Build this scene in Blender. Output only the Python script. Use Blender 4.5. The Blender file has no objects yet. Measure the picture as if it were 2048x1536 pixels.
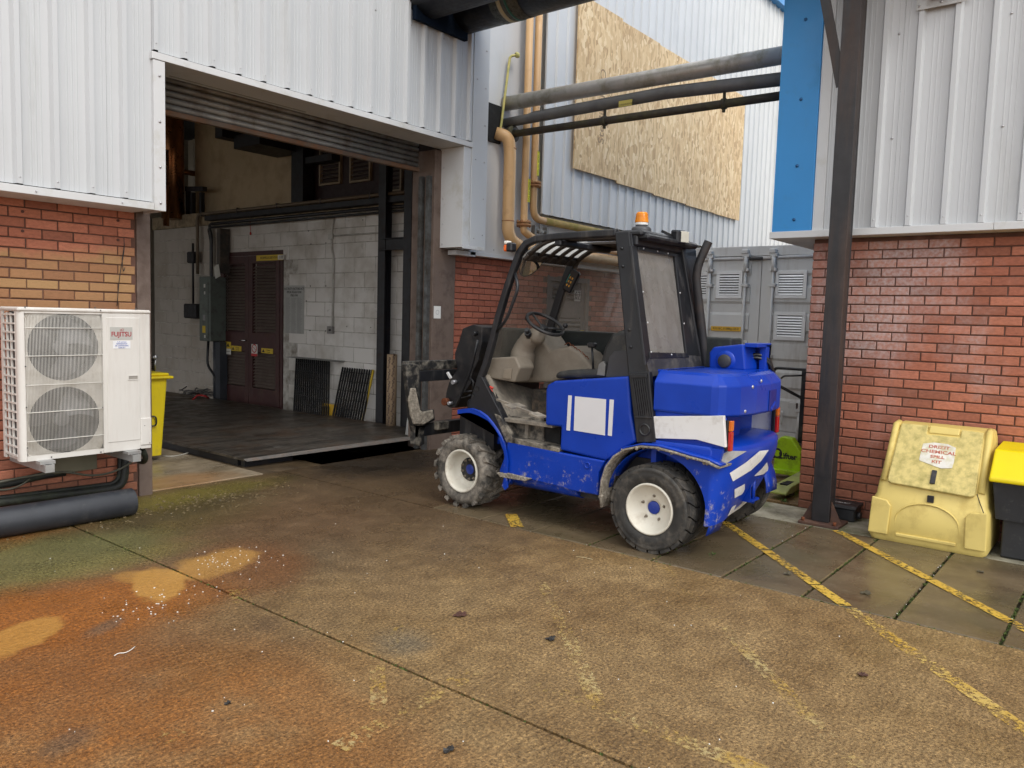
import bpy, math, random
from mathutils import Vector, Matrix
random.seed(7)
R_ = math.radians
sc = bpy.context.scene
COL = sc.collection
# ---------------------------------------------------------------- camera
FPX, YAW, PIT, ROL, CAMH = 1578.0, R_(38.555), R_(4.839), R_(-1.670), 1.6
_f = Vector((math.cos(YAW)*math.cos(PIT), math.sin(YAW)*math.cos(PIT), -math.sin(PIT)))
_r0 = Vector((math.sin(YAW), -math.cos(YAW), 0)); _d0 = _f.cross(_r0)
_r = _r0*math.cos(ROL) + _d0*math.sin(ROL); _d = -_r0*math.sin(ROL) + _d0*math.cos(ROL)
cam = bpy.data.cameras.new('camera'); co = bpy.data.objects.new('camera', cam); COL.objects.link(co)
cam.sensor_fit = 'HORIZONTAL'; cam.sensor_width = 36.0; cam.lens = FPX/2048*36
cam.clip_start = 0.05; cam.clip_end = 500
co.matrix_world = Matrix(((_r.x, -_d.x, -_f.x, 0), (_r.y, -_d.y, -_f.y, 0), (_r.z, -_d.z, -_f.z, CAMH), (0, 0, 0, 1)))
sc.camera = co
# ---------------------------------------------------------------- light
world = bpy.data.worlds.new('World'); sc.world = world; world.use_nodes = True
wt = world.node_tree; wt.nodes.clear()
SUN_EL, SUN_AZ = R_(46), R_(196)      # azimuth of the sun measured from +Y clockwise
sky = wt.nodes.new('ShaderNodeTexSky'); sky.sky_type = 'NISHITA'; sky.sun_disc = False
sky.sun_elevation = SUN_EL; sky.sun_rotation = SUN_AZ; sky.air_density = 1.0; sky.dust_density = 6.0; sky.ozone_density = 1.0
hs = wt.nodes.new('ShaderNodeHueSaturation'); hs.inputs['Saturation'].default_value = 0.14
mxw = wt.nodes.new('ShaderNodeMix'); mxw.data_type = 'RGBA'; mxw.inputs[0].default_value = 0.9
mxw.inputs[7].default_value = (9.3, 9.35, 9.5, 1)      # even cloud layer
bg = wt.nodes.new('ShaderNodeBackground'); bg.inputs['Strength'].default_value = 0.15
wo = wt.nodes.new('ShaderNodeOutputWorld')
wt.links.new(sky.outputs[0], hs.inputs['Color']); wt.links.new(hs.outputs[0], mxw.inputs[6])
wt.links.new(mxw.outputs[2], bg.inputs[0]); wt.links.new(bg.outputs[0], wo.inputs[0])
sun = bpy.data.lights.new('sun', 'SUN'); sun.energy = 1.1; sun.angle = R_(25); sun.color = (1, 0.97, 0.92)
so = bpy.data.objects.new('sun', sun); COL.objects.link(so)
_sd = Vector((math.sin(SUN_AZ)*math.cos(SUN_EL), math.cos(SUN_AZ)*math.cos(SUN_EL), math.sin(SUN_EL)))
so.rotation_euler = _sd.to_track_quat('Z', 'Y').to_euler(); so.location = (0, 0, 20)
vs = sc.view_settings; vs.view_transform = 'Standard'; vs.look = 'None'; vs.exposure = 0.35; vs.gamma = 1.0; vs.use_curve_mapping = False
sc.render.engine = 'CYCLES'; sc.cycles.max_bounces = 8; sc.cycles.diffuse_bounces = 5; sc.cycles.transparent_max_bounces = 16
try: sc.cycles.use_denoising = True
except Exception: pass

def at(x, y, ax, v):
    """world point on the plane ax = v that lies on the line of sight of picture point x, y (2048 x 1536)"""
    k = 'xyz'.index(ax); d = _f + _r*((x-1024)/FPX) + _d*((y-768)/FPX); o = Vector((0, 0, CAMH))
    return o + d*((v-o[k])/d[k])

# ---------------------------------------------------------------- materials
class NT:
    def __init__(s, name):
        s.m = bpy.data.materials.new(name); s.m.use_nodes = True; s.t = s.m.node_tree; s.t.nodes.clear()
        s.out = s.t.nodes.new('ShaderNodeOutputMaterial'); s.b = s.t.nodes.new('ShaderNodeBsdfPrincipled')
        s.t.links.new(s.b.outputs[0], s.out.inputs[0]); s._p = None
    def n(s, ty, **k):
        x = s.t.nodes.new(ty)
        for a, b in k.items(): setattr(x, a, b)
        return x
    def L(s, a, b): s.t.links.new(a, b)
    def put(s, sock, v):
        if isinstance(v, (int, float)): sock.default_value = v
        elif isinstance(v, (tuple, list)): sock.default_value = tuple(v) if len(v) != 3 or sock.type == 'VECTOR' else (*v, 1)
        else: s.L(v, sock)
    @property
    def pos(s):
        if s._p is None: s._p = s.n('ShaderNodeNewGeometry').outputs['Position']
        return s._p
    def obj(s): return s.n('ShaderNodeTexCoord').outputs['Object']
    def rnd(s): return s.n('ShaderNodeObjectInfo').outputs['Random']
    def mapv(s, v, scale=(1, 1, 1), loc=(0, 0, 0), rot=(0, 0, 0)):
        m = s.n('ShaderNodeMapping'); s.L(v, m.inputs[0]); m.inputs['Location'].default_value = loc
        m.inputs['Scale'].default_value = scale; m.inputs['Rotation'].default_value = rot; return m.outputs[0]
    def noise(s, scale, detail=4, rough=.55, v=None, dist=0):
        x = s.n('ShaderNodeTexNoise'); s.L(v if v is not None else s.pos, x.inputs['Vector'])
        x.inputs['Scale'].default_value = scale; x.inputs['Detail'].default_value = detail
        x.inputs['Roughness'].default_value = rough; x.inputs['Distortion'].default_value = dist; return x.outputs['Fac']
    def vor(s, scale, v=None, feat='F1', out='Distance', rnd=1):
        x = s.n('ShaderNodeTexVoronoi', feature=feat); s.L(v if v is not None else s.pos, x.inputs['Vector'])
        x.inputs['Scale'].default_value = scale; x.inputs['Randomness'].default_value = rnd; return x.outputs[out]
    def wave(s, scale, v=None, dist=0, dscale=1, direction='X'):
        x = s.n('ShaderNodeTexWave', wave_type='BANDS', bands_direction=direction); s.L(v if v is not None else s.pos, x.inputs['Vector'])
        x.inputs['Scale'].default_value = scale; x.inputs['Distortion'].default_value = dist; x.inputs['Detail Scale'].default_value = dscale
        x.inputs['Detail'].default_value = 3; return x.outputs['Fac']
    def mr(s, v, a, b, c=0, d=1, smooth=False):
        x = s.n('ShaderNodeMapRange'); s.put(x.inputs[0], v)
        if smooth: x.interpolation_type = 'SMOOTHSTEP'
        for i, q in zip((1, 2, 3, 4), (a, b, c, d)): x.inputs[i].default_value = q
        return x.outputs[0]
    def ma(s, op, a, b=None, c=None):
        x = s.n('ShaderNodeMath', operation=op); s.put(x.inputs[0], a)
        if b is not None: s.put(x.inputs[1], b)
        if c is not None: s.put(x.inputs[2], c)
        return x.outputs[0]
    def mix(s, f, a, b, mode='MIX'):
        x = s.n('ShaderNodeMix', data_type='RGBA', blend_type=mode); s.put(x.inputs[0], f)
        s.put(x.inputs[6], a); s.put(x.inputs[7], b); return x.outputs[2]
    def sep(s, v=None):
        x = s.n('ShaderNodeSeparateXYZ'); s.L(v if v is not None else s.pos, x.inputs[0]); return x.outputs
    def bump(s, h, strength=.3, dist=.01, prev=None):
        x = s.n('ShaderNodeBump'); x.inputs['Strength'].default_value = strength; x.inputs['Distance'].default_value = dist
        s.L(h, x.inputs['Height'])
        if prev is not None: s.L(prev, x.inputs['Normal'])
        return x.outputs[0]
    def fin(s, col=None, rough=None, metal=None, normal=None, **kw):
        if col is not None: s.put(s.b.inputs['Base Color'], col)
        if rough is not None: s.put(s.b.inputs['Roughness'], rough)
        if metal is not None: s.put(s.b.inputs['Metallic'], metal)
        if normal is not None: s.L(normal, s.b.inputs['Normal'])
        for k, v in kw.items(): s.put(s.b.inputs[k], v)
        return s.m
def c(h):      # hex as seen in daylight -> linear
    h = h.lstrip('#'); o = []
    for i in (0, 2, 4):
        u = int(h[i:i+2], 16)/255; o.append(u/12.92 if u <= .04045 else ((u+.055)/1.055)**2.4)
    return tuple(o)
def mul(col, k): return tuple(min(1, q*k) for q in col)
_mc = {}
def mat(name, col, rough=.6, metal=0, var=.15, scale=5, bump=.1, bs=60, bd=.004, dirt=None, amt=.5, ds=8, spec=None, coat=0, rvar=.15, streak=False, drough=.9):
    """painted / plain surface: base colour with slow variation, fine relief and optional patches of dirt or rust"""
    if name in _mc: return _mc[name]
    t = NT(name)
    n1 = t.noise(scale, 5)
    cc = t.mix(t.mr(n1, .3, .7), mul(col, 1-var), mul(col, 1+var))
    r = t.mr(t.noise(scale*2.7, 4), .3, .7, rough-rvar*rough, rough+rvar*rough)
    if dirt:
        v = t.mapv(t.pos, (1, 1, .12)) if streak else t.pos
        dn = t.noise(ds, 8, .68, v=v)
        th = 1-amt
        f = t.ma('MULTIPLY', t.mr(dn, th*.75+.04, th*.75+.3), .85)
        cc = t.mix(f, cc, t.mix(t.noise(ds*4, 3), mul(dirt, .6), mul(dirt, 1.3)))
        r = t.ma('ADD', r, t.ma('MULTIPLY', f, t.ma('SUBTRACT', drough, r)))
    nb = t.bump(t.noise(bs, 4), bump, bd) if bump else None
    kw = {}
    if spec is not None: kw['Specular IOR Level'] = spec
    if coat: kw['Coat Weight'] = coat; kw['Coat Roughness'] = .15
    _mc[name] = t.fin(cc, r, metal, nb, **kw); return _mc[name]
def glass(name, tint=(.8, .85, .82), dust=(.35, .31, .26), clear=.7, streaky=3, rough=.08):
    t = NT(name)
    tr = t.n('ShaderNodeBsdfTransparent'); t.put(tr.inputs[0], tint)
    t.fin(dust, .35); gl = t.n('ShaderNodeBsdfGlossy'); gl.inputs['Roughness'].default_value = rough
    fr = t.n('ShaderNodeFresnel'); fr.inputs[0].default_value = 1.45
    n = t.ma('ADD', t.ma('MULTIPLY', t.noise(streaky, 6, .6, v=t.mapv(t.pos, (1, 1, .25))), .5), t.ma('MULTIPLY', t.noise(streaky*9, 4), .25))
    f = t.mr(n, .2, .6, clear+.14, clear-.14)
    m1 = t.n('ShaderNodeMixShader'); t.L(f, m1.inputs[0]); t.L(t.b.outputs[0], m1.inputs[1]); t.L(tr.outputs[0], m1.inputs[2])
    m2 = t.n('ShaderNodeMixShader'); t.L(t.ma('MULTIPLY', fr.outputs[0], .8), m2.inputs[0]); t.L(m1.outputs[0], m2.inputs[1]); t.L(gl.outputs[0], m2.inputs[2])
    t.L(m2.outputs[0], t.out.inputs[0]); return t.m

# ---------------------------------------------------------------- mesh builder
WP = {}                                  # world origin of every object, by name
class MB:
    def __init__(s): s.v = []; s.f = []; s.sm = []; s.mi = []; s.cur = 0
    def face(s, idx, smooth=False): s.f.append(tuple(idx)); s.sm.append(smooth); s.mi.append(s.cur)
    def add(s, vs, fs, smooth=False):
        o = len(s.v); s.v += [Vector(q) for q in vs]
        for q in fs: s.face([o+i for i in q], smooth)
        return s
    def box(s, x0, x1, y0, y1, z0, z1, ch=0):
        x0, x1 = sorted((x0, x1)); y0, y1 = sorted((y0, y1)); z0, z1 = sorted((z0, z1))
        if ch <= 0:
            v = [(x, y, z) for z in (z0, z1) for y in (y0, y1) for x in (x0, x1)]
            return s.add(v, [(0, 2, 3, 1), (4, 5, 7, 6), (0, 1, 5, 4), (2, 6, 7, 3), (0, 4, 6, 2), (1, 3, 7, 5)])
        ch = min(ch, (x1-x0)*.45, (y1-y0)*.45, (z1-z0)*.45)
        v = []; key = {}
        for sx in (0, 1):
            for sy in (0, 1):
                for sz in (0, 1):
                    b = ((x0, x1)[sx], (y0, y1)[sy], (z0, z1)[sz]); sg = (1-2*sx, 1-2*sy, 1-2*sz)
                    for a in range(3):       # vertex lying on the face of axis a
                        p = [b[i]+(0 if i == a else sg[i]*ch) for i in range(3)]
                        key[(sx, sy, sz, a)] = len(v); v.append(p)
        fs = []
        for a in range(3):
            o1, o2 = [i for i in range(3) if i != a]
            for sa in (0, 1):
                q = []
                for (p1, p2) in ((0, 0), (1, 0), (1, 1), (0, 1)):
                    k = [0, 0, 0]; k[a] = sa; k[o1] = p1; k[o2] = p2; q.append(key[(*k, a)])
                fs.append(q)
        for a in range(3):                   # edges along axis a
            o1, o2 = [i for i in range(3) if i != a]
            for s1 in (0, 1):
                for s2 in (0, 1):
                    k0 = [0, 0, 0]; k0[o1] = s1; k0[o2] = s2; k1 = list(k0); k1[a] = 1
                    fs.append([key[(*k0, o1)], key[(*k1, o1)], key[(*k1, o2)], key[(*k0, o2)]])
        for sx in (0, 1):
            for sy in (0, 1):
                for sz in (0, 1): fs.append([key[(sx, sy, sz, i)] for i in range(3)])
        ce = Vector(((x0+x1)/2, (y0+y1)/2, (z0+z1)/2)); out = []
        for q in fs:
            P = [Vector(v[i]) for i in q]; nn = (P[1]-P[0]).cross(P[2]-P[0])
            if nn.dot(sum(P, Vector())/len(P)-ce) < 0: q = q[::-1]
            out.append(q)
        return s.add(v, out)
    def obox(s, ce, ax, half, ch=0):
        """oriented box: centre, (3 axis vectors), half sizes"""
        m = MB().box(-half[0], half[0], -half[1], half[1], -half[2], half[2], ch)
        A = [Vector(a).normalized() for a in ax]; ce = Vector(ce)
        return s.add([ce+A[0]*p.x+A[1]*p.y+A[2]*p.z for p in m.v], m.f)
    def bar(s, a, b, w, h, up=(0, 0, 1), ch=0):
        a = Vector(a); b = Vector(b); d = (b-a); L = d.length; d.normalize(); u = Vector(up)
        if abs(d.dot(u)) > .98: u = Vector((0, 1, 0))
        sd = d.cross(u).normalized(); u = sd.cross(d)
        return s.obox((a+b)/2, (d, sd, u), (L/2, w/2, h/2), ch)
    def prism(s, poly, ax, a0, a1, smooth=False, ch=0):
        """polygon of 2-D points in the two other axes (cyclic order of axes), extruded along ax"""
        k = 'xyz'.index(ax); i1, i2 = [(1, 2), (0, 2), (0, 1)][k]; n = len(poly); v = []
        def P(p, a): q = [0, 0, 0]; q[i1], q[i2], q[k] = p[0], p[1], a; return q
        area = sum(poly[i][0]*poly[(i+1) % n][1]-poly[(i+1) % n][0]*poly[i][1] for i in range(n))
        lo, hi = min(a0, a1), max(a0, a1)
        flip = (area > 0) != (k == 1)
        v = [P(p, lo) for p in poly]+[P(p, hi) for p in poly]
        top = list(range(n, 2*n)); bot = list(range(n))[::-1]
        sides = [(i, (i+1) % n, n+(i+1) % n, n+i) for i in range(n)]
        if not flip: top = top[::-1]; bot = bot[::-1]; sides = [q[::-1] for q in sides]
        o = len(s.v); s.v += [Vector(q) for q in v]
        s.face([o+i for i in top]); s.face([o+i for i in bot])
        for q in sides: s.face([o+i for i in q], smooth)
        return s
    def tube(s, path, r, n=12, caps=True, smooth=True, hollow=0):
        P = [Vector(p) for p in path]; m = len(P); rs = r if isinstance(r, (list, tuple)) else [r]*m
        t0 = (P[1]-P[0]).normalized(); u = t0.cross(Vector((0, 0, 1)))
        if u.length < .1: u = t0.cross(Vector((0, 1, 0)))
        u.normalize(); o = len(s.v); prev = t0
        for i in range(m):
            if i == 0: t = t0
            elif i == m-1: t = (P[i]-P[i-1]).normalized()
            else: t = ((P[i+1]-P[i]).normalized()+(P[i]-P[i-1]).normalized()).normalized()
            q = prev.rotation_difference(t); u = q @ u; u = (u-t*u.dot(t)).normalized(); w = t.cross(u); prev = t
            for j in range(n):
                a = 2*math.pi*j/n; s.v.append(P[i]+(u*math.cos(a)+w*math.sin(a))*rs[i])
        for i in range(m-1):
            for j in range(n):
                k = (j+1) % n; s.face((o+i*n+j, o+i*n+k, o+(i+1)*n+k, o+(i+1)*n+j), smooth)
        if caps:
            s.face([o+j for j in range(n)][::-1]); s.face([o+(m-1)*n+j for j in range(n)])
        return s
    def cyl(s, a, b, r, n=16, r2=None): return s.tube([a, b], [r, r if r2 is None else r2], n)
    def lathe(s, prof, org, ax=(0, 0, 1), n=24, smooth=True, caps=False):
        """prof: (radius, height along ax) pairs"""
        ax = Vector(ax).normalized(); u = ax.cross(Vector((0, 0, 1)))
        if u.length < .1: u = Vector((1, 0, 0))
        u.normalize(); w = ax.cross(u); org = Vector(org); o = len(s.v); m = len(prof)
        for (r, h) in prof:
            for j in range(n):
                a = 2*math.pi*j/n; s.v.append(org+ax*h+(u*math.cos(a)+w*math.sin(a))*r)
        for i in range(m-1):
            for j in range(n):
                k = (j+1) % n; s.face((o+i*n+j, o+i*n+k, o+(i+1)*n+k, o+(i+1)*n+j), smooth)
        if caps: s.face([o+j for j in range(n)][::-1]); s.face([o+(m-1)*n+j for j in range(n)])
        return s
    def sheet(s, pts, thick, nrm):
        """flat polygon of 3-D points with a thickness along nrm"""
        nrm = Vector(nrm).normalized(); P = [Vector(p) for p in pts]; n = len(P); o = len(s.v)
        s.v += [p+nrm*thick for p in P]+P
        fn = sum(((P[i]-P[0]).cross(P[(i+1) % n]-P[0]) for i in range(1, n-1)), Vector())
        fl = fn.dot(nrm) < 0
        top = list(range(n)); bot = list(range(n, 2*n))[::-1]; sd = [(n+i, n+(i+1) % n, (i+1) % n, i) for i in range(n)]
        if fl: top = top[::-1]; bot = bot[::-1]; sd = [q[::-1] for q in sd]
        for q in [top, bot]+sd: s.face([o+i for i in q])
        return s
    def grid(s, rows, smooth=True, close=False):
        """rows of points -> quads"""
        o = len(s.v); m = len(rows[0])
        for r in rows: s.v += [Vector(p) for p in r]
        for i in range(len(rows)-1):
            for j in range(m if close else m-1):
                k = (j+1) % m; s.face((o+i*m+j, o+i*m+k, o+(i+1)*m+k, o+(i+1)*m+j), smooth)
        return s
    def build(s, name, m, parent=None, origin=None, bevel=0, bseg=2, solid=0, sub=0, **props):
        if parent is not None and origin is None: W = WP[parent.name].copy()
        elif origin is not None: W = Vector(origin)
        else:
            xs = [p.x for p in s.v]; ys = [p.y for p in s.v]; zs = [p.z for p in s.v]
            W = Vector(((min(xs)+max(xs))/2, (min(ys)+max(ys))/2, min(zs)))
        me = bpy.data.meshes.new(name); me.from_pydata([p-W for p in s.v], [], s.f)
        me.polygons.foreach_set('use_smooth', s.sm)
        for q in (m if isinstance(m, (list, tuple)) else [m]): me.materials.append(q)
        if len(me.materials) > 1: me.polygons.foreach_set('material_index', s.mi)
        me.update()
        o = bpy.data.objects.new(name, me); COL.objects.link(o)
        if parent is not None: o.parent = parent; o.location = W-WP[parent.name]
        else: o.location = W
        WP[o.name] = W
        if solid: md = o.modifiers.new('s', 'SOLIDIFY'); md.thickness = abs(solid); md.offset = -1 if solid > 0 else 1
        if sub: md = o.modifiers.new('u', 'SUBSURF'); md.levels = md.render_levels = sub
        if bevel: md = o.modifiers.new('b', 'BEVEL'); md.width = bevel; md.segments = bseg; md.limit_method = 'ANGLE'; md.angle_limit = R_(40)
        for k, v in props.items(): o[k] = v
        return o
def tag(o, label=None, category=None, group=None, kind=None):
    if label: o['label'] = label
    if category: o['category'] = category
    if group: o['group'] = group
    if kind: o['kind'] = kind
    return o
def thing(name, loc, label, category, group=None):
    o = bpy.data.objects.new(name, None); COL.objects.link(o); o.location = loc; WP[o.name] = Vector(loc)
    o.empty_display_size = .1; return tag(o, label, category, group)
def inst(name, mesh, parent, wloc, rot=None, **props):
    o = bpy.data.objects.new(name, mesh); COL.objects.link(o)
    if parent is not None: o.parent = parent; o.location = Vector(wloc)-WP[parent.name]
    else: o.location = wloc
    if rot: o.rotation_euler = rot
    WP[o.name] = Vector(wloc)
    for k, v in props.items(): o[k] = v
    return o
def text(name, s, size, loc, xdir, ydir, m, parent=None, align='CENTER', ext=.0006, bold=0, sx=1):
    cu = bpy.data.curves.new(name, 'FONT'); cu.body = s; cu.size = size; cu.align_x = align; cu.align_y = 'CENTER'
    cu.extrude = ext; cu.offset = bold; cu.resolution_u = 3
    tmp = bpy.data.objects.new('tmp', cu); COL.objects.link(tmp)
    me = bpy.data.meshes.new_from_object(tmp); bpy.data.objects.remove(tmp)
    X = Vector(xdir).normalized(); Y = Vector(ydir).normalized(); Z = X.cross(Y)
    for v in me.vertices: v.co = X*v.co.x*sx+Y*v.co.y+Z*v.co.z
    me.materials.clear(); me.materials.append(m)
    return inst(name, me, parent, loc)
def arc(cx, cy, r, a0, a1, n): return [(cx+r*math.cos(R_(a0+(a1-a0)*i/n)), cy+r*math.sin(R_(a0+(a1-a0)*i/n))) for i in range(n+1)]
def fillet(P, r, n=5):
    """round the inner corners of a polyline"""
    P = [Vector(p) for p in P]; o = [P[0]]
    for i in range(1, len(P)-1):
        a = (P[i-1]-P[i]); b = (P[i+1]-P[i]); k = min(r, a.length*.49, b.length*.49); A = P[i]+a.normalized()*k; B = P[i]+b.normalized()*k
        for j in range(n+1):
            t = j/n; o.append(A*(1-t)**2+P[i]*2*t*(1-t)+B*t*t)
    o.append(P[-1]); return o
# ================================================================ common materials
M = {}
M['mortar'] = mat('mortar', c('6c4f43'), .9, var=.2, scale=9, bump=.4, bs=180, dirt=c('54392e'), amt=.55, ds=5)
M['white_clad'] = mat('white_clad', (.54, .56, .575), .42, var=.03, scale=1.2, bump=.03, bs=12, dirt=(.44, .45, .43), amt=.3, ds=2.4, streak=True, drough=.6)
M['trim'] = mat('trim_white', (.6, .61, .615), .4, var=.03, scale=2, bump=.02, bs=15, dirt=(.4, .38, .3), amt=.33, ds=3.5, drough=.6)
M['clad_grey'] = mat('clad_grey', (.635, .635, .625), .45, var=.04, scale=1.5, bump=.03, bs=10, dirt=(.36, .37, .36), amt=.32, ds=2, streak=True)
M['screw'] = mat('screw', (.5, .5, .52), .35, .6, bump=0)
M['steel_brown'] = mat('steel_brown', c('6a5b52'), .6, var=.12, scale=4, dirt=c('4a3a32'), amt=.4, ds=6, bump=.2)
M['steel_black'] = mat('steel_black', (.012, .012, .016), .5, var=.25, scale=5, dirt=c('3a2b22'), amt=.36, ds=6, bump=.15)
M['black_paint'] = mat('black_paint', (.013, .014, .017), .38, var=.2, scale=6, dirt=(.12, .1, .08), amt=.36, ds=9, bump=.1)
M['rust'] = mat('rust', c('6b3a20'), .85, var=.35, scale=30, bump=.5, bs=120)
M['blue_clad'] = mat('blue_clad', (.028, .25, .6), .4, var=.06, scale=2, bump=.02, bs=8, dirt=(.05, .2, .4), amt=.3, ds=3)
M['rubber'] = mat('rubber', (.028, .027, .025), .68, var=.25, scale=9, dirt=(.15, .13, .105), amt=.4, ds=7, bump=.35, bs=70)
M['rubber_mud'] = mat('rubber_mud', (.04, .037, .032), .75, var=.25, scale=12, dirt=(.3, .265, .22), amt=.56, ds=9, bump=.5, bs=60, bd=.008)
M['dark'] = mat('dark_inside', (.012, .012, .012), .9, bump=0)

def brick_mat(name, base, kind):
    t = NT(name); r = t.rnd()
    cr = t.n('ShaderNodeValToRGB'); t.L(r, cr.inputs[0]); e = cr.color_ramp
    e.elements[0].color = (*mul(base, .72), 1); e.elements[1].color = (*mul(base, 1.22), 1)
    q = e.elements.new(.4); q.color = (base[0]*.98, base[1]*.92, base[2]*.9, 1)
    q = e.elements.new(.75); q.color = (base[0]*1.1, base[1]*1.12, base[2]*1.1, 1)
    cc = t.mix(t.mr(t.noise(26, 6, .6, v=t.mapv(t.pos, (1, 1, 2.2))), .3, .7), t.mix(1.0, cr.outputs[0], (.8, .78, .76), 'MULTIPLY'), t.mix(1.0, cr.outputs[0], (1.16, 1.14, 1.1), 'MULTIPLY'))
    P = t.sep()
    if kind == 'left':       # brown-green damp band
        w = t.ma('ADD', P['Z'], t.ma('MULTIPLY', t.ma('SUBTRACT', t.noise(2.2, 4), .5), .5))
        m = t.ma('MULTIPLY', t.mr(w, 1.35, 1.6, smooth=True), t.mr(w, 2.08, 1.9, smooth=True))
        m = t.ma('MULTIPLY', m, t.mr(r, 0, 1, .55, 1))
        cc = t.mix(t.ma('MULTIPLY', m, .75), cc, t.mix(r, (.24, .16, .06), (.36, .25, .1)))
        m2 = t.mr(t.ma('ADD', P['Z'], t.ma('MULTIPLY', t.noise(4, 4), .5)), .62, .3, smooth=True)
        cc = t.mix(t.ma('MULTIPLY', m2, .35), cc, (.12, .09, .05))
    if kind == 'right':      # white salt bloom
        n = t.noise(1.4, 6, .62, v=t.mapv(t.pos, (1, 1, .8))); z = t.mr(P['Z'], .8, 1.5, smooth=True)
        y = t.mr(P['Y'], .55, 1.3, smooth=True)
        m = t.ma('MULTIPLY', t.mr(t.ma('ADD', n, t.ma('MULTIPLY', t.ma('MULTIPLY', z, y), .2)), .52, .78, smooth=True), t.mr(t.noise(38, 4), .35, .75, .25, 1))
        cc = t.mix(t.ma('MULTIPLY', m, .75), cc, (.55, .5, .5))
        m2 = t.mr(t.ma('ADD', P['Z'], t.ma('MULTIPLY', t.noise(3, 4), .4)), .75, .2, smooth=True)
        cc = t.mix(t.ma('MULTIPLY', m2, .45), cc, (.1, .05, .03))
    b = t.bump(t.noise(150, 4, .7), .5, .004); b = t.bump(t.noise(30, 5, v=t.mapv(t.pos, (1, 1, 2.5))), .4, .006, b)
    pits = t.mr(t.vor(70), .06, .16); cc = t.mix(pits, t.mix(1.0, cc, (.55, .5, .48), 'MULTIPLY'), cc)
    return t.fin(cc, .82, 0, b)
M['brick_left'] = brick_mat('brick_left', (.42, .16, .098), 'left')
M['brick_mid'] = brick_mat('brick_mid', (.36, .12, .075), 'mid')
M['brick_right'] = brick_mat('brick_right', (.4, .15, .095), 'right')

# ---------------------------------------------------------------- ground materials
def blob(t, cx, cy, rx, ry, rot=0, soft=.25, na=.35, ns=3.0, det=6):
    P = t.sep(); cs, sn = math.cos(R_(rot)), math.sin(R_(rot))
    dx = t.ma('SUBTRACT', P['X'], cx); dy = t.ma('SUBTRACT', P['Y'], cy)
    u = t.ma('DIVIDE', t.ma('ADD', t.ma('MULTIPLY', dx, cs), t.ma('MULTIPLY', dy, sn)), rx)
    v = t.ma('DIVIDE', t.ma('SUBTRACT', t.ma('MULTIPLY', dy, cs), t.ma('MULTIPLY', dx, sn)), ry)
    d = t.ma('SQRT', t.ma('ADD', t.ma('MULTIPLY', u, u), t.ma('MULTIPLY', v, v)))
    d = t.ma('ADD', d, t.ma('MULTIPLY', t.ma('SUBTRACT', t.noise(ns, det, .62), .5), na*2))
    return t.mr(d, 1+soft, 1-soft, smooth=True)
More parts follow.
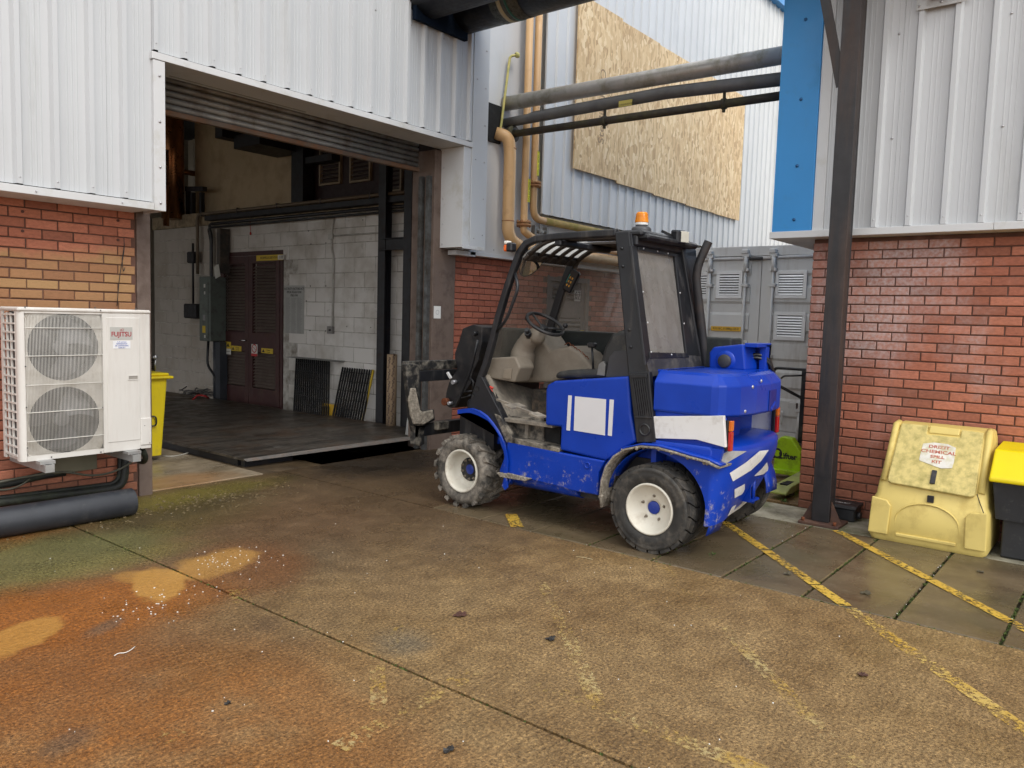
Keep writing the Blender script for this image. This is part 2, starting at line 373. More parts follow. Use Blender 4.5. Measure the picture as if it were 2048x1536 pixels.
def concrete():
    t = NT('yard_concrete')
    agg = t.noise(115, 3, .65); agg2 = t.noise(46, 5, .7); mid = t.noise(6, 7, .65); big = t.noise(1.1, 5, .6)
    cc = t.mix(t.mr(big, .35, .65), (.195, .125, .053), (.258, .178, .084))
    cc = t.mix(t.mr(mid, .34, .66), t.mix(1., cc, (.74, .7, .66), 'MULTIPLY'), cc)
    P = t.sep()
    wet = t.ma('ADD', P['Y'], t.ma('MULTIPLY', t.ma('SUBTRACT', t.noise(.9, 6, .62), .5), 3.2))
    cc = t.mix(t.mr(wet, 2.3, 4.4, 0, .8, smooth=True), cc, t.mix(mid, (.08, .053, .03), (.14, .096, .056)))
    # rust spread on the left bay
    e = t.ma('ADD', t.ma('SUBTRACT', P['X'], t.ma('MULTIPLY', P['Y'], .16)), t.ma('MULTIPLY', t.ma('SUBTRACT', t.noise(1.3, 6, .6), .5), 2.0))
    left = t.mr(e, 2.1, 1.0, smooth=True)
    cc = t.mix(t.ma('MULTIPLY', left, t.mr(t.noise(2.6, 6, .6), .25, .62, .2, .95)), cc, (.2, .078, .016))
    for (x, y, rx, ry, ro, k, col, so, na) in (
        (1.75, 4.25, .7, .42, -10, .8, (.25, .085, .012), .35, .35),
        (1.3, 3.6, .5, .55, 0, .5, (.2, .07, .012), .5, .4),
        (2.9, 5.6, .9, .45, 10, .75, (.085, .066, .026), .5, .5),       # moss beside the pipe
        (2.0, 5.3, .75, .48, 0, .9, (.115, .115, .045), .4, .25),
        (2.2, 4.95, .6, .16, 0, .5, (.17, .15, .05), .6, .6),
        (3.3, 6.25, 1.1, .26, 5, .75, (.16, .14, .03), .5, .5), (3.2, 5.85, .8, .22, 10, .6, (.05, .04, .018), .6, .8),
        (3.55, 4.9, .95, .6, 30, .45, (.11, .06, .032), .6, .4), (3.0, 4.05, .5, .2, 30, .5, (.075, .055, .03), .7, .8),
        (2.75, 4.25, .5, .35, 60, .6, (.16, .06, .02), .5, .4),
        (4.9, 5.0, .7, 1.5, 0, .6, (.07, .045, .025), .5, .4),
        (2.3, 3.4, .1, .07, 40, .5, (.09, .055, .03), .7, .9),
        (2.62, 2.72, .15, .12, 50, .6, (.11, .1, .075), .7, .8), (1.75, 3.95, .12, .05, 30, .6, (.09, .07, .05), .6, .9), (1.18, 2.98, .1, .06, 20, .55, (.085, .06, .04), .6, .9),
        (6.0, 6.25, 1.3, .62, -8, .88, (.018, .013, .009), .5, .3), (3.55, 1.3, .12, .06, 40, .4, (.1, .07, .04), .8, .9)):  # first one: soft shadow before the raised plate, painted into the ground
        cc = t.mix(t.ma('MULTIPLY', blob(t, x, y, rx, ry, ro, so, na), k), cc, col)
    cc = t.mix(t.mr(t.ma('ADD', agg2, t.ma('MULTIPLY', mid, .35)), .6, .84, 0, .7), cc, t.mix(1., cc, (1.7, 1.66, 1.6), 'MULTIPLY'))
    g2 = t.noise(64, 4, .7)
    cc = t.mix(t.mr(g2, .53, .64, 0, .85), cc, t.mix(1., cc, (1.75, 1.7, 1.6), 'MULTIPLY'))
    cc = t.mix(t.mr(g2, .47, .37, 0, .85), cc, t.mix(1., cc, (.5, .45, .4), 'MULTIPLY'))
    cc = t.mix(t.mr(agg, .54, .66, 0, .8), cc, t.mix(1., cc, (1.7, 1.65, 1.55), 'MULTIPLY'))
    cc = t.mix(t.mr(t.noise(88, 3, .6), .47, .35, 0, .9), cc, t.mix(1., cc, (.42, .37, .32), 'MULTIPLY'))
    cc = t.mix(t.mr(t.vor(60), .13, .08, 0, .6), cc, (.42, .33, .19))
    rv = t.mapv(t.pos, (.35, 1, 1)); ridge = t.ma('MULTIPLY', t.wave(7.5, v=rv, dist=7.0, dscale=2.2, direction='Y'), t.mr(t.noise(11, 5, .7, v=t.mapv(t.pos, (.4, 1, 1))), .3, .6))
    rk = t.mr(t.noise(.9, 4), .42, .66, .05, 1)
    cc = t.mix(t.ma('MULTIPLY', t.mr(ridge, .45, .05, 0, .3), rk), cc, t.mix(1., cc, (.5, .45, .4), 'MULTIPLY'))
    for (x, y, rx, ry, ro, k, col, so, na) in (             # pale hosed patches
        (2.66, 4.46, .19, .32, -62, .8, (.42, .225, .06), .22, .55), (2.58, 4.55, .16, .12, 0, .6, (.4, .215, .06), .3, .5), (2.24, 4.37, .14, .32, -25, .85, (.47, .25, .06), .15, .42), (2.2, 4.55, .1, .14, 0, .6, (.42, .22, .05), .3, .5), (1.42, 4.12, .13, .25, -55, .85, (.43, .215, .045), .16, .55)):
        cc = t.mix(t.ma('MULTIPLY', blob(t, x, y, rx, ry, ro, so, na, 4.2, 2), t.mr(agg2, .25, .6, k*.75, k)), cc, t.mix(agg2, mul(col, .75), mul(col, 1.3)))
    b = t.bump(t.ma('MULTIPLY', ridge, rk), .3, .012); b = t.bump(agg2, .8, .012, b); b = t.bump(agg, .8, .007, b)
    r = t.mr(t.ma('ADD', t.noise(1.7, 5), t.ma('MULTIPLY', t.ma('SUBTRACT', agg2, .5), .35)), .38, .62, .3, .68)
    r = t.ma('SUBTRACT', r, t.mr(wet, 2.6, 4.6, 0, .14, smooth=True))
    return t.fin(cc, r, 0, b, **{'Specular IOR Level': .32})
def paving():
    t = NT('paving_stone'); r = t.rnd(); v = t.mapv(t.pos, (1, .35, 1))
    cc = t.mix(t.mr(t.noise(3.2, 7, .62, v=v), .33, .67), (.085, .06, .033), (.16, .12, .07))
    cc = t.mix(t.mr(t.noise(1.3, 5), .45, .68, 0, .6), cc, (.062, .058, .028))
    cc = t.mix(t.mr(t.noise(14, 6, .7), .55, .75, 0, .5), cc, (.2, .165, .11))
    cc = t.mix(t.mr(r, 0, 1, 0, .3), cc, (.13, .1, .068))
    cc = t.mix(t.mr(t.vor(26), .07, .045, 0, .55), cc, (.42, .38, .3))
    b = t.bump(t.noise(9, 6, .6, v=t.mapv(t.pos, (.5, 1, 1))), .45, .012); b = t.bump(t.noise(90, 4, .7), .35, .004, b)
    ro = t.mr(t.noise(2.1, 6, .6), .38, .62, .13, .48)
    return t.fin(cc, ro, 0, b, **{'Specular IOR Level': .4})
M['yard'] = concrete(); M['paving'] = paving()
M['joint'] = mat('joint_dirt', (.03, .025, .014), .95, var=.4, scale=20, dirt=(.07, .09, .02), amt=.5, ds=12, bump=.6, bs=80)
def strip_mat():
    t = NT('wall_strip_concrete')
    cc = t.mix(t.mr(t.noise(5, 7, .65), .35, .65), (.13, .12, .08), (.34, .32, .25))
    cc = t.mix(t.mr(t.noise(2.4, 6), .5, .66, 0, .8), cc, (.09, .1, .03))
    cc = t.mix(t.mr(t.noise(60, 4, .7), .5, .7, 0, .4), cc, (.45, .42, .34))
    return t.fin(cc, .7, 0, t.bump(t.noise(70, 5, .7), .6, .008))
M['strip'] = strip_mat()
def threshold_mat():
    t = NT('threshold_concrete')
    cc = t.mix(t.mr(t.noise(3, 7, .62, v=t.mapv(t.pos, (.6, 1.6, 1))), .35, .65), (.2, .155, .1), (.38, .31, .22))
    cc = t.mix(t.ma('MULTIPLY', blob(t, 3.7, 6.85, .5, .3, 0, .5, .5), .7), cc, (.36, .19, .075))
    cc = t.mix(t.mr(t.noise(8, 5), .56, .7, 0, .7), cc, (.12, .085, .05))
    return t.fin(cc, t.mr(t.noise(2, 5), .4, .6, .25, .65), 0, t.bump(t.noise(40, 6, .6), .35, .006))
M['threshold'] = threshold_mat()
def floor_mat():
    t = NT('shop_floor')
    cc = t.mix(t.mr(t.noise(2.2, 7, .65, v=t.mapv(t.pos, (1, .5, 1))), .35, .65), (.035, .025, .016), (.14, .095, .05))
    cc = t.mix(t.mr(t.noise(9, 6, .7), .52, .7, 0, .5), cc, (.2, .14, .08))
    return t.fin(cc, t.mr(t.noise(2, 5), .4, .6, .3, .7), 0, t.bump(t.noise(40, 6, .6), .3, .006))
M['floor'] = floor_mat()
def plate_mat():
    t = NT('worn_steel_plate')
    cc = t.mix(t.mr(t.noise(5, 8, .7, v=t.mapv(t.pos, (.35, 2, 1))), .36, .64), (.035, .03, .026), (.14, .12, .1))
    cc = t.mix(t.mr(t.noise(2, 6, .6), .5, .68, 0, .7), cc, (.1, .055, .03))
    cc = t.mix(t.mr(t.noise(4.2, 8, .75, v=t.mapv(t.pos, (.5, 1.6, 1))), .6, .7, 0, .6), cc, (.36, .34, .31))
    return t.fin(cc, t.mr(t.noise(6, 6), .35, .65, .3, .6), .35, t.bump(t.noise(30, 6, .7), .3, .006))
M['plate'] = plate_mat()

# ================================================================ the ground
def S(o): o['kind'] = 'structure'; return o
def rects(name, L, m, z0=-.12, z1=0, **k):
    b = MB()
    for (x0, x1, y0, y1) in L: b.box(x0, x1, y0, y1, z0, z1, k.get('ch', 0))
    return S(b.build(name, m))
PX0, PX1, PY0, PY1 = 5.16, 7.05, 6.93, 9.1      # the sunken pit under the steel plate
S(MB().box(-180, 180, -180, PY0, -.14, -.03).box(-180, PX0, PY0, PY1, -.14, -.03).box(PX1, 180, PY0, PY1, -.14, -.03).box(-180, 180, PY1, 180, -.14, -.03).build('ground', M['joint']))
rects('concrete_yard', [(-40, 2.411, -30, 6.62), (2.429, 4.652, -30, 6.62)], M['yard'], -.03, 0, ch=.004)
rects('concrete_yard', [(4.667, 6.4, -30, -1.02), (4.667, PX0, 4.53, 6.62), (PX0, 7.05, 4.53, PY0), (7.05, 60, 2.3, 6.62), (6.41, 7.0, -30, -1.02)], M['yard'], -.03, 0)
pv = thing('paved_strip', (5.53, 1.7, 0), 'row of large wet dark paving slabs between the concrete yard and the red brick wall', 'paving')
pv['kind'] = 'structure'
for k in range(-4, 9):
    y0 = .46+.505*k; j = random.uniform(-.002, .002)
    MB().box(4.667, 6.385, y0+.008, y0+.497, -.05, j, .006).build('paving_slab', M['paving'], pv)
    if k % 2 == 0: pass
rects('wall_foot_strip', [(6.41, 7.0, -1.0, 4.5)], M['strip'], -.04, -.006, ch=.003)
rects('threshold', [(3.0, 4.46, 6.64, 9.4)], M['threshold'], -.05, .004, ch=.004)
rects('shop_floor', [(-6, 3.0, 6.64, 24), (3.0, PX0, 9.4, 24), (4.46, PX0, 6.64, 9.4), (PX0, PX1, 6.64, PY0), (PX0, PX1, PY1, 24), (PX1, 7.9, 6.64, 24), (7.9, 14, 14.9, 24)], M['floor'], -.04, 0)
b = MB()                                       # pit: sloping wet floor and walls
b.add([(PX0, PY0, -.3), (PX1, PY0, -.3), (PX1, PY1, -.3), (PX0, PY1, -.3)], [(0, 1, 2, 3)])
for x in (PX0, PX1): b.add([(x, PY0, 0), (x, PY1, 0), (x, PY1, -.3), (x, PY0, -.3)], [(0, 1, 2, 3)])
b.add([(PX0, PY0, 0), (PX1, PY0, 0), (PX1, PY0, -.3), (PX0, PY0, -.3)], [(0, 1, 2, 3)])
b.add([(PX0, PY1, 0), (PX1, PY1, 0), (PX1, PY1, -.3), (PX0, PY1, -.3)], [(0, 1, 2, 3)])
S(b.build('threshold_pit', mat('pit_concrete', (.035, .026, .018), .35, var=.4, scale=3, dirt=(.09, .065, .04), amt=.45, ds=5, bump=.3)))

# worn yellow paint
def worn(name, k, pale, top=1):
    t = NT(name); n = t.noise(34, 7, .72); n2 = t.noise(3.2, 4)
    a = t.mr(t.ma('ADD', n, t.ma('MULTIPLY', t.ma('SUBTRACT', n2, .5), .42)), 1-k-.05, 1-k+.05, 0, top)
    t.fin(t.mix(t.mr(t.noise(5, 4), .35, .65), (.55, .33, .04), pale), .55, 0, t.bump(n, .4, .005))
    tr = t.n('ShaderNodeBsdfTransparent'); mx = t.n('ShaderNodeMixShader'); t.L(a, mx.inputs[0]); t.L(tr.outputs[0], mx.inputs[1]); t.L(t.b.outputs[0], mx.inputs[2])
    t.L(mx.outputs[0], t.out.inputs[0]); return t.m
Y1 = worn('yellow_paint', .525, (.6, .4, .06), .95); Y2 = worn('yellow_paint_worn', .45, (.62, .5, .24), .5); Y3 = worn('yellow_paint_faint', .4, (.6, .46, .18), .42); Y4 = worn('yellow_paint_mid', .475, (.62, .45, .14), .75)
def stripe(a, b_, w, m, z=.004):
    a = Vector((*a, z)); b_ = Vector((*b_, z)); d = (b_-a).normalized(); n = Vector((-d.y, d.x, 0))*w/2
    S(MB().add([a-n, b_-n, b_+n, a+n], [(0, 1, 2, 3)]).build('yellow_line', m))
for k, (x0, x1) in enumerate(((6.08, 6.38), (5.56, 6.07), (5.07, 5.55), (4.67, 5.06))):
    stripe((x0, x0-4.6), (x1, x1-4.6), .075, Y1, .005)
for (x0, x1) in ((5.93, 6.0), (5.45, 5.92), (4.93, 5.43), (4.67, 4.92)): stripe((x0, x0-3.45), (x1, x1-3.45), .075, Y1, .005)
stripe((3.1, -.34), (4.65, 1.2), .085, Y4); stripe((2.75, .48), (3.9, 1.64), .075, Y2); stripe((3.9, 1.64), (4.72, 2.5), .075, Y3, .005)
stripe((2.72, 1.66), (3.35, 2.29), .08, Y2); stripe((3.36, 2.30), (3.78, 2.74), .07, Y2); stripe((4.67, 3.63), (4.95, 3.92), .1, Y1, .006)
stripe((2.7, .6), (2.7, 1.6), .09, Y2); stripe((2.7, 1.61), (2.7, 2.15), .08, Y3); stripe((1.8, 2.2), (2.38, 2.23), .085, Y2); stripe((2.45, 2.24), (2.62, 2.24), .09, Y2)
stripe((2.07, 2.28), (2.36, 2.62), .07, Y2); stripe((2.5, 2.68), (2.74, 2.88), .06, Y3); stripe((2.48, 3.95), (2.35, 3.65), .1, Y3); stripe((1.25, 2.68), (1.5, 2.76), .09, Y3)
stripe((6.45, 1.85), (6.62, 2.02), .075, Y2, .002)
# ================================================================ brick walls
def brick_meshes(L, H, D, m, n=4):
    out = []
    for k in range(n):
        j = lambda a: random.uniform(-a, a)
        b = MB(); c1 = .0045
        x0, x1, z0, z1 = -L/2+j(.0015), L/2+j(.0015), -H/2+j(.0012), H/2+j(.0012)
        v = [(x0, 0, z0), (x1, 0, z0), (x1, 0, z1), (x0, 0, z1), (x0, -D+c1, z0), (x1, -D+c1, z0), (x1, -D+c1, z1), (x0, -D+c1, z1),
             (x0+c1, -D, z0+c1), (x1-c1, -D, z0+c1), (x1-c1, -D+j(.001), z1-c1), (x0+c1, -D+j(.001), z1-c1)]
        b.add(v, [(0, 1, 5, 4), (1, 2, 6, 5), (2, 3, 7, 6), (3, 0, 4, 7), (4, 5, 9, 8), (5, 6, 10, 9), (6, 7, 11, 10), (7, 4, 8, 11), (8, 9, 10, 11)])
        me = bpy.data.meshes.new('brick'); me.from_pydata(b.v, [], b.f); me.materials.append(m); out.append(me)
    return out
def lay(parent, m, u0, u1, z0, z1, place, rotz, L=.215, H=.065, pu=.225, pz=.075, D=.014, name='brick', skip=None, stuff=None, jit=.0025):
    """courses of bricks; place(u, z) gives the world point on the mortar face; stuff(u, z) True -> joined remainder"""
    full = brick_meshes(L, H, D, m); cut = {}
    rest = MB(); nz = int(round((z1-z0)/pz)); cnt = 0
    for r in range(nz):
        z = z0+pz*(r+.5); u = u0-(pu/2 if r % 2 else 0)
        while u < u1-.01:
            a, b_ = max(u, u0), min(u+pu, u1); w = b_-a-(pu-L); mid = (a+b_)/2
            if w > .03 and not (skip and skip(mid, z)):
                wp = place(mid, z)
                if stuff and stuff(mid, z):
                    cs, sn = math.cos(rotz), math.sin(rotz)
                    bb = MB().box(-w/2, w/2, -D, .0, -H/2, H/2, .004)
                    rest.add([(wp.x+p.x*cs-p.y*sn, wp.y+p.x*sn+p.y*cs, wp.z+p.z) for p in bb.v], bb.f)
                else:
                    if abs(w-L) < .004: me = random.choice(full)
                    else:
                        k = round(w, 2)
                        if k not in cut: cut[k] = brick_meshes(w, H, D, m, 1)[0]
                        me = cut[k]
                    o = inst(name, me, parent, wp, (0, 0, rotz+random.uniform(-.006, .006))); cnt += 1
                    n = Vector((math.sin(rotz), -math.cos(rotz), 0)); o.location += n*random.uniform(-jit, jit)
            u += pu
    if rest.v: rest.build('bricks', m, parent, kind='stuff')
    return cnt
YB = 6.55
# left of the door
w = thing('brick_wall', (2.3, 6.6, 0), 'red brick wall with a brownish damp band behind the white air conditioner', 'brick wall')
MB().box(.9, 3.185, YB+.003, 6.85, 0, 2.42).build('mortar', M['mortar'], w)
lay(w, M['brick_left'], .9, 3.18, -.02, 2.42, lambda u, z: Vector((u, YB+.006, z)), 0, stuff=lambda u, z: u < 1.55)
b = MB()
for (x, y) in ((45, 423), (236, 441), (45, 462), (236, 480)):
    p = at(x, y, 'y', YB-.012); b.cyl(p+Vector((0, .01, 0)), p+Vector((0, -.006, 0)), .011, 8)
b.build('fixing_plug', mat('plug', c('5a3a30'), .8), w, kind='stuff')
# behind the forklift
w = thing('brick_wall', (8.5, 6.6, 0), 'red brick wall behind the blue forklift, below the grey cladding', 'brick wall')
MB().box(7.04, 8.93, YB+.003, 6.85, 0, 2.4).box(10.0, 22, YB+.003, 6.85, 0, 2.4).box(8.93, 10.0, YB+.003, 6.85, 2.22, 2.4).build('mortar', M['mortar'], w)
lay(w, M['brick_mid'], 7.045, 12.2, 0, 2.4, lambda u, z: Vector((u, YB+.006, z)), 0, skip=lambda u, z: 8.9 < u < 10.03 and z < 2.2, stuff=lambda u, z: z < .98 or u > 11.6)
# right-hand building
XB = 7.0
w = thing('brick_wall', (XB, 1.2, 0), 'red brick wall with white salt bloom behind the yellow chemical spill bin', 'brick wall')
MB().box(XB+.004, XB+.3, -4, 2.285, 0, 2.344).box(XB+.3, 15, 2.0, 2.285, 0, 2.344).build('mortar', M['mortar'], w)
lay(w, M['brick_right'], -2.293, 4.0, -.01, 2.32, lambda u, z: Vector((XB+.008, -u, z)), R_(-90), stuff=lambda u, z: -u < .42)
lay(w, M['brick_right'], XB+.01, 9.2, -.01, 2.32, lambda u, z: Vector((u, 2.283, z)), R_(180), stuff=lambda u, z: True)

# ================================================================ profiled cladding
def profile(u0, u1, first, pitch, ribw=.066, top=.034, h=.038, minor=True):
    """(u, depth) outline of a trapezoidal sheet between u0 and u1"""
    P = [(u0, 0)]; k = math.floor((u0-first)/pitch)
    while first+k*pitch < u1+pitch:
        cx = first+k*pitch
        pts = [(cx-ribw/2, 0), (cx-top/2, h), (cx+top/2, h), (cx+ribw/2, 0)]
        if minor:
            for q in (.36, .5, .64): 
                m_ = cx+pitch*q; pts += [(m_-.006, 0), (m_-.003, .0022), (m_+.003, .0022), (m_+.006, 0)]
        P += [p for p in pts if u0+.001 < p[0] < u1-.001]; k += 1
    P.append((u1, 0)); return P
def sheet(parent, u0, u1, first, pitch, z0, z1, P3, m, name='cladding_sheet', **k):
    pr = profile(u0, u1, first, pitch, **k)
    b = MB().grid([[P3(u, d, z0) for u, d in pr], [P3(u, d, z1) for u, d in pr]], smooth=False)
    return b.build(name, m, parent, solid=.0012)
def screws(parent, pts, n, r=.008, m=None, name='screw'):
    b = MB(); n = Vector(n)
    for p in pts: p = Vector(p); b.lathe([(r*1.3, 0), (r*1.3, .002), (r*.8, .003), (r*.7, .007), (0, .008)], p, n, 8)
    b.build(name, m or M['screw'], parent, kind='stuff')
YC = 6.2
fa = lambda u, d, z: (u, YC-d, z)
cl = thing('white_cladding', (4.2, YC, 2.4), 'white ribbed metal cladding above the wide workshop doorway and the left brick wall', 'cladding')
RX0, RP = 2.198, .2443
edges = [RX0+RP*(k+.5) for k in range(-18, 20, 4)]
xs = [-2.2]+[e for e in edges if e > -2.1]
for i in range(len(xs)):
    a = xs[i]; b_ = xs[i+1] if i+1 < len(xs) else 7.0
    if a >= 6.9: break
    b_ = min(b_, 6.885)
    if b_ <= 3.16: sheet(cl, a, b_-.001, RX0, RP, 2.425, 8, fa, M['white_clad'])
    elif a < 3.16:
        sheet(cl, a, 3.155, RX0, RP, 2.425, 8, fa, M['white_clad']); sheet(cl, 3.156, b_-.001, RX0, RP, 3.59, 8, fa, M['white_clad'])
    else: sheet(cl, a, b_-.001, RX0, RP, 3.59, 8, fa, M['white_clad'])
# trims
MB().box(-6, 3.15, YC-.038, YC+.33, 2.36, 2.415).build('bottom_flashing', M['trim'], cl, bevel=.003)
MB().box(3.152, 3.245, YC-.036, YC+.004, 2.36, 3.515).box(3.243, 3.2465, YC, YC+.36, 2.36, 3.53).build('corner_flashing', M['trim'], cl, bevel=.002)
MB().box(3.14, 6.885, YC-.04, YC+.36, 3.52, 3.575).build('door_head_flashing', M['trim'], cl, bevel=.003)
MB().box(6.887, 7.155, YC-.028, YC+.2, 2.39, 8).build('corner_flashing', M['white_clad'], cl, bevel=.003)
MB().box(6.76, 6.885, YC-.018, YC+.345, 2.385, 3.518).build('pier_casing', M['trim'], cl, bevel=.003)
MB().box(6.762, 7.15, YC-.03, YC-.0185, 2.37, 2.41).build('pier_bottom_trim', M['trim'], cl, bevel=.002)
MB().box(6.9, 7.25, YC+.2, YC+.34, 2.315, 2.372).build('brick_head_trim', M['trim'], cl, bevel=.002)
screws(cl, [(RX0+RP*k, YC-.034, 2.47) for k in range(-3, 4)]+[(RX0+RP*k, YC-.034, 3.64) for k in range(4, 19)]
       + [(RX0+RP*k+.06*(k % 2), YC-.034 if k % 2 == 0 else YC-.002, z) for k in range(-3, 19, 2) for z in (4.6, 5.6)]
       + [(3.2, YC-.038, z) for z in (2.42, 2.7, 3.05, 3.4)]+[(7.1, YC-.03, 2.55+.42*k) for k in range(12)]+[(6.95, YC-.03, 2.5+.9*k) for k in range(5)], (0, -1, 0))
screws(cl, [(6.758, YC+.29, z) for z in (2.43, 2.66, 2.95, 3.3, 3.48)]+[(2.3, YC-.04, 2.385), (2.9, YC-.04, 2.385)], (-1, 0, 0))
# backing that closes the building above the door
MB().box(-6, 6.88, YC+.03, YC+.3, 3.66, 8).box(-6, 3.14, YC+.03, YC+.3, 2.42, 3.66).build('wall_lining', M['dark'], cl)
# plain grey sheet with the pipes
gs = thing('grey_sheet_wall', (7.9, 6.42, 2.36), 'plain pale grey sheet wall behind the tan gas pipes', 'cladding')
MB().box(7.157, 8.72, 6.42, 6.5, 2.38, 8).build('flat_panel', M['clad_grey'], gs)
MB().box(8.722, 17, 6.42, 6.5, 2.38, 3.2).build('flat_panel', M['clad_grey'], gs)
MB().box(7.157, 17, 6.4, 6.54, 2.33, 2.378).build('bottom_flashing', M['trim'], gs, bevel=.003)
MB().box(7.19, 7.5, 6.408, 6.4195, 4.1, 4.62).build('patch_plate', M['clad_grey'], gs)
screws(gs, [(7.25+.36*k, 6.418, 2.43) for k in range(12)]+[(7.23, 6.406, 4.58), (7.42, 6.406, 4.55)]+[(7.2, 6.418, 2.8+.5*k) for k in range(8)], (0, -1, 0))
# ribbed upper wall with the boards
rw = thing('ribbed_wall', (12, 6.3, 3), 'tall pale ribbed metal wall under the blue eaves, partly boarded over', 'cladding')
ff = lambda u, d, z: (u, 6.3-d, z)
F0, FP = 8.42, .237
rz0 = at(1071, 425, 'y', 6.3).z
u = 8.4
k = 1
while u < 19.5:
    e = F0+FP*(k+.5+1); e = max(e, u+.5); sheet(rw, u, e-.001, F0, FP, rz0, 8.0, ff, M['clad_grey'], ribw=.07, top=.036, h=.024, minor=False); u = e; k += 4
MB().box(8.75, 19.6, 6.345, 6.415, rz0+.01, 3.2).build('shadow_gap', mat('shadow_gap', (.1, .105, .1), .8), rw)
MB().box(9.18, 9.3, 6.256, 6.262, 3.95, 8).build('lap_flashing', M['clad_grey'], rw)
screws(rw, [(9.26, 6.255, 4.0+.37*k) for k in range(9)], (0, -1, 0))
MB().box(8.49, 21, 6.16, 6.34, 8.0, 8.13).build('eaves_trim', M['blue_clad'], rw, bevel=.004)
MB().box(8.75, 19.6, 6.36, 6.41, 3.2, 8).build('wall_lining', M['dark'], rw)
p = at(1578, 240, 'y', 6.22)
b = MB().bar(p+Vector((-.25, 0, 0)), p+Vector((.4, 0, 0)), .06, .06).cyl(p+Vector((-.2, 0, -.2)), p+Vector((-.2, 0, .1)), .03, 8).obox(p+Vector((-.25, -.03, -.05)), ((1, 0, 0), (0, 1, 0), (0, 0, 1)), (.09, .05, .09))
tag(b.build('wall_tap', mat('galv', (.3, .31, .31), .45, .6)), 'small grey valve fitting on the ribbed wall beside the blue corner', 'valve')
# OSB boards
def osb():
    t = NT('osb_board'); v = t.mapv(t.pos, (1.6, 1, 1)); vv = t.mapv(t.pos, (26, 26, 9), rot=(0, .25, 0))
    dv = t.n('ShaderNodeVectorMath', operation='ADD'); t.L(vv, dv.inputs[0])
    nz = t.n('ShaderNodeTexNoise'); nz.inputs['Scale'].default_value = 5; t.L(t.pos, nz.inputs['Vector'])
    ms = t.n('ShaderNodeVectorMath', operation='SCALE'); t.L(nz.outputs['Color'], ms.inputs[0]); ms.inputs['Scale'].default_value = 3.4
    t.L(ms.outputs[0], dv.inputs[1])
    cel = t.vor(1, v=dv.outputs[0], out='Color'); s1 = t.sep(cel)
    cr = t.n('ShaderNodeValToRGB'); t.L(s1['X'], cr.inputs[0]); e = cr.color_ramp
    e.elements[0].color = (.5, .31, .15, 1); e.elements[1].color = (.92, .72, .45, 1); q = e.elements.new(.35); q.color = (.72, .5, .26, 1); q = e.elements.new(.7); q.color = (.82, .6, .33, 1)
    cc = t.mix(t.mr(t.noise(1.3, 4), .4, .6, 0, .25), cr.outputs[0], (.62, .42, .22))
    cc = t.mix(t.mr(t.rnd(), 0, 1, 0, .14), cc, (.4, .25, .12))
    cc = t.mix(t.mr(t.noise(60, 3), .35, .3, 0, .5), cc, (.25, .14, .06))
    return t.fin(cc, .65, 0, t.bump(s1['X'], .35, .004))
M['osb'] = osb()
lab = ['leftmost fibreboard sheet, the one with stamped lettering, on the ribbed wall', 'second fibreboard sheet from the left on the ribbed wall', 'middle fibreboard sheet of the five on the ribbed wall', 'fourth fibreboard sheet from the left on the ribbed wall', 'rightmost fibreboard sheet on the ribbed wall nearest the blue corner']
oa, ob = at(1152, 170, 'y', 6.24), at(1485, 300, 'y', 6.24); oz0, oz1 = at(1149, 340, 'y', 6.24).z, at(1335, 95, 'y', 6.24).z
xo = [oa.x+(ob.x-oa.x)*k/5 for k in range(6)]
for k in range(5):
    dz = (.02, -.012, -.03, -.045, -.055)[k]
    o = MB().box(xo[k]+.003, xo[k+1]-.003, 6.232, 6.25, oz0+dz, oz1+dz).build('fibreboard_sheet', M['osb'])
    tag(o, lab[k], 'board', 'fibreboard sheets fixed over the ribbed wall')
    if k == 0: fb = o
ink = mat('ink', (.33, .22, .13), .8, bump=0)
text('stamp', 'SterlingPRO', .2, (xo[0]+.66, 6.2315, oz0+.98), (0, 0, 1), (-1, 0, 0), ink, fb, sx=1.05)
text('stamp', 'OSB/3', .11, (xo[0]+.86, 6.2315, oz0+1.3), (0, 0, 1), (-1, 0, 0), ink, fb)

# right-hand building cladding
XC = 6.85
MB().box(XB+.012, XB+.29, -4, 2.28, 2.3441, 2.42).build('head_packing', M['mortar'], w)
rb = thing('white_cladding', (XC, 1.2, 2.36), 'white ribbed metal cladding above the right-hand brick wall', 'cladding')
fb2 = lambda u, d, z: (XC-d, -u, z)
B0, BP = -2.021, .2506
sheet(rb, -2.17, -2.021+BP*1.5, B0, BP, 2.405, 8, fb2, M['white_clad'])
for k in range(6): sheet(rb, -2.021+BP*(1.5+4*k)+.001, -2.021+BP*(5.5+4*k), B0, BP, 2.405, 8, fb2, M['white_clad'])
MB().box(XC-.012, XC+.02, 2.172, 2.262, 2.405, 8).build('corner_flashing', M['trim'], rb, bevel=.002)
MB().box(XC-.03, XC+.02, 2.264, 2.6, 2.4, 8).box(XC+.02, 14, 2.55, 2.6, 2.4, 8).build('blue_corner_panel', M['blue_clad'], rb, bevel=.004)
MB().box(XC-.04, XC+.2, -4, .93, 2.345, 2.402).build('bottom_flashing', M['trim'], rb, bevel=.003)
MB().box(XC-.04, XC+.2, .932, 2.615, 2.345, 2.402).box(XC+.2, 14, 2.3, 2.615, 2.345, 2.402).build('bottom_flashing', M['trim'], rb, bevel=.003)
MB().box(XC+.02, XC+.2, -4, 2.5, 2.42, 8).box(XC+.2, 14, -4, 2.54, 7.9, 8).build('wall_lining', M['dark'], rb)
bl = mat('blue_screw', (.02, .1, .25), .4)
screws(rb, [(XC-.034, 2.41, z) for z in (2.5, 2.95, 3.5, 4.15, 4.8)], (-1, 0, 0), .011, bl, 'blue_screw')
